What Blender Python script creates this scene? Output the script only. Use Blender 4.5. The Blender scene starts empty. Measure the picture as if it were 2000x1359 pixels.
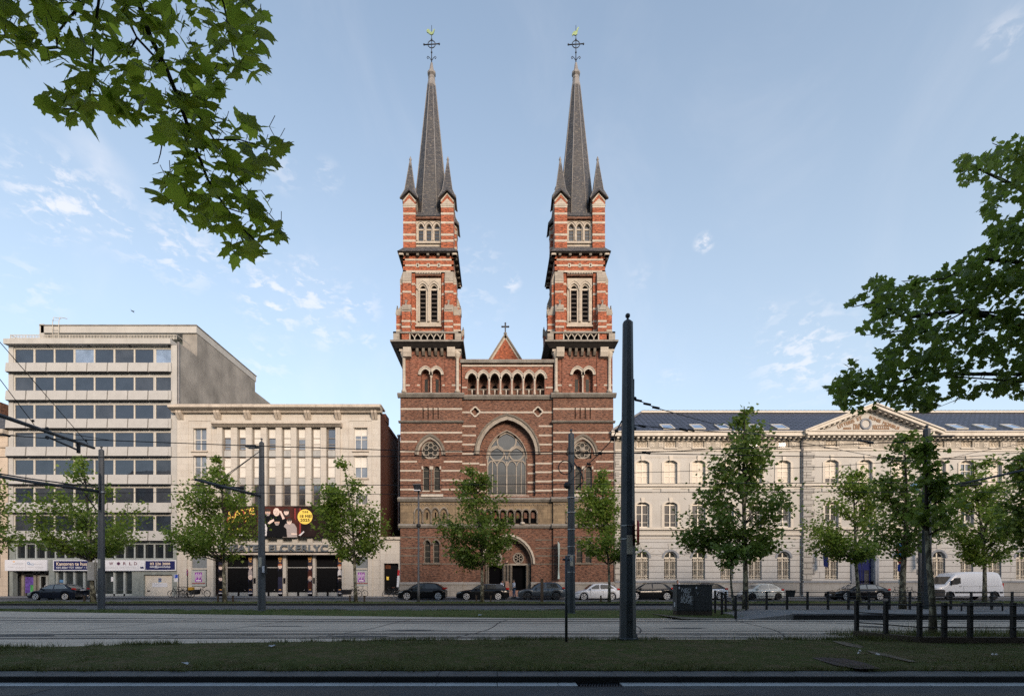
import bpy, math, random
import numpy as np
from mathutils import Vector, Matrix
R = math.radians
scene = bpy.context.scene
C = scene.collection
# ------------------------------------------------------------------ camera
CAM_H = 1.70
cam = bpy.data.cameras.new("camera")
cam.sensor_fit = 'HORIZONTAL'
cam.sensor_width = 36.0
FPX = 965.0                        # focal length in pixels of the 2000 px wide photograph
cam.lens = 36.0 * FPX / 2000.0
cam.shift_x = 0.0145               # rise-and-shift: verticals stay vertical
cam.shift_y = (1134.0 - 679.5) / 2000.0
cam.clip_start = 0.05
cam.clip_end = 6000
cam_o = bpy.data.objects.new("camera", cam)
C.objects.link(cam_o)
cam_o.location = (0, 0, CAM_H)
cam_o.rotation_euler = (R(90), 0, 0)
scene.camera = cam_o
# ------------------------------------------------------------------ light
SUN_EL, SUN_AZ = 19.0, 24.0        # low sun behind the camera, to its right
SKY_STRENGTH = 0.12
SUN_STRENGTH = 2.1
SUN_ANGLE = 18.0
EXPOSURE = 1.16
sun_dir = Vector((math.sin(R(SUN_AZ)) * math.cos(R(SUN_EL)), -math.cos(R(SUN_AZ)) * math.cos(R(SUN_EL)), math.sin(R(SUN_EL))))
world = bpy.data.worlds.new("World")
scene.world = world
world.use_nodes = True
wn = world.node_tree
wn.nodes.clear()
wout = wn.nodes.new('ShaderNodeOutputWorld')
wbg = wn.nodes.new('ShaderNodeBackground')
wsky = wn.nodes.new('ShaderNodeTexSky')
wsky.sky_type = 'NISHITA'
wsky.sun_disc = False
wsky.sun_elevation = R(SUN_EL)
wsky.sun_rotation = R(180 - SUN_AZ)
wsky.air_density = 1.0
wsky.dust_density = 0.6
wsky.ozone_density = 1.0
wbg.inputs['Strength'].default_value = SKY_STRENGTH
wn.links.new(wbg.outputs[0], wout.inputs[0])
def wnode(t, **kw):
 n = wn.nodes.new(t)
 for k, v in kw.items():
  if k in n.inputs:
   n.inputs[k].default_value = v
  else:
   setattr(n, k, v)
 return n
def wmath(op, a, b=None, c=None, clamp=False):
 n = wn.nodes.new('ShaderNodeMath'); n.operation = op; n.use_clamp = clamp
 for i, v in enumerate((a, b, c)):
  if v is None: continue
  if isinstance(v, (int, float)): n.inputs[i].default_value = v
  else: wn.links.new(v, n.inputs[i])
 return n.outputs[0]
def wvmath(op, a, b):
 n = wn.nodes.new('ShaderNodeVectorMath'); n.operation = op
 for i, v in enumerate((a, b)):
  if isinstance(v, (tuple, list, Vector)): n.inputs[i].default_value = tuple(v)
  else: wn.links.new(v, n.inputs[i])
 return n
wtc = wn.nodes.new('ShaderNodeTexCoord')
wdir = wtc.outputs['Generated']
wsep = wn.nodes.new('ShaderNodeSeparateXYZ'); wn.links.new(wdir, wsep.inputs[0])
# clouds live on a flat deck high above: direction / elevation
up = wmath('MAXIMUM', wsep.outputs['Z'], 0.02)
cx_ = wmath('DIVIDE', wsep.outputs['X'], up)
cy_ = wmath('DIVIDE', wsep.outputs['Y'], up)
wcomb = wn.nodes.new('ShaderNodeCombineXYZ')
wn.links.new(cx_, wcomb.inputs[0]); wn.links.new(cy_, wcomb.inputs[1])
def wnoise(vec, scale, detail, rough, dist=0.0, off=(0, 0, 0), stretch=(1, 1, 1)):
 mp = wn.nodes.new('ShaderNodeMapping'); wn.links.new(vec, mp.inputs[0])
 mp.inputs['Location'].default_value = off; mp.inputs['Scale'].default_value = stretch
 n = wn.nodes.new('ShaderNodeTexNoise'); wn.links.new(mp.outputs[0], n.inputs['Vector'])
 n.inputs['Scale'].default_value = scale; n.inputs['Detail'].default_value = detail
 n.inputs['Roughness'].default_value = rough; n.inputs['Distortion'].default_value = dist
 return n.outputs['Fac']
def wramp(fac, a, b):
 n = wn.nodes.new('ShaderNodeMapRange'); n.clamp = True; n.interpolation_type = 'SMOOTHSTEP'
 wn.links.new(fac, n.inputs[0]); n.inputs[1].default_value = a; n.inputs[2].default_value = b
 return n.outputs[0]
def sky_dir(px, py):
 return Vector(((px - 971) / FPX, 1, (1134 - py) / FPX)).normalized()
puffs = wnoise(wdir, 34.0, 7.0, 0.6, 0.3, (3.1, 0.4, 7.7), (1.0, 1.0, 2.0))
puff = wramp(puffs, 0.47, 0.64)
mask = None
for (px, py, rad, amt) in ((105, 385, 0.075, 1.0), (190, 405, 0.06, .8), (350, 490, .07, .8), (270, 470, .05, .6), (410, 510, .04, .7),
                           (530, 580, 0.075, .9), (610, 575, .07, .8), (640, 625, .07, .6), (690, 600, .035, .8), (1000, 552, .022, .8), (940, 498, .05, .3),
                           (1375, 475, .02, 1.0), (1570, 690, 0.10, .75), (1640, 690, .05, .6), (720, 665, .02, .6), (555, 340, .035, .35), (520, 705, .06, .4), (1250, 540, .03, .2),
                           (1310, 740, .03, .35), (1960, 70, .03, .4), (700, 595, .05, .7), (545, 600, .06, .8), (600, 555, .06, .8), (80, 350, .05, .7), (120, 395, .05, 1.0), (60, 560, .06, .4), (930, 560, .09, .3), (1500, 610, .02, .6), (640, 345, .03, .4)):
 d = wvmath('DISTANCE', wdir, sky_dir(px, py)).outputs['Value']
 m = wramp(d, rad, rad * 0.15)
 m = wmath('MULTIPLY', m, amt)
 mask = m if mask is None else wmath('MAXIMUM', mask, m)
puff = wmath('MULTIPLY', puff, mask)
streak = wnoise(wdir, 3.2, 6.0, 0.6, 0.8, (0.7, 0.2, 1.1), (1.2, 1.0, 0.9))
streak = wramp(streak, 0.46, 0.80)
cirrus = wmath('MULTIPLY', streak, 0.10)
# soft diagonal streak at the left of the photograph
sd1, sd2 = sky_dir(140, 255), sky_dir(245, 360)
axis = (sd2 - sd1).normalized()
rel = wvmath('SUBTRACT', wdir, sd1).outputs[0]
along = wvmath('DOT_PRODUCT', rel, axis).outputs['Value']
perp = wvmath('CROSS_PRODUCT', rel, axis).outputs[0]
pl = wn.nodes.new('ShaderNodeVectorMath'); pl.operation = 'LENGTH'; wn.links.new(perp, pl.inputs[0])
Ls = (sd2 - sd1).length
diag = wmath('MULTIPLY', wramp(pl.outputs['Value'], 0.030, 0.002), wmath('MULTIPLY', wramp(along, -0.02, 0.04), wramp(along, Ls + 0.03, Ls - 0.05)))
diag = wmath('MULTIPLY', diag, wmath('MULTIPLY', wnoise(wdir, 30, 4, .6), 0.55))
cl = wmath('ADD', wmath('ADD', wmath('MULTIPLY', puff, 0.58), cirrus), diag, clamp=True)
# pale horizon veil
veil = wramp(wsep.outputs['Z'], 1.25, -0.05)
veil = wmath('MULTIPLY', veil, 0.62)
tint = wn.nodes.new('ShaderNodeMix'); tint.data_type = 'RGBA'; tint.blend_type = 'MULTIPLY'
tint.inputs[0].default_value = 1.0
wn.links.new(wsky.outputs[0], tint.inputs['A'])
SKY_TINT = (1.10, 1.06, 1.0, 1)
tint.inputs['B'].default_value = SKY_TINT
def wmix(fac, a, col):
 n = wn.nodes.new('ShaderNodeMix'); n.data_type = 'RGBA'
 wn.links.new(fac, n.inputs[0]); wn.links.new(a, n.inputs['A']); n.inputs['B'].default_value = (*col, 1)
 return n.outputs['Result']
VEIL_COL = (2.75, 3.15, 3.55)
CLOUD_COL = (4.2, 4.05, 4.1)
skyc = wmix(veil, tint.outputs['Result'], VEIL_COL)
skyc = wmix(cl, skyc, CLOUD_COL)
wn.links.new(skyc, wbg.inputs['Color'])
sun = bpy.data.lights.new("sun", 'SUN')
sun.energy = SUN_STRENGTH
sun.angle = R(SUN_ANGLE)
sun.color = (1.0, 0.80, 0.62)
sun_o = bpy.data.objects.new("sun", sun)
C.objects.link(sun_o)
sun_o.rotation_euler = sun_dir.to_track_quat('Z', 'Y').to_euler()
sun_o.location = (30, -60, 60)
vs = scene.view_settings
scene.display_settings.display_device = 'sRGB'
vs.view_transform = 'Standard'
vs.look = 'None'
vs.exposure = EXPOSURE
vs.gamma = 1.0
vs.use_curve_mapping = False
scene.render.engine = 'CYCLES'
scene.cycles.use_denoising = False
try:
 scene.cycles.denoiser = 'OPENIMAGEDENOISE'
except Exception:
 pass
scene.cycles.max_bounces = 6
scene.cycles.diffuse_bounces = 3
scene.cycles.transparent_max_bounces = 6
scene.cycles.sample_clamp_indirect = 6.0
# ------------------------------------------------------------------ helpers
KF = 51.0 / FPX                    # metres per photo pixel on the facade line, 51 m away
FY = 51.0                          # the facade line
def W(px, py, d):                  # a photo pixel at a known distance -> a point in the place
 return Vector(((px - 971) / FPX * d, d, CAM_H + (1134 - py) / FPX * d))
def X(px, d=FY): return (px - 971) / FPX * d
def Z(py, d=FY): return CAM_H + (1134 - py) / FPX * d
class MB:
 """collects geometry for ONE mesh object"""
 def __init__(s, *mats):
  s.v, s.f, s.m, s.sm = [], [], [], []
  s.mats = list(mats)
  s.T = None
  s.cur = 0
 def mi(s, mat):
  if mat is None: return s.cur
  if mat not in s.mats: s.mats.append(mat)
  return s.mats.index(mat)
 def add(s, vs, fs, mat=None, smooth=False):
  b = len(s.v)
  if s.T is not None:
   vs = [tuple(s.T @ Vector(p)) for p in vs]
  s.v.extend([tuple(p) for p in vs])
  i = s.mi(mat)
  for f in fs:
   s.f.append([b + k for k in f]); s.m.append(i); s.sm.append(smooth)
 def box(s, x0, x1, y0, y1, z0, z1, mat=None):
  s.add([(x0, y0, z0), (x1, y0, z0), (x1, y1, z0), (x0, y1, z0), (x0, y0, z1), (x1, y0, z1), (x1, y1, z1), (x0, y1, z1)],
              [(0, 3, 2, 1), (4, 5, 6, 7), (0, 1, 5, 4), (1, 2, 6, 5), (2, 3, 7, 6), (3, 0, 4, 7)], mat)
 def quad(s, a, b, c, d, mat=None):
  s.add([a, b, c, d], [(0, 1, 2, 3)], mat)
 def prism(s, poly, y0, y1, mat=None, smooth=False):
  """polygon in x,z pushed from y0 to y1"""
  n = len(poly)
  vs = [(x, y0, z) for x, z in poly] + [(x, y1, z) for x, z in poly]
  fs = [tuple(range(n)), tuple(range(2 * n - 1, n - 1, -1))] + [(i, n + i, n + (i + 1) % n, (i + 1) % n) for i in range(n)]
  s.add(vs, fs, mat, smooth)
 def prism_x(s, poly, x0, x1, mat=None):
  n = len(poly)
  vs = [(x0, y, z) for y, z in poly] + [(x1, y, z) for y, z in poly]
  fs = [tuple(range(n)), tuple(range(2 * n - 1, n - 1, -1))] + [(i, n + i, n + (i + 1) % n, (i + 1) % n) for i in range(n)]
  s.add(vs, fs, mat)
 def prism_z(s, poly, z0, z1, mat=None, top=None):
  n = len(poly); top = top or poly
  vs = [(x, y, z0) for x, y in poly] + [(x, y, z1) for x, y in top]
  fs = [tuple(range(n - 1, -1, -1)), tuple(range(n, 2 * n))] + [(i, (i + 1) % n, n + (i + 1) % n, n + i) for i in range(n)]
  s.add(vs, fs, mat)
 def frustum(s, x0, x1, y0, y1, z0, X0, X1, Y0, Y1, z1, mat=None):
  s.prism_z([(x0, y0), (x1, y0), (x1, y1), (x0, y1)], z0, z1, mat, [(X0, Y0), (X1, Y0), (X1, Y1), (X0, Y1)])
 def ring(s, out, inn, y0, y1, mat=None, closed=False):
  """strip between two x,z polylines of equal length, pushed from y0 to y1"""
  n = len(out)
  vs = [(x, y0, z) for x, z in out] + [(x, y0, z) for x, z in inn] + [(x, y1, z) for x, z in out] + [(x, y1, z) for x, z in inn]
  fs = []
  rng = range(n if closed else n - 1)
  for i in rng:
   j = (i + 1) % n
   fs += [(i, j, n + j, n + i), (2 * n + i, 3 * n + i, 3 * n + j, 2 * n + j), (i, 2 * n + i, 2 * n + j, j), (n + i, n + j, 3 * n + j, 3 * n + i)]
  if not closed:
   for i in (0, n - 1):
    fs.append((i, n + i, 3 * n + i, 2 * n + i))
  s.add(vs, fs, mat)
 def tube(s, pts, rad, n=6, mat=None, smooth=True, caps=True):
  pts = [Vector(p) for p in pts]
  rs = rad if isinstance(rad, (list, tuple)) else [rad] * len(pts)
  vs, fs = [], []
  ref = None
  for i, p in enumerate(pts):
   t = (pts[min(i + 1, len(pts) - 1)] - pts[max(i - 1, 0)])
   t = t.normalized() if t.length > 1e-9 else Vector((0, 0, 1))
   if ref is None:
    ref = Vector((0, 0, 1)) if abs(t.z) < 0.9 else Vector((1, 0, 0))
   u = t.cross(ref)
   if u.length < 1e-6: u = t.cross(Vector((0, 1, 0)))
   u.normalize(); w = u.cross(t).normalized(); ref = w if abs(t.dot(w)) < .9 else ref
   for k in range(n):
    a = 2 * math.pi * k / n
    vs.append(p + (u * math.cos(a) + w * math.sin(a)) * rs[i])
  for i in range(len(pts) - 1):
   for k in range(n):
    fs.append((i * n + k, i * n + (k + 1) % n, (i + 1) * n + (k + 1) % n, (i + 1) * n + k))
  if caps:
   fs.append(tuple(range(n - 1, -1, -1))); fs.append(tuple(range((len(pts) - 1) * n, len(pts) * n)))
  s.add(vs, fs, mat, smooth)
 def lathe(s, prof, cx, cy, n=12, mat=None, smooth=True, rot=0.0):
  vs, fs = [], []
  for r, z in prof:
   for k in range(n):
    a = rot + 2 * math.pi * k / n
    vs.append((cx + r * math.cos(a), cy + r * math.sin(a), z))
  for i in range(len(prof) - 1):
   for k in range(n):
    fs.append((i * n + k, i * n + (k + 1) % n, (i + 1) * n + (k + 1) % n, (i + 1) * n + k))
  fs.append(tuple(range(n - 1, -1, -1))); fs.append(tuple(range((len(prof) - 1) * n, len(prof) * n)))
  s.add(vs, fs, mat, smooth)
 def disc_y(s, cx, cz, r, y0, y1, n=20, mat=None, rx=None):
  rx = rx or r
  s.prism([(cx + rx * math.cos(2 * math.pi * k / n), cz + r * math.sin(2 * math.pi * k / n)) for k in range(n)], y0, y1, mat)
 def torus(s, c, axis, R0, r0, n=20, m=6, mat=None):
  axis = Vector(axis).normalized()
  u = axis.orthogonal().normalized(); w = axis.cross(u)
  vs, fs = [], []
  for i in range(n):
   a = 2 * math.pi * i / n
   d = u * math.cos(a) + w * math.sin(a)
   for k in range(m):
    b = 2 * math.pi * k / m
    vs.append(Vector(c) + d * (R0 + r0 * math.cos(b)) + axis * (r0 * math.sin(b)))
  for i in range(n):
   for k in range(m):
    fs.append((i * m + k, ((i + 1) % n) * m + k, ((i + 1) % n) * m + (k + 1) % m, i * m + (k + 1) % m))
  s.add(vs, fs, mat, True)
 def ball(s, c, r, n=10, m=6, mat=None, sz=1.0):
  s.lathe([(max(r * math.sin(math.pi * i / m), 1e-4), c[2] - r * sz * math.cos(math.pi * i / m)) for i in range(m + 1)], c[0], c[1], n, mat)
ORG = {}
def _link(o, parent, loc):
 C.objects.link(o)
 if parent is not None:
  o.parent = parent
  ORG[o.name] = ORG[parent.name]
 else:
  o.location = loc
  ORG[o.name] = Vector(loc)
def thing(name, label, cat, loc, group=None):
 o = bpy.data.objects.new(name, None)
 o.empty_display_size = 0.3
 _link(o, None, loc)
 o['label'] = label; o['category'] = cat
 if group: o['group'] = group
 return o
def tag(o, label, cat, group=None):
 o['label'] = label; o['category'] = cat
 if group: o['group'] = group
 return o
def emit_mesh(name, v, f, mats, mi=None, sm=None, parent=None, loc=None):
 v = np.asarray(v, dtype=np.float64).reshape(-1, 3)
 if parent is not None: org = ORG[parent.name]
 elif loc is not None: org = Vector(loc)
 else:
  lo, hi = v.min(0), v.max(0)
  org = Vector(((lo[0] + hi[0]) / 2, (lo[1] + hi[1]) / 2, lo[2]))
 me = bpy.data.meshes.new(name)
 me.from_pydata((v - np.array(org)).tolist(), [], f)
 for m in mats: me.materials.append(m)
 if mi is not None and len(mats) > 1: me.polygons.foreach_set('material_index', mi)
 if sm is not None: me.polygons.foreach_set('use_smooth', sm)
 me.update()
 o = bpy.data.objects.new(name, me)
 _link(o, parent, org)
 return o
def obj(name, mb, parent=None, loc=None, label=None):
 o = emit_mesh(name, mb.v, mb.f, mb.mats, mb.m, mb.sm, parent, loc)
 if label: o['label'] = label
 return o
def struct(name, mb, kind='structure', loc=None):
 o = obj(name, mb, None, loc)
 o['kind'] = kind
 return o
# arches and openings ------------------------------------------------------
def arch_pts(cx, zs, half, kind, k=2.0, n=14):
 if kind == 'rect':
  return [(cx - half, zs), (cx, zs), (cx + half, zs)]
 if kind == 'round':
  return [(cx - half * math.cos(math.pi * i / n), zs + half * math.sin(math.pi * i / n)) for i in range(n + 1)]
 if kind == 'seg':                       # k = rise / half
  rise = half * k; rad = (half * half + rise * rise) / (2 * rise); a0 = math.asin(min(1, half / rad))
  if rise > half: a0 = math.pi - a0
  return [(cx + rad * math.sin(-a0 + 2 * a0 * i / n), zs + rise - rad + rad * math.cos(-a0 + 2 * a0 * i / n)) for i in range(n + 1)]
 rad = half * k                          # pointed
 a1 = math.acos(max(-1, min(1, (rad - half) / rad)))
 h = n // 2
 left = [(cx - half + rad - rad * math.cos(a1 * i / h), zs + rad * math.sin(a1 * i / h)) for i in range(h + 1)]
 right = [(2 * cx - x, z) for x, z in reversed(left[:-1])]
 return left + right
class Op:
 def __init__(s, cx, half, zb, zs, kind='rect', k=2.0):
  s.cx, s.half, s.zb, s.zs, s.kind, s.k = cx, half, zb, zs, kind, k
  s.arch = arch_pts(cx, zs, half, kind, k)
  s.zt = max(z for x, z in s.arch)
 def outline(s, inset=0.0, bottom=None):
  h = s.half - inset
  zs = s.zs - (inset if s.kind == 'rect' else 0)
  a = arch_pts(s.cx, zs, h, s.kind, s.k)
  zb = s.zb + (inset if bottom is None else bottom)
  return [(s.cx - h, zb)] + a + [(s.cx + h, zb)]
def wall(mb, x0, x1, z0, z1, y, ops, mat=None, depth=0.3, rmat=None, sill=True):
 """front skin of a wall with real recesses"""
 ops = [o for o in ops if o.cx + o.half > x0 and o.cx - o.half < x1]
 xs = sorted({x0, x1} | {min(max(q, x0), x1) for o in ops for q in (o.cx - o.half, o.cx + o.half)})
 zs = sorted({z0, z1} | {min(max(q, z0), z1) for o in ops for q in (o.zb, o.zt)})
 for i in range(len(xs) - 1):
  a, b = xs[i], xs[i + 1]
  if b - a < 1e-6: continue
  run = None
  for j in range(len(zs) - 1):
   c, d = zs[j], zs[j + 1]
   if d - c < 1e-6: continue
   mx, mz = (a + b) / 2, (c + d) / 2
   hole = any(abs(mx - o.cx) < o.half and o.zb < mz < o.zt for o in ops)
   if hole:
    if run: mb.quad((a, y, run[0]), (b, y, run[0]), (b, y, run[1]), (a, y, run[1]), mat); run = None
   else:
    run = (run[0], d) if run else (c, d)
  if run: mb.quad((a, y, run[0]), (b, y, run[0]), (b, y, run[1]), (a, y, run[1]), mat)
 for o in ops:
  A = o.arch
  if o.kind != 'rect':
   for (xa, za), (xb, zb_) in zip(A[:-1], A[1:]):
    mb.add([(xa, y, za), (xb, y, zb_), (xb, y, o.zt), (xa, y, o.zt)], [(0, 1, 2, 3)], mat)
  out = o.outline()
  n = len(out)
  vs = [(x, y, z) for x, z in out] + [(x, y + depth, z) for x, z in out]
  mb.add(vs, [(i, i + 1, n + i + 1, n + i) for i in range(n - 1)] + ([(n - 1, 0, n, 2 * n - 1)] if sill else []), rmat or mat)
def bands(mb, zlist, h, x0, x1, y0, y1, ops, mat, margin=0.0):
 for z in zlist:
  cuts = sorted([(o.cx - o.half - margin, o.cx + o.half + margin) for o in ops if o.zb < z + h and o.zt + margin > z])
  a = x0
  for l, r in cuts:
   if l > a: mb.box(a, min(l, x1), y0, y1, z, z + h, mat)
   a = max(a, r)
  if a < x1: mb.box(a, x1, y0, y1, z, z + h, mat)
def hood(mb, o, grow, w, y0, y1, mat, n=None):
 """moulding round the arch of an opening"""
 a = arch_pts(o.cx, o.zs, o.half + grow + w, o.kind, o.k); b = arch_pts(o.cx, o.zs, o.half + grow, o.kind, o.k)
 mb.ring(a, b, y0, y1, mat)
def frame(mb, o, y, fw, th, mat, vb=1, hb=(), transom=None, bw=0.05, inset=0.0):
 """sash frame filling an opening: border, vertical bars, horizontal bars"""
 mb.ring(o.outline(inset), o.outline(inset + fw), y, y + th, mat, closed=True)
 zt = o.zt - fw * 0.6
 for i in range(vb):
  x = o.cx - o.half + 2 * o.half * (i + 1) / (vb + 1)
  mb.box(x - bw / 2, x + bw / 2, y + 0.004, y + th - 0.004, o.zb + fw * .5, zt, mat)
 for z in hb:
  mb.box(o.cx - o.half + fw * .5, o.cx + o.half - fw * .5, y + 0.008, y + th - 0.008, z - bw / 2, z + bw / 2, mat)
def pane(mb, o, y, mat, inset=0.01):
 out = o.outline(inset)
 mb.add([(x, y, z) for x, z in out], [tuple(range(len(out)))], mat)
def text_geo(body, size, align='CENTER', extrude=0.0, spacing=1.0, shear=0.0):
 cu = bpy.data.curves.new('lettering', 'FONT')
 cu.body = body; cu.size = size; cu.align_x = align; cu.align_y = 'CENTER'; cu.extrude = extrude
 cu.space_character = spacing; cu.shear = shear
 cu.resolution_u = 3
 o = bpy.data.objects.new('lettering', cu)
 C.objects.link(o)
 dg = bpy.context.evaluated_depsgraph_get()
 me = bpy.data.meshes.new_from_object(o.evaluated_get(dg))
 v = [tuple(p.co) for p in me.vertices]; f = [tuple(p.vertices) for p in me.polygons]
 bpy.data.objects.remove(o); bpy.data.curves.remove(cu); bpy.data.meshes.remove(me)
 return v, f
def text_on(mb, body, cx, y, cz, width, height, mat, align='CENTER', extrude=0.0, spacing=1.0, rot=0.0, bold=0.0, shear=0.0):
 """lettering facing -y, fitted to a real width and cap height"""
 v, f = text_geo(body, 1.0, 'CENTER', 0.0, spacing, shear)
 if not v: return
 xs = [p[0] for p in v]; ys = [p[1] for p in v]
 sx = width / (max(xs) - min(xs)); sy = height / (max(ys) - min(ys))
 mx, my = (max(xs) + min(xs)) / 2, (max(ys) + min(ys)) / 2
 ca, sa = math.cos(rot), math.sin(rot)
 offs = [(0, 0)] if not bold else [(-bold, 0), (bold, 0), (0, bold), (0, -bold)]
 for k, (ox, oz) in enumerate(offs):
  P = []
  for p in v:
   a, b = (p[0] - mx) * sx + ox, (p[1] - my) * sy + oz
   P.append((cx + a * ca - b * sa, y - 0.0006 * k, cz + a * sa + b * ca))
  mb.add(P, f, mat)
  if extrude:
   mb.add([(p[0], p[1] + extrude, p[2]) for p in P], f, mat)
   E = {}
   for q in f:
    for i in range(len(q)):
     e = (q[i], q[(i + 1) % len(q)]); key = tuple(sorted(e))
     E[key] = None if key in E else e
   for e in E.values():
    if e: mb.add([P[e[0]], P[e[1]], (P[e[1]][0], P[e[1]][1] + extrude, P[e[1]][2]), (P[e[0]][0], P[e[0]][1] + extrude, P[e[0]][2])], [(0, 1, 2, 3)], mat)
# ------------------------------------------------------------------ materials
def _mat(name):
 m = bpy.data.materials.new(name); m.use_nodes = True
 nt = m.node_tree; nt.nodes.clear()
 out = nt.nodes.new('ShaderNodeOutputMaterial'); p = nt.nodes.new('ShaderNodeBsdfPrincipled')
 nt.links.new(p.outputs[0], out.inputs[0])
 return m, nt, p, out
def col4(c): return (c[0], c[1], c[2], 1.0)
def _coord(nt, facing=False):
 tc = nt.nodes.new('ShaderNodeTexCoord')
 if not facing: return tc.outputs['Object']
 g = nt.nodes.new('ShaderNodeNewGeometry')
 sn = nt.nodes.new('ShaderNodeSeparateXYZ'); nt.links.new(g.outputs['True Normal'], sn.inputs[0])
 so = nt.nodes.new('ShaderNodeSeparateXYZ'); nt.links.new(tc.outputs['Object'], so.inputs[0])
 def m(op, a, b=None):
  n = nt.nodes.new('ShaderNodeMath'); n.operation = op
  for i, q in enumerate((a, b)):
   if q is None: continue
   if isinstance(q, (int, float)): n.inputs[i].default_value = q
   else: nt.links.new(q, n.inputs[i])
  return n.outputs[0]
 ax, ay = m('ABSOLUTE', sn.outputs[0]), m('ABSOLUTE', sn.outputs[1])
 sel = m('GREATER_THAN', ax, ay)
 mx = nt.nodes.new('ShaderNodeMix'); mx.data_type = 'FLOAT'
 nt.links.new(sel, mx.inputs[0]); nt.links.new(so.outputs[0], mx.inputs['A']); nt.links.new(so.outputs[1], mx.inputs['B'])
 cb = nt.nodes.new('ShaderNodeCombineXYZ')
 nt.links.new(mx.outputs['Result'], cb.inputs[0]); nt.links.new(so.outputs[2], cb.inputs[1])
 return cb.outputs[0]
def _noise(nt, vec, scale, detail=5, rough=.6, stretch=None, dist=0.0):
 if stretch:
  mp = nt.nodes.new('ShaderNodeMapping'); mp.inputs['Scale'].default_value = stretch; nt.links.new(vec, mp.inputs[0]); vec = mp.outputs[0]
 n = nt.nodes.new('ShaderNodeTexNoise'); nt.links.new(vec, n.inputs['Vector'])
 n.inputs['Scale'].default_value = scale; n.inputs['Detail'].default_value = detail; n.inputs['Roughness'].default_value = rough; n.inputs['Distortion'].default_value = dist
 return n.outputs['Fac']
def _range(nt, fac, a, b, lo=0.0, hi=1.0):
 n = nt.nodes.new('ShaderNodeMapRange'); nt.links.new(fac, n.inputs[0])
 for i, q in ((1, a), (2, b), (3, lo), (4, hi)): n.inputs[i].default_value = q
 return n.outputs[0]
def _mix(nt, fac, a, b, blend='MIX'):
 n = nt.nodes.new('ShaderNodeMix'); n.data_type = 'RGBA'; n.blend_type = blend
 for s_, q in ((n.inputs[0], fac), (n.inputs['A'], a), (n.inputs['B'], b)):
  if isinstance(q, (int, float)): s_.default_value = q
  elif isinstance(q, tuple): s_.default_value = col4(q)
  else: nt.links.new(q, s_)
 return n.outputs['Result']
def _bump(nt, p, h, strength=.3, dist=.02):
 b = nt.nodes.new('ShaderNodeBump'); b.inputs['Strength'].default_value = strength; b.inputs['Distance'].default_value = dist
 nt.links.new(h, b.inputs['Height']); nt.links.new(b.outputs[0], p.inputs['Normal'])
def _mul(nt, a, b):
 n = nt.nodes.new('ShaderNodeMath'); n.operation = 'MULTIPLY'
 for i, q in enumerate((a, b)):
  if isinstance(q, (int, float)): n.inputs[i].default_value = q
  else: nt.links.new(q, n.inputs[i])
 return n.outputs[0]
def plain(name, c, rough=.6, metal=0.0, var=0.15, scale=3.0, bump=0.0, spec=.5, streak=0.0, streak_col=None, coat=0.0):
 m, nt, p, out = _mat(name)
 vec = _coord(nt)
 n = _noise(nt, vec, scale)
 f = _range(nt, n, .3, .7, 1 - var, 1 + var)
 v = nt.nodes.new('ShaderNodeVectorMath'); v.operation = 'SCALE'; v.inputs[0].default_value = c; nt.links.new(f, v.inputs['Scale'])
 colr = v.outputs[0]
 if streak:
  s = _noise(nt, vec, 1.0, 6, .65, (2.2, 2.2, .16))
  colr = _mix(nt, _range(nt, s, .5, .75, 0, streak), colr, streak_col or (c[0] * .35, c[1] * .33, c[2] * .3))
 nt.links.new(colr, p.inputs['Base Color'])
 p.inputs['Roughness'].default_value = rough; p.inputs['Metallic'].default_value = metal
 p.inputs['Specular IOR Level'].default_value = spec
 p.inputs['Coat Weight'].default_value = coat; p.inputs['Coat Roughness'].default_value = 0.04
 if bump: _bump(nt, p, _noise(nt, vec, scale * 8, 4), bump, .01)
 return m
def brick(name, c1, c2, mortar, dark=None, light=None, bw=.23, bh=.075, ms=.012, patch=.35, patchcol=None, bump=.25, rough=.85):
 m, nt, p, out = _mat(name)
 vec = _coord(nt, True)
 b = nt.nodes.new('ShaderNodeTexBrick'); nt.links.new(vec, b.inputs['Vector'])
 b.inputs['Color1'].default_value = col4(c1); b.inputs['Color2'].default_value = col4(c2); b.inputs['Mortar'].default_value = col4(mortar)
 b.inputs['Scale'].default_value = 1.0; b.inputs['Brick Width'].default_value = bw; b.inputs['Row Height'].default_value = bh
 b.inputs['Mortar Size'].default_value = ms; b.inputs['Mortar Smooth'].default_value = .2; b.inputs['Bias'].default_value = -.1
 colr = b.outputs['Color']
 n1 = _noise(nt, vec, 5.0, 4, .75, (.55, 1.7, 1))
 colr = _mix(nt, _range(nt, n1, .47, .58, 0, .9), colr, dark or tuple(q * .35 for q in c1))
 n1b = _noise(nt, vec, 6.3, 3, .7, (.5, 1.6, 1))
 colr = _mix(nt, _range(nt, n1b, .55, .64, 0, .75), colr, light or tuple(min(1, q * 2.1 + .03) for q in c2))
 n2 = _noise(nt, vec, .45, 5, .65)
 colr = _mix(nt, _range(nt, n2, .45, .72, 0, patch), colr, patchcol or tuple(q * .3 for q in c1))
 n3 = _noise(nt, vec, 1.2, 5, .7, (2.4, .14, 1))
 colr = _mix(nt, _range(nt, n3, .56, .75, 0, .4), colr, tuple(q * .3 for q in c1))
 nt.links.new(colr, p.inputs['Base Color']); p.inputs['Roughness'].default_value = rough
 p.inputs['Specular IOR Level'].default_value = .25
 _bump(nt, p, b.outputs['Fac'], -bump, .02)
 return m
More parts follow.
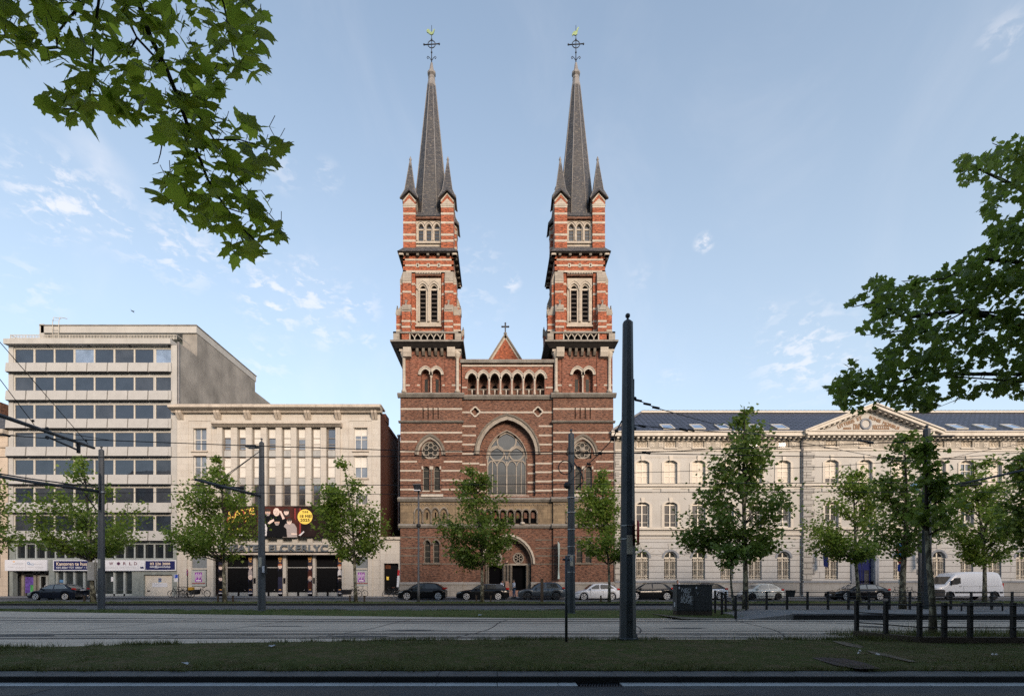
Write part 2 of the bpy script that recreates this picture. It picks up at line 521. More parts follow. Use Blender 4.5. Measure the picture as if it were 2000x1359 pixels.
def ashlar(name, c, bw=.9, bh=.45, joint=.55, ms=.012, var=.12, streak=.4, dirt=.3, bump=.2, dirtcol=None, rough=.8):
 m, nt, p, out = _mat(name)
 vec = _coord(nt, True)
 b = nt.nodes.new('ShaderNodeTexBrick'); nt.links.new(vec, b.inputs['Vector'])
 b.inputs['Color1'].default_value = col4(tuple(q * (1 + var) for q in c)); b.inputs['Color2'].default_value = col4(tuple(q * (1 - var) for q in c))
 b.inputs['Mortar'].default_value = col4(tuple(q * joint for q in c)); b.inputs['Scale'].default_value = 1.0
 b.inputs['Brick Width'].default_value = bw; b.inputs['Row Height'].default_value = bh; b.inputs['Mortar Size'].default_value = ms; b.inputs['Mortar Smooth'].default_value = .1
 colr = b.outputs['Color']
 dc = dirtcol or (c[0] * .42, c[1] * .38, c[2] * .34)
 n = _noise(nt, vec, .8, 6, .65); colr = _mix(nt, _range(nt, n, .48, .75, 0, dirt), colr, dc)
 s = _noise(nt, vec, 1.4, 6, .7, (2.0, .13, 1)); colr = _mix(nt, _range(nt, s, .52, .76, 0, streak), colr, dc)
 g = _noise(nt, vec, 26, 3, .6); colr = _mix(nt, _range(nt, g, .35, .7, 0, .16), colr, dc)
 nt.links.new(colr, p.inputs['Base Color']); p.inputs['Roughness'].default_value = rough; p.inputs['Specular IOR Level'].default_value = .25
 if bump: _bump(nt, p, b.outputs['Fac'], -bump, .015)
 return m
def glass(name, c=(.02, .025, .03), rough=.03, refl=.25, tint=(.85, .9, 1.0), wobble=.06):
 """window glass seen from outside: dark room behind a mirror-like coat"""
 m, nt, p, out = _mat(name)
 p.inputs['Base Color'].default_value = col4(c); p.inputs['Roughness'].default_value = .35; p.inputs['Specular IOR Level'].default_value = .3
 vec = _coord(nt)
 n = _noise(nt, vec, .9, 3, .5)
 colr = _mix(nt, _range(nt, n, .35, .7, 0, .8), c, tuple(q * .35 for q in c)); nt.links.new(colr, p.inputs['Base Color'])
 g = nt.nodes.new('ShaderNodeBsdfGlossy'); g.inputs['Color'].default_value = col4(tint); g.inputs['Roughness'].default_value = rough
 b = nt.nodes.new('ShaderNodeBump'); b.inputs['Strength'].default_value = wobble; b.inputs['Distance'].default_value = .05
 nt.links.new(_noise(nt, vec, .7, 2), b.inputs['Height']); nt.links.new(b.outputs[0], g.inputs['Normal'])
 lw = nt.nodes.new('ShaderNodeFresnel'); gm = nt.nodes.new('ShaderNodeNewGeometry'); nt.links.new(_range(nt, gm.outputs['Backfacing'], 0, 1, 1.5, 1 / 1.5), lw.inputs[0])
 a = nt.nodes.new('ShaderNodeMath'); a.operation = 'ADD'; a.use_clamp = True; nt.links.new(lw.outputs[0], a.inputs[0]); a.inputs[1].default_value = refl
 mx = nt.nodes.new('ShaderNodeMixShader'); nt.links.new(a.outputs[0], mx.inputs[0]); nt.links.new(p.outputs[0], mx.inputs[1]); nt.links.new(g.outputs[0], mx.inputs[2])
 nt.links.new(mx.outputs[0], out.inputs[0])
 return m
def leafmat(name, c1, c2, trans=.35, tcol=None, rough=.45):
 m, nt, p, out = _mat(name)
 g = nt.nodes.new('ShaderNodeNewGeometry')
 colr = _mix(nt, g.outputs['Random Per Island'], c1, c2)
 nt.links.new(colr, p.inputs['Base Color']); p.inputs['Roughness'].default_value = rough; p.inputs['Specular IOR Level'].default_value = .35
 t = nt.nodes.new('ShaderNodeBsdfTranslucent')
 tc = _mix(nt, g.outputs['Random Per Island'], tuple(q * 1.7 for q in c1) if tcol is None else tcol, tuple(q * 1.7 for q in c2) if tcol is None else tuple(q * .75 for q in tcol))
 nt.links.new(tc, t.inputs['Color'])
 mx = nt.nodes.new('ShaderNodeMixShader'); mx.inputs[0].default_value = trans
 nt.links.new(p.outputs[0], mx.inputs[1]); nt.links.new(t.outputs[0], mx.inputs[2]); nt.links.new(mx.outputs[0], out.inputs[0])
 return m
def rowtile(name, c, pitch_x, pitch_z, gloss=.35):
 """glazed roof tiles: rows and rolls by bump, colour by tile"""
 m, nt, p, out = _mat(name)
 vec = _coord(nt, True)
 b = nt.nodes.new('ShaderNodeTexBrick'); nt.links.new(vec, b.inputs['Vector'])
 b.offset = 0.0
 b.inputs['Color1'].default_value = col4(tuple(q * 1.25 for q in c)); b.inputs['Color2'].default_value = col4(tuple(q * .8 for q in c)); b.inputs['Mortar'].default_value = col4(tuple(q * .22 for q in c))
 b.inputs['Scale'].default_value = 1; b.inputs['Brick Width'].default_value = pitch_x; b.inputs['Row Height'].default_value = pitch_z
 b.inputs['Mortar Size'].default_value = .11; b.inputs['Mortar Smooth'].default_value = .5
 colr = _mix(nt, _range(nt, _noise(nt, vec, .5, 5), .4, .7, 0, .35), b.outputs['Color'], tuple(q * .5 for q in c))
 nt.links.new(colr, p.inputs['Base Color']); p.inputs['Roughness'].default_value = gloss
 _bump(nt, p, b.outputs['Fac'], -.6, .05)
 return m
# ------------------------------------------------------------------ palette
M_asphalt = plain("asphalt", (.050, .056, .066), .85, var=.28, scale=.8, bump=.5, spec=.3)
M_asphalt_far = plain("asphalt_worn", (.11, .115, .125), .8, var=.2, scale=.5, bump=.3, spec=.3)
M_kerb = plain("kerb_bluestone", (.075, .08, .088), .8, var=.25, scale=2.0, bump=.4, streak=.3)
M_kerbface = plain("kerb_dirty", (.012, .013, .015), .9, var=.3, scale=3.0)
M_gutter = plain("gutter_concrete", (.34, .37, .40), .8, var=.15, scale=1.5, bump=.3, streak=.25)
M_soil = plain("soil", (.050, .040, .030), .95, var=.35, scale=2.2, bump=.6, spec=.1)
M_dirt = plain("trodden_dirt", (.15, .125, .10), .95, var=.25, scale=3, bump=.4, spec=.1)
M_joint = plain("joint_tar", (.018, .018, .02), .7, var=.2)
M_paver = brick("red_paver", (.075, .05, .045), (.055, .04, .04), (.03, .028, .026), bw=.2, bh=.1, ms=.01, patch=.3)
M_pavement = ashlar("pavement_slabs", (.21, .21, .215), .4, .4, .6, .012, .1, .0, .35, .2)
M_white_paint = plain("road_paint", (.55, .56, .58), .7, var=.2, scale=4)
M_rail = plain("rail_steel", (.16, .165, .18), .38, .85, var=.2, scale=1)
def turf(name, c1, c2, c3):
 m, nt, p, out = _mat(name)
 vec = _coord(nt)
 n = _noise(nt, vec, .55, 6, .65); n2 = _noise(nt, vec, 3.2, 5, .7); n3 = _noise(nt, vec, 26, 3, .6)
 colr = _mix(nt, _range(nt, n, .4, .62), c1, c2)
 colr = _mix(nt, _range(nt, n2, .47, .62, 0, .9), colr, c3)
 colr = _mix(nt, _range(nt, n3, .35, .65, 0, .5), colr, tuple(q * .4 for q in c1))
 nt.links.new(colr, p.inputs['Base Color']); p.inputs['Roughness'].default_value = .95; p.inputs['Specular IOR Level'].default_value = .1
 _bump(nt, p, n3, .8, .03)
 return m
M_turf = turf("turf_worn", (.062, .082, .022), (.082, .082, .030), (.135, .100, .060))
M_turf2 = turf("turf_green", (.085, .115, .035), (.105, .13, .040), (.14, .12, .055))
def concrete_slab():
 m, nt, p, out = _mat("tram_concrete")
 vec = _coord(nt)
 n = _noise(nt, vec, .35, 6, .65, (.35, 1.0, 1)); n2 = _noise(nt, vec, 1.6, 6, .7, (.1, 1.8, 1)); n3 = _noise(nt, vec, 40, 3, .6)
 colr = _mix(nt, _range(nt, n, .38, .65), (.62, .52, .42), (.44, .37, .30))
 colr = _mix(nt, _range(nt, n2, .48, .72, 0, .6), colr, (.15, .145, .14))
 colr = _mix(nt, _range(nt, n3, .35, .7, 0, .25), colr, (.12, .115, .11))
 nt.links.new(colr, p.inputs['Base Color']); p.inputs['Roughness'].default_value = .75; p.inputs['Specular IOR Level'].default_value = .3
 return m
M_slab = concrete_slab()
# ------------------------------------------------------------------ the ground, from the camera to the facades
def curve_edge(pts, n=60):            # smooth edge through (x, y) points, x from -95 to 95
 xs = np.linspace(-95, 95, n)
 return xs, np.interp(xs, [p[0] for p in pts], [p[1] for p in pts])
SLAB_NEAR = [(-95, 8.72), (-30, 9.6), (-14, 11.3), (-11.6, 11.6), (-8, 12.5), (-3.6, 13.0), (0.4, 13.35), (95, 13.4)]
SLAB_FAR = [(-95, 38), (-40, 28.0), (-26, 25.8), (-15, 23.6), (-6.3, 22.2), (0.6, 21.1), (8, 20.9), (95, 20.9)]
def strip(name, near, far, z, mat, kind='structure', thick=0.0, crown=0.0, noise=0.0, rows=1, seed=1):
 xs = np.linspace(-95, 95, 191)
 yn = np.interp(xs, [p[0] for p in near], [p[1] for p in near]); yf = np.interp(xs, [p[0] for p in far], [p[1] for p in far])
 rg = np.random.RandomState(seed)
 v, f = [], []
 for j in range(rows + 1):
  t = j / rows
  bump = rg.rand(len(xs)) * noise if 0 < j < rows else np.zeros(len(xs))
  zz = z + crown * 4 * t * (1 - t) + bump
  for i in range(len(xs)): v.append((xs[i], yn[i] * (1 - t) + yf[i] * t, zz[i] if hasattr(zz, '__len__') else zz))
 n = len(xs)
 for j in range(rows):
  for i in range(n - 1): f.append((j * n + i, j * n + i + 1, (j + 1) * n + i + 1, (j + 1) * n + i))
 if thick:
  b = len(v)
  for i in range(n): v.append((xs[i], yn[i], z - thick))
  for i in range(n): v.append((xs[i], yf[i], z - thick))
  for i in range(n - 1):
   f.append((i, b + i, b + i + 1, i + 1)); q = rows * n
   f.append((q + i, q + i + 1, b + n + i + 1, b + n + i))
 o = emit_mesh(name, v, f, [mat], loc=(0, 0, 0)); o['kind'] = kind
 return o
flat = lambda y: [(-95, y), (95, y)]
g = MB(M_asphalt_far); g.quad((-2500, -600, -.03), (2500, -600, -.03), (2500, 3000, -.03), (-2500, 3000, -.03)); struct('ground', g, loc=(0, 0, 0))
strip('near_road', flat(-6.5), flat(7.96), 0.0, M_asphalt)
mb = MB(M_pavement); mb.box(-95, 95, -20, -6.5, -.05, .12); struct('pavement_behind', mb, loc=(0, 0, 0))
# gutter with joints, drain gap left between the px of the grate
mb = MB(M_gutter, M_joint)
gx0, gx1 = X(1127, 8.1), X(1213, 8.1)
for a, b in ((-95, gx0), (gx1, 95)):
 x = a
 while x < b:
  x2 = min(b, x + 1.0)
  mb.box(x + .006, x2 - .006, 7.965, 8.235, -.02, .010, M_gutter); x = x2
struct('gutter', mb, loc=(0, 0, 0))
mb = MB(M_kerb, M_kerbface)
x = -95.0
while x < 95:
 mb.box(x + .005, x + .995, 8.245, 8.72, -.02, .112, M_kerb)
 mb.box(x + .002, x + .998, 8.225, 8.243, -.02, .102, M_kerbface); x += 1.0
struct('near_kerb', mb, loc=(0, 0, 0))
strip('near_verge', [(-95, 8.72), (95, 8.72)], SLAB_NEAR, .125, M_turf, crown=.03, noise=.03, rows=10)
strip('tram_track_slab', SLAB_NEAR, SLAB_FAR, .12, M_slab)
# rails and joints: sheets just above the slab, laid parallel to the kerb
def poly_strip(mb, line, w, z, mat):
 line = [Vector((p[0], p[1], 0)) for p in line]
 vs = []
 for i, p in enumerate(line):
  t = (line[min(i + 1, len(line) - 1)] - line[max(i - 1, 0)]).normalized(); nrm = Vector((-t.y, t.x, 0))
  a, b = p + nrm * w / 2, p - nrm * w / 2
  vs += [(a.x, a.y, z), (b.x, b.y, z)]
 mb.add(vs, [(2 * i, 2 * i + 1, 2 * i + 3, 2 * i + 2) for i in range(len(line) - 1)], mat)
def rail_line(y_mid, bend=0.0, bend2=0.0):
 xs = np.linspace(-95, 95, 120)
 return [(x, y_mid + (max(0, -x - 2) ** 1.6) * bend + max(0, x - 10) * bend2) for x in xs]
M_bed = plain('rail_bed_asphalt', (.075, .072, .07), .85, var=.4, scale=1.5, bump=.3)
rails = MB(M_rail); joints = MB(M_joint)
for y, b in ((13.75, -.004), (14.75, -.004), (19.3, .006), (20.3, .008)):
 poly_strip(rails, rail_line(y, b), .08, .128, M_rail)
 poly_strip(joints, rail_line(y + .02, b), .36, .124, M_bed)
for y, b in ((15.55, -.003), (18.55, .006), (14.25, -.004)):
 poly_strip(joints, rail_line(y, b), .10, .1245, M_joint)
struct('tram_rails', rails, loc=(0, 0, 0))
rg = random.Random(4)
for k in range(-9, 10):
 x0 = k * 4.6 + rg.uniform(-.6, .6)
 line = [(x0 + (t - .5) * (2.2 if k < 3 else -2.4) + .3 * math.sin(t * 5), 13.4 + t * 6.9) for t in np.linspace(0, 1, 9)]
 poly_strip(joints, line, .05, .1232, M_joint)
struct('slab_joints', joints, loc=(0, 0, 0))
strip('tram_verge', SLAB_FAR, flat(26.6), .125, M_turf2, crown=.05, noise=.03, rows=6, seed=3)
mb = MB(M_kerb); mb.box(-95, 95, 26.6, 26.8, -.02, .11); struct('verge_kerb', mb, loc=(0, 0, 0))
strip('far_road', flat(26.8), flat(34.2), 0.004, M_asphalt_far)
mb = MB(M_white_paint)
for (a, b) in ((665, 715), (1041, 1095), (290, 345), (-90, -35), (1400, 1455), (1760, 1815)):
 mb.quad((X(a, 30.7), 30.65, .009), (X(b, 30.7), 30.65, .009), (X(b, 30.7), 30.77, .009), (X(a, 30.7), 30.77, .009))
struct('lane_markings', mb, loc=(0, 0, 0))
mb = MB(M_kerb, M_kerbface); mb.box(-95, 95, 34.22, 34.4, -.02, .14, M_kerb); mb.box(-95, 95, 34.2, 34.217, -.02, .125, M_kerbface); struct('tree_verge_kerb', mb, loc=(0, 0, 0))
strip('tree_verge', flat(34.4), flat(36.5), .13, M_turf2, crown=.05, noise=.02, rows=3, seed=5)
mb = MB(M_kerb); mb.box(-95, 95, 36.5, 36.62, -.02, .10); struct('lane_kerb', mb, loc=(0, 0, 0))
strip('service_lane', flat(36.62), flat(46.0), 0.006, M_asphalt_far)
mb = MB(M_kerb); mb.box(-95, 95, 46.0, 46.25, -.02, .125); struct('pavement_kerb', mb, loc=(0, 0, 0))
mb = MB(M_pavement); mb.box(-95, 95, 46.25, 75, -.05, .12); struct('far_pavement', mb, loc=(0, 0, 0))
# platform of the tram stop at the right, with its dark edge
mb = MB(M_pavement, M_kerbface, M_kerb)
PX0 = X(1548, 20.2)
mb.box(PX0, 95, 20.12, 23.6, .0, .35, M_pavement)
mb.box(PX0, 95, 20.08, 20.117, .0, .30, M_kerbface)
mb.box(PX0, 95, 20.06, 20.3, .30, .36, M_kerb)
mb.frustum(PX0 - 2.6, PX0 - .002, 20.12, 23.6, .05, PX0 - .02, PX0 - .002, 20.12, 23.6, .348, M_pavement)
struct('stop_platform', mb, loc=(0, 0, 0))
# trodden paths and a patch of pavers in the grass
def blob(mb, pts, z, mat):
 mb.add([(x, y, z) for x, y in pts], [tuple(range(len(pts)))], mat)
def gp(px, py, z=.15):
 d = FPX * (CAM_H - z) / (py - 1134); return ((px - 971) / FPX * d, d)
mb = MB(M_dirt)
blob(mb, [gp(*q) for q in ((1268, 1199), (1290, 1201), (1330, 1206), (1400, 1208.5), (1330, 1209), (1300, 1205))], .20, M_dirt)
struct('trodden_path', mb, loc=(0, 0, 0))
mb = MB(M_dirt)
blob(mb, [gp(*q, .185) for q in ((1625, 1250), (1650, 1252), (1688, 1261), (1680, 1264), (1655, 1260), (1635, 1254))], .178, M_dirt)
blob(mb, [gp(*q, .185) for q in ((1690, 1268), (1730, 1275), (1790, 1290), (1775, 1290), (1725, 1279), (1700, 1273))], .176, M_dirt)
struct('bare_earth', mb, loc=(0, 0, 0))
mb = MB(M_paver)
blob(mb, [gp(*q, .165) for q in ((1585, 1284), (1605, 1283), (1650, 1285), (1690, 1294), (1720, 1305), (1680, 1306), (1630, 1298))], .168, M_paver)
struct('paver_patch', mb, loc=(0, 0, 0))
# grass blades: near verge fine, the far strips coarse
M_blade = leafmat("grass_blade", (.042, .066, .016), (.120, .122, .040), .25)
M_blade2 = leafmat("grass_blade_bright", (.060, .095, .025), (.12, .155, .045), .25)
def blades(name, pts, h, w, mat, seed, lean=.6):
 rg = np.random.RandomState(seed)
 n = len(pts)
 hh = h * (.45 + .9 * rg.rand(n)); a = rg.rand(n) * 2 * math.pi; l = lean * hh * rg.rand(n); b = rg.rand(n) * 2 * math.pi
 ca, sa = np.cos(a) * w / 2, np.sin(a) * w / 2
 p = np.asarray(pts)
 v0 = p + np.stack([ca, sa, np.zeros(n)], 1); v1 = p - np.stack([ca, sa, np.zeros(n)], 1)
 v2 = p + np.stack([np.cos(b) * l, np.sin(b) * l, hh], 1)
 v = np.stack([v0, v1, v2], 1).reshape(-1, 3)
 f = np.arange(3 * n).reshape(-1, 3).tolist()
 o = emit_mesh(name, v, f, [mat], loc=(0, 0, 0)); o['kind'] = 'stuff'
 return o
rg = np.random.RandomState(11)
def scatter(n, x0, x1, ylo, yhi, z, clump=True):
 x = x0 + (x1 - x0) * rg.rand(n); t = rg.rand(n)
 y0 = np.interp(x, [p[0] for p in ylo], [p[1] for p in ylo]); y1 = np.interp(x, [p[0] for p in yhi], [p[1] for p in yhi])
 y = y0 + (y1 - y0) * t
 if clump:
  d = np.sin(x * 2.1 + 1.3 * np.sin(y * 1.7)) + np.sin(y * 3.3 + x * .9) + np.sin(x * .55 + 2) + .8 * np.sin(x * 6.7 + y * 5.1)
  keep = rg.rand(n) < np.clip(.42 + .36 * d, .04, 1)
  x, y, t = x[keep], y[keep], t[keep]
 return np.stack([x, y, np.full(len(x), z)], 1)
blades('near_grass', scatter(120000, -13.5, 16, flat(8.74), SLAB_NEAR, .13), .062, .014, M_blade, 1, 1.1)
edge = scatter(9000, -13.5, 17, [(p[0], p[1] - .35) for p in SLAB_NEAR], [(p[0], p[1] + .05) for p in SLAB_NEAR], .12)
blades('slab_edge_grass', edge, .13, .016, M_blade, 2, .9)
blades('verge_grass', scatter(30000, -27, 17, SLAB_FAR, flat(26.6), .14), .09, .03, M_blade2, 3, 1.0)
blades('tree_verge_grass', scatter(22000, -36, 40, flat(34.4), flat(36.5), .15), .11, .045, M_blade2, 4, .9)
kx = rg.uniform(-13, 16, 5000); ky = 8.72 + np.abs(rg.normal(size=5000)) * .10 - .05 - .05 * (np.sin(kx * 3.1) + np.sin(kx * 7.7))
blades('kerb_edge_grass', np.stack([kx, np.maximum(ky, 8.60), np.full(5000, .12)], 1), .085, .014, M_blade, 6, 1.2)
M_tar = plain("tar_patch", (.030, .032, .036), .75, var=.25, scale=2, bump=.4)
mb = MB(M_tar)
for (xa, ya, w_, h_) in ((-4.2, 7.2, 2.6, .5), (2.2, 7.35, 1.4, .42), (5.4, 6.9, 3.0, .6), (-8.6, 7.3, 1.6, .5)): blob(mb, [(xa, ya), (xa + w_ * .5, ya - .04), (xa + w_, ya + .03), (xa + w_ * .98, ya + h_), (xa + w_ * .4, ya + h_ * .95), (xa + .03, ya + h_)], .004, M_tar)
for (xa, ya, w_, h_) in ((-14, 28.2, 5, 1.4), (3, 29, 7, 1.0), (18, 27.8, 4, 2.2), (-3, 38.5, 6, 1.6), (14, 39, 5, 2.0), (-28, 38, 7, 1.5)): blob(mb, [(xa, ya), (xa + w_, ya + .05), (xa + w_, ya + h_), (xa, ya + h_)], .0105, M_tar)
struct('asphalt_patches', mb, loc=(0, 0, 0))
mb = MB(M_tar)
rk = random.Random(5)
for k in range(16):
 x0, y0 = rk.uniform(-14, 14), rk.uniform(14, 20.5); L = [(x0, y0)]
 for q in range(6): x0 += rk.uniform(.2, .7); y0 += rk.uniform(-.18, .18); L.append((x0, y0))
 poly_strip(mb, L, .03, .1236, M_tar)
for k in range(9):
 x0, y0 = rk.uniform(-16, 16), rk.uniform(13.9, 20.0); blob(mb, [(x0 + rk.uniform(.5, 1.0) * 1.2 * math.cos(a), y0 + rk.uniform(.5, 1.0) * .28 * math.sin(a)) for a in np.linspace(0, 6.0, 9)], .1226, M_bed)
struct('slab_cracks', mb, loc=(0, 0, 0))
# ------------------------------------------------------------------ the church
M_brick_hi = brick("church_brick", (.41, .108, .044), (.28, .072, .032), (.20, .13, .10), dark=(.07, .026, .018), ms=.010, bw=.26, bh=.085, patch=.25)
M_brick_lo = brick("church_brick_sooty", (.190, .077, .043), (.120, .051, .031), (.17, .13, .105), dark=(.032, .020, .018), ms=.011, bw=.25, bh=.08, patch=.45)
M_brick_mid = brick("church_brick_brown", (.27, .090, .050), (.17, .060, .037), (.19, .14, .11), dark=(.05, .024, .018), ms=.010, bw=.26, bh=.085, patch=.4)
M_cstone = ashlar("church_stone", (.42, .375, .32), .7, .34, .6, .01, .1, .35, .3, .15)
M_cstone_m = ashlar("church_stone_weathered", (.30, .27, .235), .7, .30, .6, .012, .12, .5, .5, .15)
M_cstone_d = ashlar("church_stone_grimy", (.15, .13, .108), .8, .36, .6, .012, .14, .6, .6, .2)
M_beige = ashlar("church_stone_ochre", (.22, .165, .105), .7, .32, .6, .012, .14, .6, .65, .2, (.035, .027, .022))
M_ledge = plain("ledge_stone", (.20, .185, .165), .85, var=.3, scale=1.4, streak=.5)
M_plinth = ashlar("church_plinth", (.27, .255, .235), .9, .5, .55, .012, .1, .4, .4, .2)
M_slate = brick("slate", (.085, .088, .098), (.055, .057, .066), (.020, .021, .025), dark=(.030, .031, .036), light=(.23, .20, .165), bw=.24, bh=.16, ms=.014, patch=.4, patchcol=(.11, .10, .085), rough=.6)
M_lead = plain("lead_ridge", (.19, .18, .175), .6, var=.2, scale=2)
M_black = plain("dark_interior_and_shade", (.004, .004, .005), .95, var=.1, spec=.02)
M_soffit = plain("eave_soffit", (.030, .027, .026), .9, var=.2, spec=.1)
M_iron = plain("wrought_iron", (.020, .024, .034), .5, .4, var=.2)
M_verdigris = plain("verdigris", (.22, .30, .15), .6, .2, var=.3, scale=6)
M_winglass = glass("leaded_glass", (.035, .035, .034), .14, .02, (.9, .9, .88))
M_winglass_d = plain("dark_leaded_glass", (.022, .023, .021), .5, var=.5, scale=5, spec=.15)
M_amber = plain("amber_glass_and_glow", (.10, .032, .012), .3, var=.7, scale=4)
M_louvre = plain("louvre_boards", (.055, .045, .038), .8, var=.3)
M_pink = plain("granite_pink", (.33, .19, .14), .7, var=.2, scale=6)
M_tracery = plain("tracery_stone", (.25, .22, .185), .85, var=.25, scale=2, streak=.4)
church = thing('church', 'twin spired neo gothic church of red brick with pale stone bands', 'church', (X(990), FY, .12))
def church_front():
 """the bay between the towers"""
 yC = FY + .15
 x0, x1 = X(902), X(1080)
 mb = MB(M_brick_lo, M_cstone, M_brick_hi, M_ledge, M_beige, M_plinth, M_tracery, M_black, M_cstone_d)
 big = Op(X(991), 55 * KF, Z(968), Z(886), 'pointed', 1.24)
 win = Op(X(990), 39 * KF, Z(964), Z(893), 'pointed', 1.49)
 portal = Op(X(992), 46 * KF, Z(1163), Z(1101), 'pointed', 1.12)
 blind = [Op(X(938 + 14.85 * i), 5.6 * KF, Z(1022), Z(1001), 'round') for i in range(8)]
 gal = [Op(X(921.7 + 22.3 * i), 8.4 * KF, Z(770), Z(739), 'pointed', 1.35) for i in range(7)]
 quat = [Op(X(928), 7 * KF, Z(811), Z(803), 'round'), Op(X(1051), 7 * KF, Z(811), Z(803), 'round')]
 # skins
 wall(mb, x0, x1, .12, Z(1029), yC, [portal], M_brick_lo, .9, M_cstone_d)
 wall(mb, x0, x1, Z(1029), Z(978), yC, blind, M_beige, .35, M_cstone_d)
 wall(mb, x0, x1, Z(978), Z(775), yC, [big] + quat, M_brick_lo, .55, M_brick_lo)
 wall(mb, x0, x1, Z(775), Z(700), yC, gal, M_brick_mid, .30, M_cstone)
 # inner wall of the great window recess
 wall(mb, big.cx - big.half, big.cx + big.half, Z(968), big.zt, yC + .55, [win], M_brick_lo, .3, M_tracery)
 for q in quat:
  mb.box(q.cx - q.half - .05, q.cx + q.half + .05, yC + .3, yC + .4, q.zb - .05, q.zt + .05, M_brick_lo)
  pts_o, pts_i = [], []
  for i in range(41):
   a = 2 * math.pi * i / 40
   r = .50 + .055 * math.cos(4 * a)
   pts_o.append((q.cx + r * math.cos(a), Z(803) + r * math.sin(a))); pts_i.append((q.cx + (r - .15) * math.cos(a), Z(803) + (r - .15) * math.sin(a)))
  mb.ring(pts_o, pts_i, yC - .05, yC + .12, M_cstone)
 bz = [Z(q) - .09 for q in (804, 831, 849, 867, 885, 904, 921, 939, 957)]
 clear = Op(big.cx, big.half + .55, big.zb, big.zs, 'pointed', 1.2)
 bands(mb, [z for z in bz if z > Z(880)], .17, x0, x1, yC - .02, yC + .1, [Op(big.cx, big.half + .34, big.zb, big.zs, 'pointed', 1.24)] + [Op(q.cx, q.half + .1, q.zb - .1, q.zs + .1) for q in quat], M_cstone)
 bands(mb, [z for z in bz if z <= Z(880)], .17, x0, x1, yC - .02, yC + .1, [big], M_cstone)
 for s_ in (-1, 1):      # short bands on the inner jambs
  for z in bz:
   if z < Z(893):
    xa = big.cx + s_ * big.half; xb = win.cx + s_ * (win.half + .12)
    mb.box(min(xa, xb) + .01, max(xa, xb) - .01, yC + .53, yC + .6, z, z + .17, M_cstone)
 # hood of the great window, with a second moulding inside
 hood(mb, big, 0.0, .34, yC - .16, yC + .3, M_tracery)
 hood(mb, big, .345, .16, yC - .26, yC + .1, M_cstone_d)
 hood(mb, win, .02, .07, yC + .50, yC + .7, M_tracery)
 hood(mb, portal, -.02, .20, yC - .10, yC + .25, M_cstone_d)
 hood(mb, portal, .185, .20, yC - .24, yC + .1, M_cstone)
 # string courses
 def ledge(pa, pb, out, m=M_ledge):
  za, zb = Z(pb), Z(pa)
  mb.prism_x([(yC + .1, za), (yC - out * .45, za), (yC - out, za + (zb - za) * .45), (yC - out, za + (zb - za) * .62), (yC + .1, zb)], x0, x1, m)
 ledge(769, 780, .42); ledge(970, 980, .40); ledge(1022, 1031, .30)
 # cresting: tiles over the gallery
 mb.box(x0 - .15, x1 + .15, yC - .30, yC + 2.2, Z(709), Z(703), M_ledge)
 x = x0 - .15
 while x < x1 + .1:
  mb.prism_x([(yC - .34, Z(706)), (yC + .9, Z(699)), (yC + .9, Z(706))], x + .02, x + .26, M_ledge); x += .28
 mb.box(x0, x1, yC - .06, yC + .1, Z(715), Z(711.5), M_cstone)
 bands(mb, [Z(757)], .16, x0, x1, yC - .02, yC + .1, [Op(X(989), 77 * KF, Z(771), Z(725))], M_cstone)
 # gallery arcade
 for o in gal:
  hood(mb, o, 0, .20, yC - .10, yC + .25, M_cstone)
  hood(mb, o, .205, .07, yC - .15, yC + .1, M_cstone)
 for i in range(8):
  xc = X(921.7 + 22.3 * (i - .5))
  if 0 < i < 7:
   mb.box(xc - .15, xc + .15, yC - .03, yC + .3, Z(739), Z(736), M_cstone)
  if 0 < i < 7: mb.lathe([(.13, Z(770)), (.13, Z(766)), (.095, Z(765)), (.095, Z(743)), (.16, Z(739))], xc, yC + .02, 10, M_cstone)
 for o in gal:
  mb.box(o.cx - o.half, o.cx + o.half, yC + .12, yC + .24, Z(759.5), Z(757), M_cstone_d)
  mb.lathe([(.07, Z(771)), (.05, Z(766)), (.09, Z(759.5))], o.cx, yC + .18, 8, M_cstone)
  mb.disc_y(o.cx, Z(748), .26, yC + 1.16, yC + 1.2, 16, M_black)
 mb.box(x0, x1, yC + 1.2, yC + 1.4, Z(775), Z(706), M_brick_lo)
 mb.box(x0, x1, yC + .1, yC + 1.2, Z(772), Z(770.5), M_cstone_d)
 # blind arcade over the portal
 for o in blind:
  mb.box(o.cx - o.half, o.cx + o.half, yC + .35, yC + .4, o.zb, o.zt, M_black)
  mb.box(o.cx - o.half * .6, o.cx + o.half * .6, yC + .33, yC + .345, o.zs - .5, o.zs + .1, M_amber)  # orange glow in the arches, put into the pane colour
  hood(mb, o, 0, .09, yC - .07, yC + .1, M_cstone_d); hood(mb, o, .093, .06, yC - .12, yC + .1, M_tracery)
 for i in range(9):
  xc = X(938 + 14.85 * (i - .5))
  mb.lathe([(.11, Z(1022)), (.11, Z(1019)), (.065, Z(1018)), (.065, Z(1004)), (.12, Z(1001))], xc, yC - .04, 8, M_cstone_d)
 for i in range(int((x1 - x0) / .42)):
  xc = x0 + .21 + i * .42
  mb.ring(arch_pts(xc, Z(986.5), .17, 'round', n=8), arch_pts(xc, Z(986.5), .10, 'round', n=8), yC - .06, yC + .05, M_cstone_d)
 # pale lamp stone over the portal
 mb.ball((X(1020.5), yC - .28, Z(1022)), .27, 10, 6, M_cstone, .6)
 # plinth each side of the portal
 for a, b in ((x0, X(942)), (X(1037), x1)):
  mb.box(a, b, yC - .22, yC + .1, .0, Z(1141), M_plinth)
  mb.prism_x([(yC - .30, Z(1141)), (yC - .30, Z(1139.5)), (yC + .1, Z(1135)), (yC + .1, Z(1141))], a, b, M_plinth)
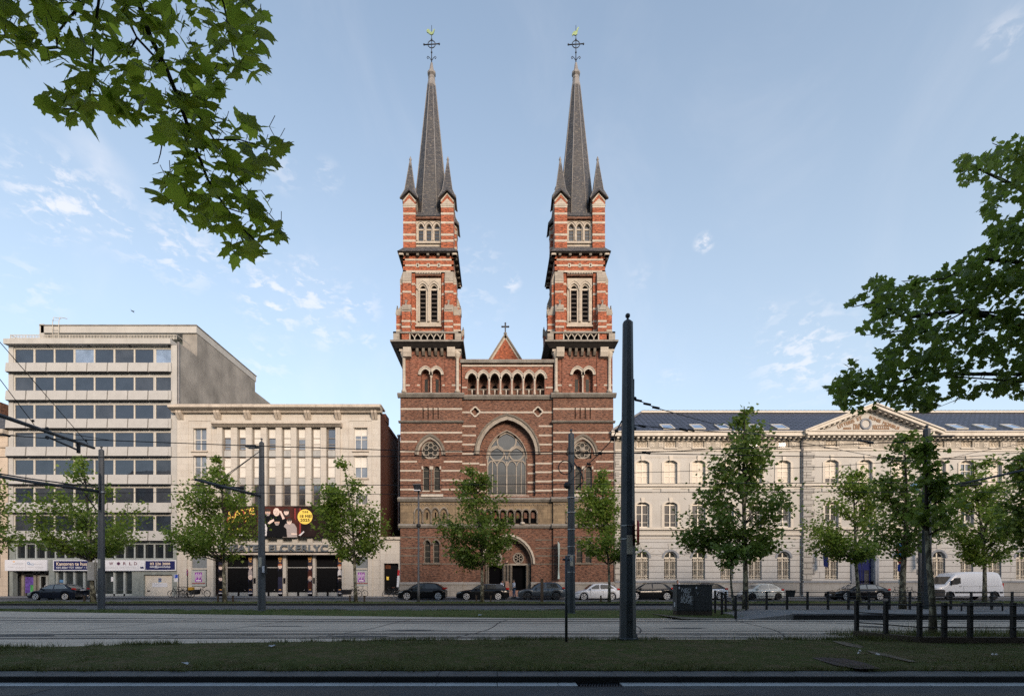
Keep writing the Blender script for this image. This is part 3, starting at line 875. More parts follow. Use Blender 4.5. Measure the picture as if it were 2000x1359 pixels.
 for z in (1055, 1071, 1086, 1102):
  bands(mb, [Z(z)], .12, x0, x1, yC - .02, yC + .1, [Op(portal.cx, portal.half + .42, 0, portal.zs, 'pointed', 1.12)], M_cstone_d)
 obj('front_wall', mb, church)
 # great window: tracery and glass
 mb = MB(M_tracery, M_winglass)
 yw = yC + .70
 pane(mb, win, yw + .14, M_winglass, -.02)
 mb.ring(win.outline(-.02, 0), win.outline(.12, .1), yw, yw + .2, M_tracery, closed=True)
 def circ(px, py, r, w, y0=yw, y1=yw + .16):
  o_ = [(X(px) + r * KF * math.cos(2 * math.pi * i / 28), Z(py) + r * KF * math.sin(2 * math.pi * i / 28)) for i in range(29)]
  i_ = [(X(px) + (r * KF - w) * math.cos(2 * math.pi * i / 28), Z(py) + (r * KF - w) * math.sin(2 * math.pi * i / 28)) for i in range(29)]
  mb.ring(o_, i_, y0, y1, M_tracery)
 circ(990, 857, 20, .15); circ(970.5, 881, 15.5, .14, yw + .01); circ(1009.5, 881, 15.5, .14, yw + .012)
 for cxp in (970.5, 1009.5):
  o2 = Op(X(cxp), 18.5 * KF, Z(964), Z(893), 'pointed', 1.4)
  hood(mb, o2, -.10, .12, yw + .015, yw + .15, M_tracery)
  for q in (-9.2, 9.2):
   o3 = Op(X(cxp + q), 8.6 * KF, Z(964), Z(906), 'pointed', 1.3)
   hood(mb, o3, -.06, .10, yw + .02, yw + .14, M_tracery)
 for px, w in ((961.5, .09), (980.8 + .4, .0), (990, .15), (1018.7, .09), (951.5, .0)):
  if w: mb.box(X(px) - w / 2, X(px) + w / 2, yw + .005, yw + .17, Z(964), Z(897), M_tracery)
 for px in (961.4, 980.6 - 9.4 + 9.4, 999.6, 1018.6):
  pass
 for px in (971, 1009):
  mb.box(X(px) - .045, X(px) + .045, yw + .03, yw + .15, Z(964), Z(905), M_tracery)
 for zz in (925, 945):
  mb.box(win.cx - win.half, win.cx + win.half, yw + .1, yw + .13, Z(zz), Z(zz) + .03, M_tracery)
 mb.prism_x([(yC - .30, Z(976)), (yC - .30, Z(974)), (yC + .72, Z(963)), (yC + .72, Z(976))], X(948), X(1034), M_cstone)
 obj('great_window', mb, church)
 # portal: jambs, tympanum, two dark doorways, trumeau, steps
 mb = MB(M_cstone_d, M_black, M_tracery, M_pink, M_brick_lo)
 yp = yC + .75
 out = portal.outline(.02, 0)
 d1, d2 = Op(X(967.5), 13.5 * KF, .12, Z(1102)), Op(X(1014.5), 13.5 * KF, .12, Z(1102))
 tym = [(x, z) for x, z in portal.outline(.02)[1:-1]]
 tym = [(tym[0][0], Z(1101))] + tym[1:-1] + [(tym[-1][0], Z(1101))]
 mb.prism(tym, yp, yp + .2, M_brick_lo)
 wall(mb, portal.cx - portal.half, portal.cx + portal.half, .12, Z(1101), yp, [d1, d2], M_cstone_d, .5, M_cstone_d)
 for cxp in (970, 1013):
  for i in range(6):
   a = math.pi / 3 * i + .5
   mb.torus((X(cxp) + .29 * math.cos(a), yp - .02, Z(1089) + .29 * math.sin(a)), (0, 1, 0), .17, .035, 14, 5, M_tracery)
  mb.torus((X(cxp), yp - .03, Z(1089)), (0, 1, 0), .54, .06, 24, 6, M_tracery)
  mb.disc_y(X(cxp), Z(1089), .5, yp - .012, yp + .01, 24, M_black)
 mb.torus((X(992), yp - .03, Z(1064)), (0, 1, 0), .45, .06, 24, 6, M_tracery)
 mb.disc_y(X(992), Z(1064), .42, yp - .012, yp + .01, 24, M_cstone_d)
 mb.box(portal.cx - portal.half, portal.cx + portal.half, yp - .12, yp + .02, Z(1103), Z(1099.5), M_tracery)
 for px in (949, 953, 984.5, 991.5, 998, 1030, 1034):
  mb.lathe([(.16, .6), (.16, .75), (.10, .8), (.10, Z(1106)), (.17, Z(1102.5))], X(px), yp - .18, 8, M_cstone_d)
 mb.box(X(983), X(999), yp - .4, yp - .01, .1, Z(1138), M_cstone_d)
 mb.box(X(986), X(995), yp - 1.0, yp - .42, .1, Z(1145), M_pink); mb.box(X(987.2), X(993.8), yp - .9, yp - .5, Z(1145), Z(1134.5), M_pink)
 mb.frustum(X(988), X(994), yp - .45, yp - .15, Z(1098), X(990), X(992), yp - .35, yp - .2, Z(1094), M_pink)
 for i in range(4):
  mb.box(X(962 + i), X(1025 - i), yp - 1.5 + .3 * i, yp - .41 + .002 * i, .10, .12 + .15 * (i + 1), M_pink)
 mb.box(d1.cx - 1.2, d2.cx + 1.2, yp + .5, yp + .6, .1, Z(1100), M_black)
 obj('portal', mb, church)
 # small gable with a cross behind the gallery
 yg = 59.0
 mb = MB(M_brick_hi, M_cstone, M_slate, M_ledge)
 gx = X(987, yg); hw = (1016 - 987) / FPX * yg * 1.5; zt = Z(657, yg); zb = Z(703, yg) - (Z(657, yg) - Z(703, yg)) * .5
 mb.prism([(gx - hw, zb), (gx + hw, zb), (gx, zt)], yg, yg + .4, M_brick_hi)
 def rake(s_, w0, w1, y0, y1, m):
  dx, dz = hw, zt - zb; L = math.hypot(dx, dz); nx, nz = dz / L * s_, dx / L
  a, b = (gx + s_ * hw, zb), (gx, zt)
  mb.prism([(a[0] + nx * w0, a[1] + nz * w0), (b[0] + nx * w0 * (0 if w0 == 0 else 1), b[1] + nz * w0), (gx, b[1] + w1 / max(nz, .2)), (a[0] + nx * w1, a[1] + nz * w1)], y0, y1, m)
 for s_ in (-1, 1): rake(s_, -.16, .06, yg - .03, yg + .1, M_cstone); rake(s_, .065, .22, yg - .16, yg + .5, M_ledge)
 mb.add([(gx - hw, yg + .4, zb), (gx + hw, yg + .4, zb), (gx + hw, yg + 32, zb), (gx - hw, yg + 32, zb), (gx, yg + .4, zt), (gx, yg + 32, zt)],
           [(0, 4, 5, 3), (1, 2, 5, 4), (3, 5, 2)], M_slate)
 gb = obj('nave_gable', mb, church)
 mb = MB(M_iron, M_ledge)
 zc = zt + .05
 mb.lathe([(.15, zc - .1), (.10, zc + .25), (.20, zc + .34), (.20, zc + .46), (.08, zc + .52), (.065, zc + .8)], gx, yg + .2, 8, M_ledge)
 mb.prism([(gx - .065, zc + .5), (gx + .065, zc + .5), (gx + .09, zc + 1.62), (gx - .09, zc + 1.62)], yg + .12, yg + .28, M_iron)
 mb.prism([(gx - .38, zc + 1.14), (gx + .38, zc + 1.14), (gx + .38, zc + 1.28), (gx - .38, zc + 1.28)], yg + .13, yg + .27, M_iron)
 for dx, dz in ((-.38, 1.21), (.38, 1.21), (0, 1.62)): mb.ball((gx + dx, yg + .2, zc + dz), .11, 10, 6, M_iron)
 obj('gable_cross', mb, church)
 mb = MB(M_brick_lo)
 mb.box(X(800), X(1180), FY + 7, FY + 40, .1, Z(760), M_brick_lo)
 obj('nave', mb, church)
church_front()
def tower(dx, cx, label):
 """one tower; dx = offset in photo pixels of its front from the first tower's"""
 P = lambda px: X(px + dx)
 yF = FY - .15
 cy = FY + .1 + 2.6
 mb = MB(M_brick_lo, M_cstone, M_brick_hi, M_ledge, M_beige, M_plinth, M_tracery, M_black, M_cstone_d, M_soffit, M_winglass_d)
 x0, x1 = P(782.5), P(902.5) if dx == 0 else P(901)
 if dx: x0 = P(784)
 rose = Op(P(841), 17.5 * KF, Z(896.5), Z(879), 'round')
 rec = Op(P(841), 22 * KF, Z(972), Z(884), 'pointed', 1.15)
 tw = [Op(P(832.5), 6.2 * KF, Z(960), Z(917), 'round'), Op(P(853.5), 6.2 * KF, Z(960), Z(917), 'round')]
 slits = [Op(P(q), 1.0 * KF, Z(819), Z(797)) for q in (826.7, 836.4, 846.2, 856)]
 arc = [Op(P(818 + 16.4 * i), 5.8 * KF, Z(1022), Z(1001), 'pointed', 1.3) for i in range(4)]
 low = [Op(P(835), 6 * KF, Z(1099), Z(1063), 'pointed', 1.4), Op(P(852.5), 6 * KF, Z(1099), Z(1063), 'pointed', 1.4)]
 bel = [Op(P(831.3), 9 * KF, Z(766), Z(733), 'pointed', 1.25), Op(P(852.7), 9 * KF, Z(766), Z(733), 'pointed', 1.25)]
 wall(mb, x0, x1, .12, Z(1029), yF, low, M_brick_lo, .4, M_cstone_d)
 wall(mb, x0, x1, Z(1029), Z(978), yF, arc, M_beige, .12, M_cstone_d)
 wall(mb, x0, x1, Z(978), Z(771), yF, tw + slits + [rose], M_brick_lo, .35, M_cstone_d)
 for o in slits: mb.box(o.cx - .1, o.cx + .1, yF + .3, yF + .32, o.zb, o.zt, M_black)
 for o in arc:
  mb.box(o.cx - o.half, o.cx + o.half, yF + .12, yF + .2, o.zb, o.zt, M_beige); mb.box(o.cx - .07, o.cx + .07, yF + .10, yF + .118, Z(1014), Z(1000), M_black)
  hood(mb, o, 0, .09, yF - .07, yF + .1, M_cstone_d); hood(mb, o, .093, .06, yF - .12, yF + .1, M_tracery)
 for i in range(5):
  mb.lathe([(.11, Z(1022)), (.11, Z(1019)), (.065, Z(1018)), (.065, Z(1004)), (.12, Z(1001))], P(818 + 16.4 * (i - .5)), yF - .04, 8, M_cstone_d)
 for i in range(int((x1 - x0) / .42)):
  xc = x0 + .21 + i * .42
  mb.ring(arch_pts(xc, Z(986.5), .17, 'round', n=8), arch_pts(xc, Z(986.5), .10, 'round', n=8), yF - .06, yF + .05, M_cstone_d)
 for o in low: hood(mb, o, 0, .12, yF - .1, yF + .1, M_cstone_d)
 mb.box(P(826), P(861), yF - .14, yF + .1, Z(1102), Z(1099), M_cstone_d)
 bz = [Z(q) - .09 for q in (799.4, 845.4, 863, 882, 901.8, 919.5, 938, 956)]
 hoodrose = Op(P(841), 22.5 * KF, Z(891), Z(889), 'pointed', 1.45)
 bands(mb, bz, .17, x0, x1, yF - .02, yF + .1, [Op(o.cx, o.half, o.zb, o.zt) for o in slits] + [Op(P(842.5), 20 * KF, Z(972), Z(905)), Op(P(841), 26 * KF, Z(905), Z(886), 'pointed', 1.4)], M_cstone)
 hood(mb, hoodrose, -.02, .20, yF - .12, yF + .1, M_tracery); hood(mb, hoodrose, .185, .20, yF - .24, yF + .1, M_cstone_d)
 for o in tw: mb.box(o.cx - o.half - .06, o.cx + o.half + .06, yF - .05, yF + .3, o.zb - .02, o.zb + .10, M_cstone)
 mb.box(P(839.5), P(846.5), yF - .06, yF + .1, Z(917), Z(911), M_cstone)
 mb.box(P(824), P(827), yF - .06, yF + .1, Z(917), Z(911), M_cstone); mb.box(P(859), P(862), yF - .06, yF + .1, Z(917), Z(911), M_cstone)
 mb.lathe([(.13, Z(960)), (.09, Z(958)), (.09, Z(922)), (.16, Z(917))], P(843), yF + .02, 10, M_cstone_d)
 mb.prism_x([(yF - .26, Z(971)), (yF - .26, Z(969)), (yF + .3, Z(958.5)), (yF + .3, Z(971))], P(823), P(866), M_cstone)
 def ledge(pa, pb, out, xa=x0, xb=x1, m=M_ledge, yb=yF):
  za, zb = Z(pb), Z(pa)
  prof = lambda o_: [(yb + .1, za), (yb - o_ * .45, za), (yb - o_, za + (zb - za) * .45), (yb - o_, za + (zb - za) * .62), (yb + .1, zb)]
  mb.prism_x(prof(out), xa - out * .6, xb + out * .6, m)
 ledge(767, 778, .42); ledge(821.5, 827, .28); ledge(970, 980, .40); ledge(1022, 1031, .30)
 mb.box(x0 - .05, x1 + .05, yF - .22, yF + .1, .0, Z(1141), M_plinth)
 mb.prism_x([(yF - .30, Z(1141)), (yF - .30, Z(1139.5)), (yF + .1, Z(1135)), (yF + .1, Z(1141))], x0 - .1, x1 + .1, M_plinth)
 for z in (1050, 1071, 1086, 1102):
  bands(mb, [Z(z)], .12, x0, x1, yF - .02, yF + .1, [Op(P(843.5), 19 * KF, Z(1100), Z(1052))], M_cstone_d)
 # sides and back of the lower shaft
 for xs in (x0, x1):
  mb.quad((xs, yF, .1), (xs, yF + 6.2, .1), (xs, yF + 6.2, Z(771)), (xs, yF, Z(771)), M_brick_lo)
  for z in bz:
   mb.box(xs - .02, xs + .02, yF + .0, yF + 6.2, z, z + .17, M_cstone)
 mb.quad((x0, yF + 6.2, .1), (x1, yF + 6.2, .1), (x1, yF + 6.2, Z(771)), (x0, yF + 6.2, Z(771)), M_brick_lo)
 # ---- belfry base, under the balcony
 bx0, bx1 = P(786), P(900)
 wall(mb, bx0, bx1, Z(771), Z(684), yF + .12, bel, M_brick_mid, .55, M_brick_mid)
 for o in bel:
  hood(mb, o, 0, .20, yF - .02, yF + .3, M_cstone); hood(mb, o, .205, .07, yF - .07, yF + .2, M_cstone)
  mb.box(o.cx - o.half, o.cx + o.half, yF + .67, yF + .75, o.zb, o.zt, M_brick_mid)
  mb.box(o.cx - .16, o.cx + .16, yF + .645, yF + .668, Z(763), Z(737), M_winglass_d)
  mb.box(o.cx - .30, o.cx + .30, yF + .5, yF + .64, Z(767), Z(764), M_cstone)
 mb.lathe([(.15, Z(767)), (.10, Z(765)), (.10, Z(738)), (.17, Z(733))], P(842), yF + .2, 10, M_cstone)
 for xs in (bx0, bx1):
  mb.quad((xs, yF + .12, Z(771)), (xs, yF + 6, Z(771)), (xs, yF + 6, Z(684)), (xs, yF + .12, Z(684)), M_brick_mid)
 mb.quad((bx0, yF + 6, Z(771)), (bx1, yF + 6, Z(771)), (bx1, yF + 6, Z(684)), (bx0, yF + 6, Z(684)), M_brick_mid)
 bands(mb, [Z(754)], .17, bx0, bx1, yF + .1, yF + .2, [Op(P(842), 22 * KF, Z(771), Z(730))], M_cstone)
 for px in (808, 876): mb.box(P(px) - .35, P(px) + .35, yF + .02, yF + .118, Z(769), Z(690), M_brick_mid)
 for px in (789.5, 893.5):
  mb.lathe([(.27, Z(768)), (.27, Z(764)), (.17, Z(761)), (.16, Z(703)), (.20, Z(701)), (.36, Z(694)), (.38, Z(690))], P(px), yF + .02, 12, M_cstone)
  mb.box(P(px) - .42, P(px) + .42, yF - .35, yF + .5, Z(690), Z(686), M_cstone)
 for px in (797, 882):
  mb.prism_x([(yF + .2, Z(702)), (yF - .35, Z(700)), (yF - .5, Z(692)), (yF - .5, Z(683)), (yF + .2, Z(683))], P(px) - .4, P(px) + .4, M_cstone)
 for i in range(5):
  xc = P(816 + 12 * i)
  mb.prism_x([(yF + .2, Z(697)), (yF - .1, Z(696)), (yF - .35, Z(690)), (yF - .35, Z(684)), (yF + .2, Z(684))], xc - .13, xc + .13, M_cstone_d)
 mb.box(P(809), P(871), yF + .09, yF + .118, Z(700), Z(684), M_brick_lo)
 # ---- upper shaft: everything four times round
 a = 2.6
 def body(z0, z1, h, m): mb.box(cx - h, cx + h, cy - h, cy + h, z0, z1, m)
 # balcony slab, a moulded corbel course running round
 hb = 3.72
 mb.frustum(cx - hb + .55, cx + hb - .55, cy - hb + .55, cy + hb - .55, Z(684), cx - hb + .1, cx + hb - .1, cy - hb + .1, cy + hb - .1, Z(676), M_soffit)  # underside coloured dark to stand in for shade under the balcony
 body(Z(676), Z(672.5), hb, M_ledge)
 # core
 body(Z(684), Z(531), a - .42, M_brick_hi)
 body(Z(531), Z(497), a, M_brick_hi)
 ub = [554, 574, 602.7, 627, 646]
 tops = [(Z(672.5), Z(612), .72), (Z(612), Z(545), .30)]
 L = lambda px: (px - 839) * KF
 belfry_ops = [Op(L(831.3) + .0, 5.9 * KF, Z(626), Z(562), 'pointed', 1.35), Op(L(852.7) - .75 + .6, 5.9 * KF, Z(626), Z(562), 'pointed', 1.35)]
 belfry_ops = [Op(-.58, 5.9 * KF, Z(626), Z(562), 'pointed', 1.35), Op(.58, 5.9 * KF, Z(626), Z(562), 'pointed', 1.35)]
 parts_T = []
 for k in range(4):
  T = Matrix.Translation((cx, cy, 0)) @ Matrix.Rotation(k * math.pi / 2, 4, 'Z')
  parts_T.append(T)
  mb.T = T
  # face panel behind the window, set back between the corner piers
  wall(mb, -a + .2, a - .2, Z(672), Z(531), -a + .32, [Op(0, 1.28, Z(634), Z(540))], M_brick_hi, .1, M_brick_hi)
  bands(mb, [Z(q) for q in ub], .19, -a + .2, a - .2, -a + .30, -a + .4, [Op(0, 1.30, Z(633), Z(541))], M_cstone)
  mb.box(-1.36, 1.36, -a + .26, -a + .42, Z(650), Z(646), M_cstone)
  mb.box(-1.73, 1.73, -a - .42, -a - .38, Z(672), Z(656.5), M_black)  # black panels painted in as the shade behind the balustrade
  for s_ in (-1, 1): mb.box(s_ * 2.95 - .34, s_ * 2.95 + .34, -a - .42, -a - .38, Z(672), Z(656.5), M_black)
  # inner pier strip each side
  for s_ in (-1, 1):
   xa, xb = sorted((s_ * 1.40, s_ * 1.78))
   mb.box(xa, xb, -a + .12, -a + .5, Z(672), Z(531), M_brick_hi)
   for q in ub: mb.box(xa - .01, xb + .01, -a + .10, -a + .5, Z(q), Z(q) + .19, M_cstone)
  # corner buttresses in two offsets, both faces of each corner
  for s_ in (-1, 1):
   xa, xb = sorted((s_ * 1.74, s_ * (a + .0)))
   for (z0, z1, pr) in tops:
    mb.box(xa, xb, -a - pr, -a + .5, z0, z1, M_brick_hi)
    for q in [Z(p_) for p_ in (646, 635, 574)] + ([Z(555)] if pr < .5 else []):
     if z0 < q < z1 - .2: mb.box(xa - .015, xb + .015, -a - pr - .02, -a + .5, q, q + .19, M_cstone)
   # weathering of the lower offset with its little gablet
   mb.box(xa - .02, xb + .02, -a - .74, -a + .5, Z(615), Z(612), M_cstone_m)
   mb.prism_x([(-a - .72, Z(612)), (-a - .30, Z(597)), (-a + .3, Z(597)), (-a + .3, Z(612))], xa - .01, xb + .01, M_cstone_m)
   xm = (xa + xb) / 2
   mb.prism([(xm - .38, Z(611.5)), (xm + .38, Z(611.5)), (xm, Z(598))], -a - .80, -a - .5, M_cstone_m)
   mb.lathe([(.05, Z(599)), (.12, Z(597)), (.06, Z(595.5)), (.05, Z(592))], xm, -a - .68, 6, M_ledge)
   mb.box(xm - .17, xm + .17, -a - .72, -a - .64, Z(594.5), Z(593.2), M_ledge)
   # upper weathering
   mb.box(xa - .02, xb + .02, -a - .33, -a + .5, Z(551), Z(545), M_cstone_m)
   mb.prism_x([(-a - .31, Z(545)), (-a - .02, Z(529)), (-a + .4, Z(529)), (-a + .4, Z(545))], xa - .008, xb + .008, M_cstone_m)
  # stone band, slit frieze, dentils under the eave
  mb.box(-a - .03, a + .03, -a - .03, -a + .3, Z(531), Z(527.2), M_cstone)
  for i in range(16): mb.box(-1.28 + i * .166, -1.19 + i * .166, -a - .10, -a + .3, Z(534.5), Z(531.4), M_cstone)
  mb.box(-1.34, 1.34, -a - .02, -a + .35, Z(537.5), Z(534.6), M_brick_lo)
  mb.box(-a - .02, a + .02, -a - .02, -a + .2, Z(519), Z(515.5), M_cstone); mb.box(-a - .02, a + .02, -a - .02, -a + .2, Z(508), Z(504.5), M_cstone)
  for q in (-1.1, 0, 1.1):
   mb.box(q - .15, q + .15, -a - .05, -a + .2, Z(521.5), Z(513.5), M_cstone); mb.box(q - .05, q + .05, -a - .056, -a - .049, Z(519.7), Z(515.2), M_black)
  for q in (-2.1, -1.05, 0, 1.05, 2.1): mb.box(q - .13, q + .13, -a - .36, -a + .2, Z(501.5), Z(497.3), M_cstone_d)
  for q in (-2.75, 2.75): mb.box(q - .2, q + .2, -a - .4, -a + .1, Z(501), Z(496.8), M_cstone)
  # top stage: stone panel with three lights between square corner piers
  tri = [Op((i - 1) * .83, .25, Z(464), Z(437), 'pointed', 1.3) for i in range(3)]
  wall(mb, -1.36, 1.36, Z(476), Z(420), -a + .45, tri, M_cstone, .22, M_cstone)
  for o in tri: hood(mb, o, .02, .13, -a + .36, -a + .5, M_cstone); hood(mb, o, .155, .05, -a + .31, -a + .5, M_tracery)
  for q in (-1.245, -.415, .415, 1.245): mb.lathe([(.12, Z(464)), (.08, Z(462)), (.08, Z(441)), (.13, Z(437.5))], q, -a + .40, 8, M_cstone)
  mb.box(-1.36, 1.36, -a + .28, -a + .5, Z(470), Z(466), M_cstone)
  mb.box(-1.36, 1.36, -a + .2, -a + .5, Z(423), Z(419), M_brick_lo)
  for o in tri:
   mb.box(o.cx - .25, o.cx + .25, -a + .63, -a + .66, Z(464), Z(430), M_winglass)
   for q in (442, 449, 456): mb.box(o.cx - .25, o.cx + .25, -a + .6, -a + .629, Z(q), Z(q) + .05, M_cstone_d)
   mb.box(o.cx - .25, o.cx + .25, -a + .57, -a + .632, Z(441), Z(438.5), M_cstone)
  xa, xb = 1.32, a
  for s_ in (1,):
   mb.box(xa, xb, -a, -a + 1.28, Z(484), Z(399), M_brick_hi)
   for q in (402, 416, 433.5, 457, 469): mb.box(xa - .015, xb + .015, -a - .015, -a + 1.295, Z(q + 2.2), Z(q - 2.0), M_cstone)
   mb.box(xa - .05, xb + .05, -a - .05, -a + 1.33, Z(400.5), Z(398), M_cstone)
   xm, ym = (xa + xb) / 2, -a + .64
   mb.box(xa, xb, -a, -a + 1.28, Z(398), Z(391), M_brick_hi)
   for r_ in range(4):
    mb.T = T @ Matrix.Translation((xm, ym, 0)) @ Matrix.Rotation(r_ * math.pi / 2, 4, 'Z')
    mb.prism([(-.62, Z(391)), (.62, Z(391)), (0, Z(375))], -.64, -.3, M_brick_hi)
    mb.prism([(-.60, Z(398)), (.60, Z(398)), (0, Z(387))], -.70, -.4, M_cstone)
    for s2 in (-1, 1): mb.prism([(s2 * .70, Z(391)), (s2 * .62, Z(393)), (0, Z(378.5)), (0, Z(375.5))], -.68, -.5, M_cstone)
   mb.T = T
  mb.box(-a - .05, a + .05, -a - .05, -a + .02, Z(484.5), Z(483.4), M_cstone_d)
 mb.T = None
 body(Z(500), Z(420), a - .72, M_brick_hi)
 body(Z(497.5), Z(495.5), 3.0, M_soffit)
 tw_o = obj('tower', mb, church)
 # slate skirt under the top stage
 mb = MB(M_slate)
 mb.frustum(cx - 3.12, cx + 3.12, cy - 3.12, cy + 3.12, Z(495.4), cx - 2.62, cx + 2.62, cy - 2.62, cy + 2.62, Z(483), M_slate)
 mb.frustum(cx - 2.4, cx + 2.4, cy - 2.6, cy + 2.6, Z(483), cx - 2.15, cx + 2.15, cy - 2.12, cy + 2.12, Z(474), M_slate)
 obj('skirt_roof', mb, tw_o)
 # windows of the belfry: stone frame with boards between
 for T in parts_T[:]:
  mb = MB(M_cstone, M_louvre, M_black); mb.T = T
  big = Op(0, 1.24, Z(634), Z(545))
  wall(mb, -1.28, 1.28, Z(634), Z(540), -a + .20, belfry_ops, M_cstone, .3, M_cstone)
  mb.box(-1.36, 1.36, -a + .06, -a + .5, Z(636), Z(633), M_cstone)
  for o in belfry_ops:
   hood(mb, o, .12, .16, -a + .07, -a + .3, M_cstone); hood(mb, o, .285, .06, -a + .02, -a + .3, M_cstone)
   mb.box(o.cx - o.half, o.cx + o.half, -a + .385, -a + .41, o.zb, o.zt, M_black)
   for i in range(8):
    z = o.zb + .15 + i * (o.zs - o.zb) / 7.6
    mb.prism_x([(-a + .27, z), (-a + .38, z + .16), (-a + .38, z + .20), (-a + .27, z + .05)], o.cx - o.half, o.cx + o.half, M_louvre)
   mb.box(o.cx - o.half, o.cx + o.half, -a + .24, -a + .4, o.zs - .08, o.zs + .10, M_cstone)
  for q in (-1.0, 0, 1.0): mb.lathe([(.14, o.zb), (.09, o.zb + .15), (.09, o.zs - .2), (.15, o.zs)], q, -a + .16, 8, M_cstone)
  obj('belfry_window', mb, tw_o)
 # balustrade of the balcony
 mb = MB(M_ledge, M_cstone)
 for T in parts_T:
  mb.T = T
  h = a + .80
  mb.box(-h - .06, h + .06, -h - .06, -h + .24, Z(657.5), Z(654.5), M_ledge)
  for q in (-h + .25, h - .25): mb.box(q - .3, q + .3, -h - .02, -h + .58, Z(672.4), Z(657.6), M_cstone_m)
  for q in (-1.78, 1.78): mb.box(q - .06, q + .06, -h + .02, -h + .2, Z(672.4), Z(657.6), M_cstone)
  for i in range(5):
   xc = -1.3 + i * .65
   mb.lathe([(.13, Z(672.4)), (.07, Z(671)), (.06, Z(664))], xc, -h + .11, 8, M_cstone)
   for s_ in (-1, 1): mb.prism([(xc - .05, Z(665)), (xc + .05, Z(665)), (xc + s_ * .30 + .04, Z(657.6)), (xc + s_ * .30 - .06, Z(657.6))], -h + .05, -h + .17, M_cstone)
 mb.T = None
 obj('balustrade', mb, tw_o)
 # corner pinnacles
 for T in parts_T:
  mb = MB(M_slate, M_lead, M_soffit); mb.T = T @ Matrix.Translation(((1.32 + a) / 2, -a + .64, 0))
  h = .93; zc, zm, zt = Z(389), Z(371.5), Z(304)
  r0 = .07
  # eaves follow the little gables: low at the corners, high in the middle; concave pyramid
  cor = [(-h, -h), (h, -h), (h, h), (-h, h)]
  mid = [(0, -h * .93), (h * .93, 0), (0, h * .93), (-h * .93, 0)]
  base = []
  for i in range(4): base += [(cor[i][0], cor[i][1], zc), (mid[i][0], mid[i][1], zm)]
  v1 = [(x * .55, y * .55, zc + (zt - zc) * .26 + (.0 if i % 2 == 0 else .25)) for i, (x, y, z) in enumerate(base)]
  top = [(x / h * r0, y / h * r0, zt) for x, y, z in base]
  und = [(x, y, z - .14) for x, y, z in base]; inn = [(x * .68, y * .68, z - .05) for x, y, z in base]
  V = base + v1 + top + und + inn
  F = []
  for i in range(8):
   j = (i + 1) % 8
   F += [(i, j, 8 + j, 8 + i), (8 + i, 8 + j, 16 + j, 16 + i)]
  mb.add(V, F, M_slate)
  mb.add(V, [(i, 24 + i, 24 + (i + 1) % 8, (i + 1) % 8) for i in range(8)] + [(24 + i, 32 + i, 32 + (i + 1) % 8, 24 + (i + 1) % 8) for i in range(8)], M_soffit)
  mb.lathe([(.10, zt - .7), (.15, zt - .6), (.12, zt - .3), (.09, zt + .1), (.15, zt + .18), (.02, zt + .55)], 0, 0, 8, M_lead)
  for i in (0, 2, 4, 6):
   mb.tube([base[i], v1[i], top[i]], [.04, .035, .03], 5, M_lead)
  obj('corner_pinnacle', mb, tw_o)
 # spire: octagon with flat faces to the front, leaded ridges
 mb = MB(M_slate, M_lead, M_soffit)
 def octo(r, z):
  return [(cx + r / math.cos(math.pi / 8) * math.cos(math.pi / 8 + k * math.pi / 4 - math.pi / 2), cy + r / math.cos(math.pi / 8) * math.sin(math.pi / 8 + k * math.pi / 4 - math.pi / 2), z) for k in range(8)]
 zt_ = Z(171, cy); zb_ = Z(420)
 A, B = octo(1.98, zb_), octo(.43, zt_)
 mb.add(A + B, [(i, (i + 1) % 8, 8 + (i + 1) % 8, 8 + i) for i in range(8)], M_slate)
 for i in range(8): mb.tube([A[i], B[i]], [.055, .045], 5, M_lead)
 mb.frustum(cx - 2.25, cx + 2.25, cy - 2.42, cy + 2.42, Z(417.5), cx - 1.8, cx + 1.8, cy - 1.85, cy + 1.85, Z(403), M_slate)
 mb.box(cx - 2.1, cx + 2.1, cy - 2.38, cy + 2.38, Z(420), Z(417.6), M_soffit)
 zz = lambda p_: Z(p_, cy)
 mb.lathe([(.46, zz(172)), (.50, zz(170)), (.36, zz(157)), (.40, zz(155.5)), (.30, zz(150)), (.46, zz(147)), (.46, zz(143)), (.26, zz(139)), (.12, zz(124))], cx, cy, 8, M_lead, False, math.pi / 8)
 obj('spire', mb, tw_o)
 # weathercock on a ringed iron cross
 mb = MB(M_iron, M_verdigris)
 mb.tube([(cx, cy, zz(128)), (cx, cy, zz(50))], [.06, .025], 6, M_iron)
 mb.tube([(cx - .82, cy, zz(88)), (cx + .82, cy, zz(86))], .055, 6, M_iron)
 mb.torus((cx, cy, zz(87)), (0, 1, 0), .40, .045, 24, 6, M_iron)
 for s_ in (-1, 1):
  mb.ball((cx + s_ * .82, cy, zz(87) + .03 * s_), .10, 8, 5, M_iron)
  mb.tube([(cx + s_ * .05, cy, zz(118)), (cx + s_ * .22, cy, zz(113)), (cx + s_ * .42, cy, zz(110.5)), (cx + s_ * .50, cy, zz(113)), (cx + s_ * .42, cy, zz(115.5)), (cx + s_ * .34, cy, zz(114))], .035, 5, M_iron)
 mb.ball((cx, cy, zz(103)), .10, 8, 6, M_iron); mb.ball((cx, cy, zz(78)), .10, 8, 6, M_iron)
 if dx == 0:
  prof = [(-.02, .0), (.18, .10), (.28, .35), (.34, .62), (.22, .60), (.14, .36), (0, .26), (-.14, .34), (-.24, .58), (-.44, .62), (-.56, .46), (-.50, .28), (-.36, .22), (-.2, .08)]
 else:
  prof = [(-.02, -.05), (.14, .06), (.18, .3), (.24, .6), (.32, .82), (.22, .84), (.10, .62), (.02, .42), (-.14, .38), (-.30, .30), (-.42, .05), (-.40, -.15), (-.28, .02), (-.14, -.02)]
 mb.prism([(cx + x, zz(69) + z) for x, z in prof], cy - .05, cy + .05, M_verdigris)
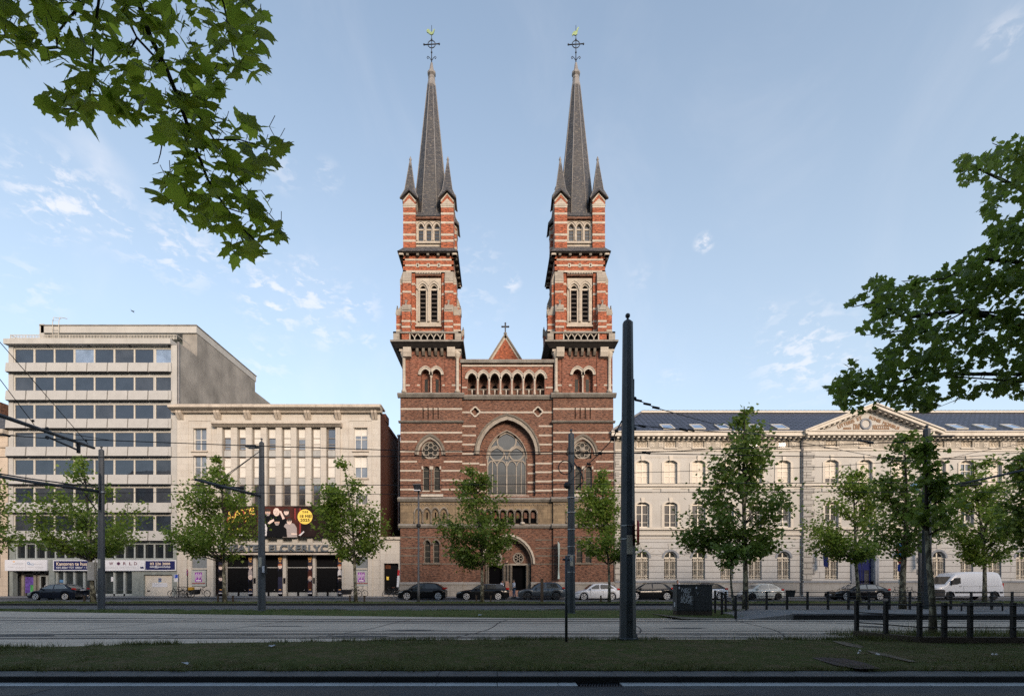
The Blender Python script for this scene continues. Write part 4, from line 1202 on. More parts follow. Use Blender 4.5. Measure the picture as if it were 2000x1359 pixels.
 obj('weathercock', mb, tw_o)
 # leaded windows of the lower front
 mb = MB(M_tracery, M_winglass_d)
 yw = yF + .2
 pane(mb, rose, yw + .08, M_winglass_d, 0)
 mb.torus((rose.cx, yw, Z(879)), (0, 1, 0), 16.5 * KF, .09, 32, 6, M_tracery)
 for i in range(6):
  an = math.pi / 6 + math.pi / 3 * i
  mb.torus((rose.cx + .52 * math.cos(an), yw + .02, Z(879) + .52 * math.sin(an)), (0, 1, 0), .25, .05, 18, 6, M_tracery)
 if dx: mb.ball((rose.cx, yw + .05, Z(879)), .34, 10, 6, M_tracery, .8)
 obj('rose_window', mb, tw_o)
 for o in tw + low:
  mb = MB(M_tracery, M_winglass_d)
  pane(mb, o, yF + .26, M_winglass_d, 0); frame(mb, o, yF + .2, .05, .05, M_tracery, 0, [o.zb + (o.zs - o.zb) * q for q in (.3, .62, .95)], bw=.03)
  obj('lancet_window', mb, tw_o)
 return tw_o
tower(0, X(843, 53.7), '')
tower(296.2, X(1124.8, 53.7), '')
# ------------------------------------------------------------------ office block at the left
M_conc = plain("office_concrete", (.38, .372, .355), .85, var=.10, scale=.5, streak=.35, streak_col=(.25, .24, .22))
M_concpanel = plain("spandrel_panel", (.37, .365, .355), .8, var=.06, scale=1.2, streak=.25, streak_col=(.30, .29, .28))
M_render_grey = plain("side_render", (.235, .22, .20), .9, var=.35, scale=.35, streak=.6, streak_col=(.16, .15, .14), bump=.2)
M_alu = plain("window_alu", (.52, .49, .43), .5, var=.06)
M_alu_grey = plain("shopfront_alu", (.33, .36, .36), .5, var=.08)
M_officeglass = [glass("office_glass_a", (.022, .029, .042), .02, .03), glass("office_glass_b", (.04, .045, .055), .03, .01), glass("office_glass_c", (.012, .014, .02), .02, .05)]
M_officeblind = glass("office_glass_blind", (.20, .26, .36), .05, .14)
M_shopglass = glass("shop_glass", (.03, .038, .04), .03, .08)
M_darkglass = glass("dark_glass", (.006, .007, .008), .04, .06)
M_greygreen = plain("shopfront_stone", (.22, .245, .235), .8, var=.18, scale=2, streak=.4)
M_signwhite = plain("sign_white", (.62, .63, .68), .4, var=.03)
M_signblue = plain("sign_navy", (.012, .014, .085), .4, var=.05)
M_navytext = plain("lettering_cream", (.72, .60, .48), .5, var=.0)
M_maroon = plain("lettering_maroon", (.12, .02, .04), .5, var=.0)
M_greytext = plain("lettering_grey", (.38, .39, .42), .5, var=.0)
M_bluetext = plain("lettering_blue", (.10, .22, .40), .5, var=.0)
M_orange = plain("lettering_orange", (.70, .36, .08), .5, var=.0)
M_garage = plain("garage_door", (.56, .52, .46), .6, var=.05, scale=2, streak=.15)
M_purple = plain("shop_poster_purple", (.10, .06, .30), .5, var=.6, scale=3)
M_green = plain("shop_poster_green", (.07, .30, .10), .5, var=.5, scale=4)
M_rubber = plain("gasket_and_shade_dark", (.02, .02, .022), .7)
M_railing = plain("roof_railing", (.45, .42, .37), .6, var=.1)
office = thing('office_block', 'pale concrete office block with rows of blue glass windows and a bare grey side wall', 'office building', (X(175), FY, .12))
ox0, ox1 = X(8), X(342.5)
yO = FY + .55
win_x = [(19.4, 55), (59, 95), (98.5, 134), (138, 174), (177.5, 213), (217, 253), (256.5, 292), (297.5, 330)]
pan_x = [(8.5, 47.2), (49.8, 87.2), (89.6, 127.4), (129.3, 167.2), (169.2, 207), (209.2, 247), (249, 286.5), (288.8, 327)]
rows = [(678, 706), (733, 761), (787.5, 816), (842, 871), (896, 925), (951, 980), (1006, 1035.5)]
spans = [(707, 724.5), (761.5, 780), (816.5, 835), (871.5, 889.5), (926, 944.5), (981, 1000), (1036, 1055)]
def office_build():
 mb = MB(M_conc, M_render_grey, M_rubber)
 ops = [Op((X(a) + X(b)) / 2, (X(b) - X(a)) / 2 + .09, Z(r1) - .05, Z(r0) + .10) for (a, b) in win_x for (r0, r1) in rows]
 mez = Op((X(19) + X(332)) / 2, (X(332) - X(19)) / 2, Z(1091), Z(1060))
 shop = [Op((X(15) + X(86)) / 2, (X(86) - X(15)) / 2, .12, Z(1113)), Op((X(97) + X(250)) / 2, (X(250) - X(97)) / 2, .12, Z(1113)), Op((X(273) + X(329)) / 2, (X(329) - X(273)) / 2, .12, Z(1121.5))]
 wall(mb, ox0, ox1, Z(1056), Z(672), yO, ops, M_conc, .22, M_conc)
 wall(mb, ox0, ox1, .12, Z(1056), yO, [mez] + shop, M_greygreen, .5, M_greygreen)
 # end pier at the right stands forward
 mb.box(X(330.5), ox1, yO - .28, yO + .1, Z(1056), Z(672), M_conc)
 mb.box(X(8), X(17.2), yO - .10, yO + .1, Z(1056), Z(672), M_conc)
 # dark boxes painted in as shade behind the panels
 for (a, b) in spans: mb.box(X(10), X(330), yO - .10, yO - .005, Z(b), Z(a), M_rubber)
 # roof slab and the body behind
 mb.box(ox0 - .05, X(333), FY - .05, yO + 1.0, Z(671.5), Z(661.5), M_conc)
 mb.box(ox0 + .02, ox1 - .02, yO + .5, 72.98, Z(672), Z(664) - .01, M_conc)
 for q in (88, 168, 248, 326): mb.lathe([(.10, Z(673.5)), (.10, Z(671.6))], X(q), FY + .35, 8, M_rubber)
 # side walls and back
 mb.quad((ox1, yO - .28, .1), (ox1, 73, .1), (ox1, 73, Z(664)), (ox1, yO - .28, Z(664)), M_render_grey)
 mb.quad((ox0, yO, .1), (ox0, 73, .1), (ox0, 73, Z(664)), (ox0, yO, Z(664)), M_render_grey)
 mb.quad((ox0, 73, .1), (ox1, 73, .1), (ox1, 73, Z(664)), (ox0, 73, Z(664)), M_render_grey)
 # attic: set back behind the terrace, flat overhanging roof
 zr = 29.9
 mb.box(ox0 + .8, ox1 - .01, 56.2, 67.8, Z(664), zr - .9, M_conc)
 mb.box(ox1 - 1.6, ox1, 54.7, 67.8, Z(664), zr - .73, M_render_grey)
 mb.box(ox1 - 2, ox1 + .002, 67.85, 73.5, Z(664), 27.65, M_render_grey)
 obj('wall', mb, office)
 mb = MB(M_conc, M_ledge, M_rubber)
 mb.box(ox0 + .55, ox1 + .05, 54.5, 68, zr - .86, zr - .08, M_conc); mb.box(ox0 + .45, ox1 + .12, 54.4, 68.1, zr - .08, zr, M_ledge)
 mb.box(ox0 + .6, ox1 - .1, 56.1, 56.19, Z(662), zr - .87, M_greygreen)
 obj('attic_roof', mb, office)
 mb = MB(M_conc); mb.box(ox0 + .4, ox0 + .9, 54.5, 56, Z(664), zr + .12, M_conc); obj('chimney', mb, office)
 # spandrel panels, one mesh each
 for (a, b) in spans:
  for i, (pa, pb) in enumerate(pan_x):
   mb = MB(M_concpanel)
   xa, xb = X(pa), X(pb); za, zb = Z(b), Z(a)
   mb.frustum(xa, xb, yO - .50, yO - .11, za, xa, xb, yO - .42, yO - .11, zb, M_concpanel)
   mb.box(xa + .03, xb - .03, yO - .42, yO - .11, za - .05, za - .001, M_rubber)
   if i == 7:
    mb.box(xb + .04, xb + .30, yO - .46, yO - .2, za, zb, M_concpanel)
   obj('spandrel_panel', mb, office)
 # windows
 rr = random.Random(3)
 for ri, o_row in enumerate(rows):
  for i, (a, b) in enumerate(win_x):
   o = Op((X(a) + X(b)) / 2, (X(b) - X(a)) / 2 + .085, Z(o_row[1]) - .04, Z(o_row[0]) + .09)
   mb = MB(M_alu); frame(mb, o, yO + .01, .06, .10, M_alu, 0)
   w_ = obj('window', mb, office)
   blind = (ri == 0 and i in (3, 7))
   mb = MB(M_officeblind if blind else rr.choice(M_officeglass)); pane(mb, o, yO + .07, None, .04)
   obj('pane', mb, w_)
   if not blind and i in (0, 2, 5) :     # a pale column stands behind the glass line
    pass
 # mezzanine strip
 mb = MB(M_alu_grey); mb.ring(mez.outline(0), mez.outline(.1), yO + .1, yO + .25, M_alu_grey, closed=True)
 for i in range(1, 16): mb.box(mez.cx - mez.half + i * mez.half / 8 - .05, mez.cx - mez.half + i * mez.half / 8 + .05, yO + .08, yO + .24, mez.zb, mez.zs, M_alu_grey)
 w_ = obj('window', mb, office); mb = MB(M_darkglass); pane(mb, mez, yO + .3, None, .02); obj('pane', mb, w_)
 # shop fronts: entrance, glass wall, garage
 e, gsh, gar = shop
 mb = MB(M_conc, M_darkglass, M_purple, M_green, M_alu_grey, M_signwhite)
 mb.box(e.cx - e.half, e.cx + e.half, yO + 1.2, yO + 1.3, .1, e.zs, M_darkglass)
 mb.box(X(18), X(40), yO + 1.1, yO + 1.19, Z(1158), Z(1126), M_purple); mb.box(X(30), X(39.5), yO + 1.08, yO + 1.098, Z(1156), Z(1142), M_green)
 for px in (17, 41, 49.5, 66, 83): mb.box(X(px) - .13, X(px) + .13, yO + .95, yO + 1.19, .12, Z(1115), M_ledge)
 mb.box(X(17), X(83), yO + .95, yO + 1.19, Z(1122), Z(1119), M_ledge)
 obj('entrance', mb, office)
 mb = MB(M_alu_grey)
 for px in (52, 67.5):
  mb.ring([(X(px), .15), (X(px), Z(1123)), (X(px + 14.5), Z(1123)), (X(px + 14.5), .15)], [(X(px) + .1, .15), (X(px) + .1, Z(1123) - .1), (X(px + 14.5) - .1, Z(1123) - .1), (X(px + 14.5) - .1, .15)], yO + .9, yO + .96, M_alu_grey)
 d_ = obj('door', mb, office)
 mb = MB(M_signwhite); mb.torus((X(66.3), yO + .84, Z(1145)), (0, 1, 0), .16, .025, 14, 5, M_signwhite); obj('handle', mb, d_)
 mb = MB(M_alu_grey, M_greygreen, M_signwhite, M_bluetext)
 for px in (98, 113, 132.5, 152, 171, 190, 212, 232, 249): mb.box(X(px) - .09, X(px) + .09, yO + .2, yO + .38, .12, gsh.zs, M_alu_grey)
 mb.box(X(97), X(250), yO + .2, yO + .38, .12, .35, M_alu_grey)
 mb.box(X(103), X(111), yO + .25, yO + .262, Z(1137), Z(1131.5), M_bluetext); mb.box(X(103), X(111), yO + .25, yO + .262, Z(1142.5), Z(1139), M_signwhite)
 mb.box(X(205), X(209.5), yO + .25, yO + .262, Z(1135), Z(1126), M_signwhite)
 s_ = obj('shopfront', mb, office); mb = MB(M_shopglass); pane(mb, gsh, yO + .39, None, 0); obj('pane', mb, s_)
 mb = MB(M_garage, M_rubber, M_signwhite, M_bluetext, M_maroon, M_greytext)
 mb.box(gar.cx - gar.half, gar.cx + gar.half, yO + .25, yO + .4, .12, gar.zs, M_garage)
 for q in range(1, 5): mb.box(gar.cx - gar.half, gar.cx + gar.half, yO + .244, yO + .25, .12 + q * .45, .128 + q * .45, M_alu)
 mb.box(X(277), X(282.5), yO + .22, yO + .249, Z(1155), Z(1152.5), M_rubber)
 mb.box(X(287), X(317), yO + .23, yO + .243, Z(1146), Z(1138), M_signwhite)
 text_on(mb, "PARKING TE HUUR", X(302), yO + .228, Z(1141), 1.35, .13, M_greytext)
 mb.box(X(299), X(305), yO + .23, yO + .243, Z(1136), Z(1128.5), M_bluetext); mb.torus((X(302), yO + .225, Z(1131.5)), (0, 1, 0), .11, .03, 16, 5, M_maroon)
 obj('garage_door', mb, office)
 # drain pipe at the corner, roof railing with ladder
 mb = MB(M_lead); mb.tube([(ox1 + .10, yO - .2, .2), (ox1 + .10, yO - .2, Z(665))], .09, 8); obj('drainpipe', mb, office)
 mb = MB(M_railing)
 yR = FY + .7; zt = Z(653.5, yR); zb = Z(663, yR)
 mb.box(X(20, yR), X(345, yR), yR, yR + .05, zt - .05, zt, M_railing); mb.box(X(20, yR), X(345, yR), yR, yR + .05, zb + .12, zb + .16, M_railing)
 x = X(20, yR); k = 0
 while x < X(345, yR):
  w = .04 if k % 10 else .07
  mb.box(x - w / 2, x + w / 2, yR + .005, yR + .045, zb, zt - .01, M_railing); x += .155; k += 1
 for xs in (X(20, yR), X(345, yR)):
  mb.box(xs - .025, xs + .025, yR, 54, zt - .05, zt, M_railing)
 obj('roof_railing', mb, office)
 mb = MB(M_railing)
 for q in (103, 115):
  mb.tube([(X(q, 54.4), 54.3, zb), (X(q, 54.4), 54.4, zr + .3), (X(q, 54.4), 54.5, zr + .85), (X(q, 54.4) + .5, 54.9, zr + .9)], .035, 6)
 for i in range(7): mb.tube([(X(103, 54.4), 54.35, zb + .4 + i * .5), (X(115, 54.4), 54.35, zb + .4 + i * .5)], .025, 5)
 obj('roof_ladder', mb, office)
office_build()
# signs on the office block
def sign_board(label, px0, px1, py0, py1, back, y=None, frame_m=None, nm='sign_board'):
 y = y or FY + .38
 mb = MB(frame_m or M_signwhite); mb.box(X(px0), X(px1), y, y + .16, Z(py1), Z(py0))
 o = obj(nm, mb); tag(o, label, 'sign'); return o, y
s, y = sign_board('white company sign board above the entrance at the far left', 2, 85, 1092.5, 1114, M_signwhite)
mb = MB(M_orange, M_greytext, M_bluetext)
for (px0, px1, py, h, m) in ((18, 22, 1097, .10, M_orange), (22, 39, 1100, .05, M_greytext), (17, 38, 1102, .04, M_greytext), (8, 20, 1107, .04, M_greytext), (24, 40, 1107.5, .03, M_greytext), (23, 38, 1110, .03, M_greytext),
                           (59, 75, 1101, .05, M_greytext), (47, 58, 1107, .04, M_greytext), (62, 78, 1107, .04, M_greytext), (62, 76, 1110, .03, M_greytext)):
 mb.box(X(px0), X(px1), y - .006, y - .002, Z(py), Z(py) + h, m)
mb.torus((X(49), y - .01, Z(1099)), (0, 1, 0), .12, .03, 14, 5, M_bluetext); text_on(mb, "WEZ", X(55), y - .005, Z(1101.5), .5, .2, M_bluetext)
mb.box(X(43) - .01, X(43) + .01, y - .006, y - .001, Z(1113.5), Z(1093), M_greytext)
obj('lettering', mb, s)
s, y = sign_board('navy sign with cream words offering offices to let', 97, 176.5, 1093, 1114, M_signwhite)
mb = MB(M_signblue); mb.box(X(99), X(174.5), y - .012, y, Z(1112), Z(1094.8)); obj('panel', mb, s)
mb = MB(M_navytext, M_signwhite)
text_on(mb, "Kantoren te huur", X(136), y - .018, Z(1100.3), (168 - 104) * KF, 6.4 * KF, M_navytext, bold=.012)
text_on(mb, "VAN 300m² TOT 1000m²  •", X(131.5), y - .018, Z(1107.6), (161 - 104) * KF, 3.6 * KF, M_signwhite, bold=.008)
mb.ring([(X(162.5), Z(1109.6)), (X(162.5), Z(1105.4)), (X(167.5), Z(1105.4)), (X(167.5), Z(1109.6))], [(X(163), Z(1109.2)), (X(163), Z(1105.8)), (X(167), Z(1105.8)), (X(167), Z(1109.2))], y - .02, y - .013, M_signwhite, closed=True)
text_on(mb, "P", X(165), y - .018, Z(1107.5), 1.8 * KF, 2.5 * KF, M_signwhite)
obj('lettering', mb, s)
s, y = sign_board('wide white sign with maroon letters and a small globe over the glass shopfront', 183, 277.5, 1093, 1114, M_signwhite)
mb = MB(M_maroon, M_greytext, M_signblue)
for ch, px in (("P", 190.5), ("W", 211.5), ("R", 238), ("L", 250), ("D", 259.5)):
 text_on(mb, ch, X(px), y - .006, Z(1099.8), (5.6 if ch != 'W' else 7.5) * KF, 5.6 * KF, M_maroon, bold=.010)
mb.disc_y(X(226), Z(1099.8), 3.2 * KF, y - .012, y - .002, 18, M_maroon)
for q in (-1.6, 0, 1.6): mb.box(X(226) - 2.7 * KF, X(226) + 2.7 * KF, y - .016, y - .0125, Z(1099.8) + q * KF - .02, Z(1099.8) + q * KF + .02, M_signblue)
text_on(mb, "BUILDING THE FUTURE", X(230), y - .006, Z(1107.7), 60 * KF, 3.0 * KF, M_greytext, spacing=1.3)
mb.box(X(269), X(275.5), y - .010, y - .002, Z(1109.5), Z(1106), M_signblue)
obj('lettering', mb, s)
s, y = sign_board('navy sign with phone number and mail address above the garage door', 278.2, 339, 1093, 1114, M_signwhite)
mb = MB(M_signblue); mb.box(X(279), X(337), y - .012, y, Z(1112), Z(1094.8)); obj('panel', mb, s)
mb = MB(M_navytext, M_signwhite)
text_on(mb, "03 226 2000", X(308), y - .018, Z(1100.2), 39 * KF, 4.6 * KF, M_navytext, bold=.012)
text_on(mb, "info@pworld.be", X(308), y - .018, Z(1106.4), 40 * KF, 4.8 * KF, M_signwhite, bold=.010)
obj('lettering', mb, s)
# old house at the very left edge
M_house = ashlar("house_plaster", (.50, .42, .34), 1.2, .5, .7, .01, .06, .3, .3, .1)
M_woodwhite = plain("sash_white", (.58, .56, .52), .5, var=.06)
house = thing('town_house', 'pale plastered town house cut off by the left edge of the photo', 'house', (X(-60), FY, .12))
mb = MB(M_house, M_cstone)
hops = [Op(X(-18 - 45 * i), 11 * KF, Z(b), Z(t), 'seg', .4) for i in range(3) for (t, b) in ((915, 950), (985, 1025), (1075, 1130))]
wall(mb, X(-150), ox0 - .01, .1, Z(838), FY + .4, hops, M_house, .25, M_house)
for py in (868, 963, 1045): mb.box(X(-150), ox0 - .01, FY + .25, FY + .45, Z(py + 4), Z(py), M_house)
mb.box(X(-150), ox0 - .01, FY - .15, FY + .45, Z(846), Z(838), M_cstone)
mb.box(X(-150), X(-149), FY + .4, 66, .1, Z(840), M_house)
obj('wall', mb, house)
mb = MB(M_slate); mb.add([(X(-150), FY - .1, Z(838)), (ox0 - .02, FY - .1, Z(838)), (ox0 - .02, 56, Z(812, 56)), (X(-150), 56, Z(812, 56)), (ox0 - .02, 66, Z(838)), (X(-150), 66, Z(838))], [(0, 1, 2, 3), (3, 2, 4, 5)])
obj('roof', mb, house)
mb = MB(M_brick_lo); mb.box(X(-30, 58), X(9, 58), 57.5, 58.5, Z(840), Z(788, 58)); obj('chimney', mb, house)
for o in hops:
 mb = MB(M_woodwhite); frame(mb, o, FY + .55, .09, .08, M_woodwhite, 1, [o.zs - .2]); w_ = obj('window', mb, house)
 mb = MB(M_shopglass); pane(mb, o, FY + .6, None); obj('pane', mb, w_)
# ------------------------------------------------------------------ theatre
M_tstone = ashlar("theatre_limestone", (.47, .445, .405), 1.05, .62, .72, .012, .05, .28, .22, .12, (.30, .22, .16))
M_tgrimy = plain("theatre_cornice_stone", (.44, .385, .325), .85, var=.15, scale=1.0, streak=.6, streak_col=(.16, .125, .10))
M_tspan = plain("theatre_spandrel", (.34, .345, .34), .7, var=.15, scale=1.5, streak=.3)
M_tbrick = brick("theatre_side_brick", (.125, .045, .028), (.085, .032, .022), (.06, .035, .028), bw=.25, bh=.08)
M_sash = plain("sash_brown", (.20, .17, .14), .6, var=.2)
M_blindw = plain("roller_blind", (.58, .56, .52), .8, var=.08, scale=2)
M_theatreglass = glass("theatre_glass", (.16, .165, .17), .08, .10)
M_theatredark = glass("theatre_glass_dark", (.05, .048, .05), .06, .10)
M_doorblack = plain("black_doors", (.006, .006, .007), .6, var=.2, scale=5, spec=.08)
M_letters = plain("metal_letters", (.13, .145, .16), .5, .3, var=.1)
M_bandark = plain("banner_dark", (.018, .010, .010), .7, var=.35, scale=1, spec=.1)
M_banmar = plain("banner_maroon", (.060, .020, .016), .6, var=.4, scale=1.2, spec=.1)
M_banred = plain("banner_red", (.22, .022, .018), .55, var=.1)
M_banyel = plain("banner_yellow", (.80, .58, .10), .5, var=.05)
M_skin = plain("printed_skin", (.58, .38, .30), .6, var=.12, scale=6)
M_skin2 = plain("printed_skin_pale", (.70, .55, .48), .6, var=.12, scale=6)
M_pblack = plain("printed_black", (.006, .006, .008), .7, var=.1, spec=.1)
M_pgrey = plain("printed_grey", (.34, .29, .28), .6, var=.1)
M_pwhite = plain("printed_white", (.60, .58, .60), .6, var=.05)
M_pnavy = plain("printed_navy", (.012, .012, .035), .5, var=.2)
M_hairdk = plain("printed_hair", (.025, .016, .012), .6)
M_hairred = plain("printed_hair_red", (.30, .09, .03), .6)
M_posterpurple = plain("poster_purple", (.22, .04, .30), .5, var=.7, scale=5)
M_shutter = plain("roller_shutter", (.16, .18, .20), .6, var=.1)
theatre = thing('theatre', 'cream stone theatre with tall fins between windows and a bracketed cornice', 'theatre', (X(540), FY, .12))
tx0, tx1 = X(343.5), X(742)
bays = [(436, 452.5), (465.7, 481.5), (494.5, 511), (523.5, 540), (553, 569.6), (581.6, 598), (610.5, 627.7), (639.5, 656.7)]
yT = FY + .2
def theatre_build():
 mb = MB(M_tstone, M_tgrimy, M_tbrick, M_cstone)
 side = [Op(X(388), 13 * KF, Z(b), Z(t)) for (t, b) in ((835, 878.5), (889, 932.5), (945, 985))] + [Op(X(703.5), 13 * KF, Z(b), Z(t)) for (t, b) in ((834, 878), (889, 932), (945, 985))] + \
           [Op(X(387), 15 * KF, Z(1145), Z(1087)), Op(X(705), 12.5 * KF, Z(1142), Z(1086))]
 mid = Op(X(546), (X(664) - X(428)) / 2, Z(988), Z(834))
 portal = Op(X(541.5), (X(669) - X(414)) / 2, .12, Z(1082))
 attic = Op(X(546), (X(664) - X(428)) / 2, Z(1060), Z(1049))
 wall(mb, tx0, tx1, .1, Z(795), yT, side + [mid, portal, attic], M_tstone, .45, M_tstone)
 # shallow panels round the side windows
 for cxp in (388, 703.5):
  mb.ring([(X(cxp - 23.5), Z(1060)), (X(cxp - 23.5), Z(819)), (X(cxp + 23.5), Z(819)), (X(cxp + 23.5), Z(1060))], [(X(cxp - 22), Z(1060)), (X(cxp - 22), Z(820.5)), (X(cxp + 22), Z(820.5)), (X(cxp + 22), Z(1060))], yT - .05, yT + .05, M_tstone)
 for o in side[:6]:
  mb.box(o.cx - o.half - .18, o.cx + o.half + .18, yT - .14, yT + .1, o.zb - .17, o.zb - .01, M_tgrimy)
  mb.box(o.cx - o.half - .08, o.cx + o.half + .08, yT - .04, yT + .1, o.zt, o.zt + .09, M_tgrimy)
 # plinth course
 for a, b in ((tx0, X(414)), (X(669), tx1)):
  mb.box(a, b, yT - .06, yT + .1, .1, Z(1147), M_tstone)
 # corner strip and fluted pier at the right of the ground floor
 mb.box(X(718), X(726), yT - .16, yT + .1, .1, Z(1060), M_tstone); mb.box(X(357), X(364), yT - .16, yT + .1, .1, Z(1060), M_tstone)
 mb.box(tx0, tx1, yT - .08, yT + .1, Z(1063), Z(1059), M_tstone)
 # side wall, back, roof
 mb.quad((tx1, yT, .1), (tx1, 55.0, .1), (tx1, 55.0, 19.3), (tx1, yT, 19.3), M_tbrick)
 mb.quad((tx1 - .01, 55.0, .1), (tx1 - .01, 75, .1), (tx1 - .01, 75, 18.7), (tx1 - .01, 55.0, 18.7), M_tbrick)
 mb.box(tx1 - .45, tx1 + .06, 53.4, 55.05, 19.0, 19.75, M_tbrick); mb.box(tx1 - .3, tx1 + .05, 55.06, 75, 18.6, 18.95, M_tbrick)
 mb.quad((tx0, yT, .1), (tx0, 75, .1), (tx0, 75, 18.7), (tx0, yT, 19.2), M_tbrick)
 mb.quad((tx0, yT + .4, 18.6), (tx1, yT + .4, 18.6), (tx1, 75, 18.6), (tx0, 75, 18.6), M_tgrimy)
 obj('wall', mb, theatre)
 # cornice
 mb = MB(M_tgrimy)
 def cornice(xa, xb, za, zb, out, ret=True):
  P = [(yT + .3, za), (yT - out * .35, za), (yT - out * .45, za + (zb - za) * .25), (yT - out * .85, za + (zb - za) * .45), (yT - out, za + (zb - za) * .55), (yT - out, za + (zb - za) * .92), (yT - out * .9, zb), (yT + .3, zb)]
  mb.prism_x(P, xa, xb, M_tgrimy)
 cornice(X(336), X(745), Z(806), Z(794), .95)
 mb.box(tx0, tx1 + .2, yT - .6, yT + 1.4, Z(794) - .02, Z(791.5), M_tgrimy)
 for px in (351, 425, 483.5, 542.5, 601, 660, 731):
  mb.prism_x([(yT + .1, Z(819)), (yT - .10, Z(818)), (yT - .55, Z(807)), (yT - .55, Z(803)), (yT + .1, Z(803))], X(px) - .28, X(px) - .02, M_tgrimy)
  mb.prism_x([(yT + .1, Z(819)), (yT - .10, Z(818)), (yT - .55, Z(807)), (yT - .55, Z(803)), (yT + .1, Z(803))], X(px) + .04, X(px) + .30, M_tgrimy)
 obj('cornice', mb, theatre)
 mb = MB(M_tgrimy)
 P = lambda za, zb, out: [(yT + .1, za), (yT - out * .45, za), (yT - out * .8, za + (zb - za) * .4), (yT - out, za + (zb - za) * .55), (yT - out, za + (zb - za) * .9), (yT - out * .9, zb), (yT + .1, zb)]
 mb.prism_x(P(Z(834), Z(826), .72), X(417), X(668), M_tgrimy)
 obj('lower_cornice', mb, theatre)
 # fins
 edges = [428] + [(bays[i][1] + bays[i + 1][0]) / 2 for i in range(7)] + [664]
 for i, e in enumerate(edges):
  mb = MB(M_tstone)
  a = 428 if i == 0 else bays[i - 1][1] - 1.5
  b = 664 if i == 8 else bays[i][0] - 2.8
  if i == 0: a = 424
  mb.box(X(a), X(b) if i else X(433.5), yT - .22, yT + .46, Z(988), Z(834) - .01, M_tstone)
  obj('fin', mb, theatre)
 # windows in the strips, blinds half drawn
 rr = random.Random(8)
 for i, (a, b) in enumerate(bays):
  for r_, (t, bt) in enumerate(((836, 878), (892.5, 932), (946, 987))):
   o = Op((X(a) + X(b)) / 2, (X(b) - X(a)) / 2 + .06, Z(bt), Z(t))
   mb = MB(M_sash, M_blindw)
   zm = Z(t + 18.5)
   frame(mb, o, yT + .06, .06, .08, M_sash, 0, [zm] + ([o.zb + .35, o.zb + .62] if r_ == 0 else []), bw=.06)
   if r_ == 2: drop = 0
   elif i == 7 and r_ == 0: drop = 0
   else: drop = [[.40, .40, 1.0, .43, 1, .5, 1, 0], [1, 1, 1, 1, .98, 1, 1, 1]][r_][i]
   if drop: mb.box(o.cx - o.half + .05, o.cx + o.half - .05, yT + .105, yT + .12, max(o.zb + .05, o.zt - drop * (o.zt - o.zb)), o.zt - .04, M_blindw)
   w_ = obj('window', mb, theatre)
   mb = MB(M_theatredark if r_ == 2 or not drop else M_theatreglass); pane(mb, o, yT + .15, None, .01); obj('pane', mb, w_)
  for (t, bt) in ((878, 892.5), (932, 946)):
   mb = MB(M_tspan); mb.box(X(a) - .02, X(b) + .04, yT + .04, yT + .46, Z(bt) + .04, Z(t) - .02); obj('spandrel_panel', mb, theatre)
 # side windows
 for o in side[:6]:
  mb = MB(M_woodwhite, M_blindw); frame(mb, o, yT + .22, .08, .08, M_woodwhite, 1, [o.zb + (o.zt - o.zb) * .5], bw=.07)
  if o.cx > X(600): mb.box(o.cx - o.half + .06, o.cx + o.half - .06, yT + .28, yT + .29, o.zt - (o.zt - o.zb) * (.34 if o.zt > Z(850) else .5), o.zt - .05, M_blindw)
  w_ = obj('window', mb, theatre); mb = MB(M_theatreglass); pane(mb, o, yT + .31, None); obj('pane', mb, w_)
 # roller shutters, poster cases
 for o, px in ((side[6], 387), (side[7], 705)):
  mb = MB(M_shutter, M_tstone)
  zs = Z(1109)
  mb.box(o.cx - o.half, o.cx + o.half, yT + .15, yT + .3, zs, o.zt, M_shutter)
  k = zs
  while k < o.zt - .05: mb.box(o.cx - o.half, o.cx + o.half, yT + .135, yT + .15, k, k + .06, M_shutter); k += .1
  mb.box(o.cx - o.half, o.cx + o.half, yT + .05, yT + .3, zs - .14, zs - .001, M_tstone)
  mb.box(o.cx - o.half, o.cx + o.half, yT + .4, yT + .44, o.zb, o.zt, M_tspan)
  obj('shutter', mb, theatre)
 # portal: canopy, jambs, four pairs of doors
 mb = MB(M_tgrimy, M_pblack)
 mb.box(X(411), X(670), yT - .35, yT + .45, Z(1083), Z(1079.5), M_tgrimy); mb.box(X(413), X(668), yT - .25, yT + .4, Z(1079.5) + .002, Z(1076.5), M_pblack)
 mb.box(X(411), X(415.5), yT - .10, yT + .3, .1, Z(1083), M_tstone); mb.box(X(667), X(671), yT - .10, yT + .3, .1, Z(1083), M_tstone)
 obj('canopy', mb, theatre)
 mb = MB(M_tgrimy)
 for i in range(9): mb.box(X(428 + 29.4 * i) - .28, X(428 + 29.4 * i) + .28, yT - .1, yT + .4, Z(1060) - .02, Z(1049) + .02, M_tstone)
 mb.box(X(424), X(667), yT + .36, yT + .44, Z(1060), Z(1049), M_tspan)
 obj('parapet', mb, theatre)
 jambs = [(429.6, 433.8), (488, 494.3), (546.8, 553), (606, 611.3), (665.2, 667)]
 for i, (a, b) in enumerate(jambs):
  mb = MB(M_tstone, M_pblack); mb.box(X(a), X(b), yT + .45, yT + .95, .1, Z(1083), M_tstone)
  mb.box(X(a) + .05, X(b) - .04, yT + .43, yT + .449, Z(1139), Z(1128), M_pblack); obj('door_jamb', mb, theatre)
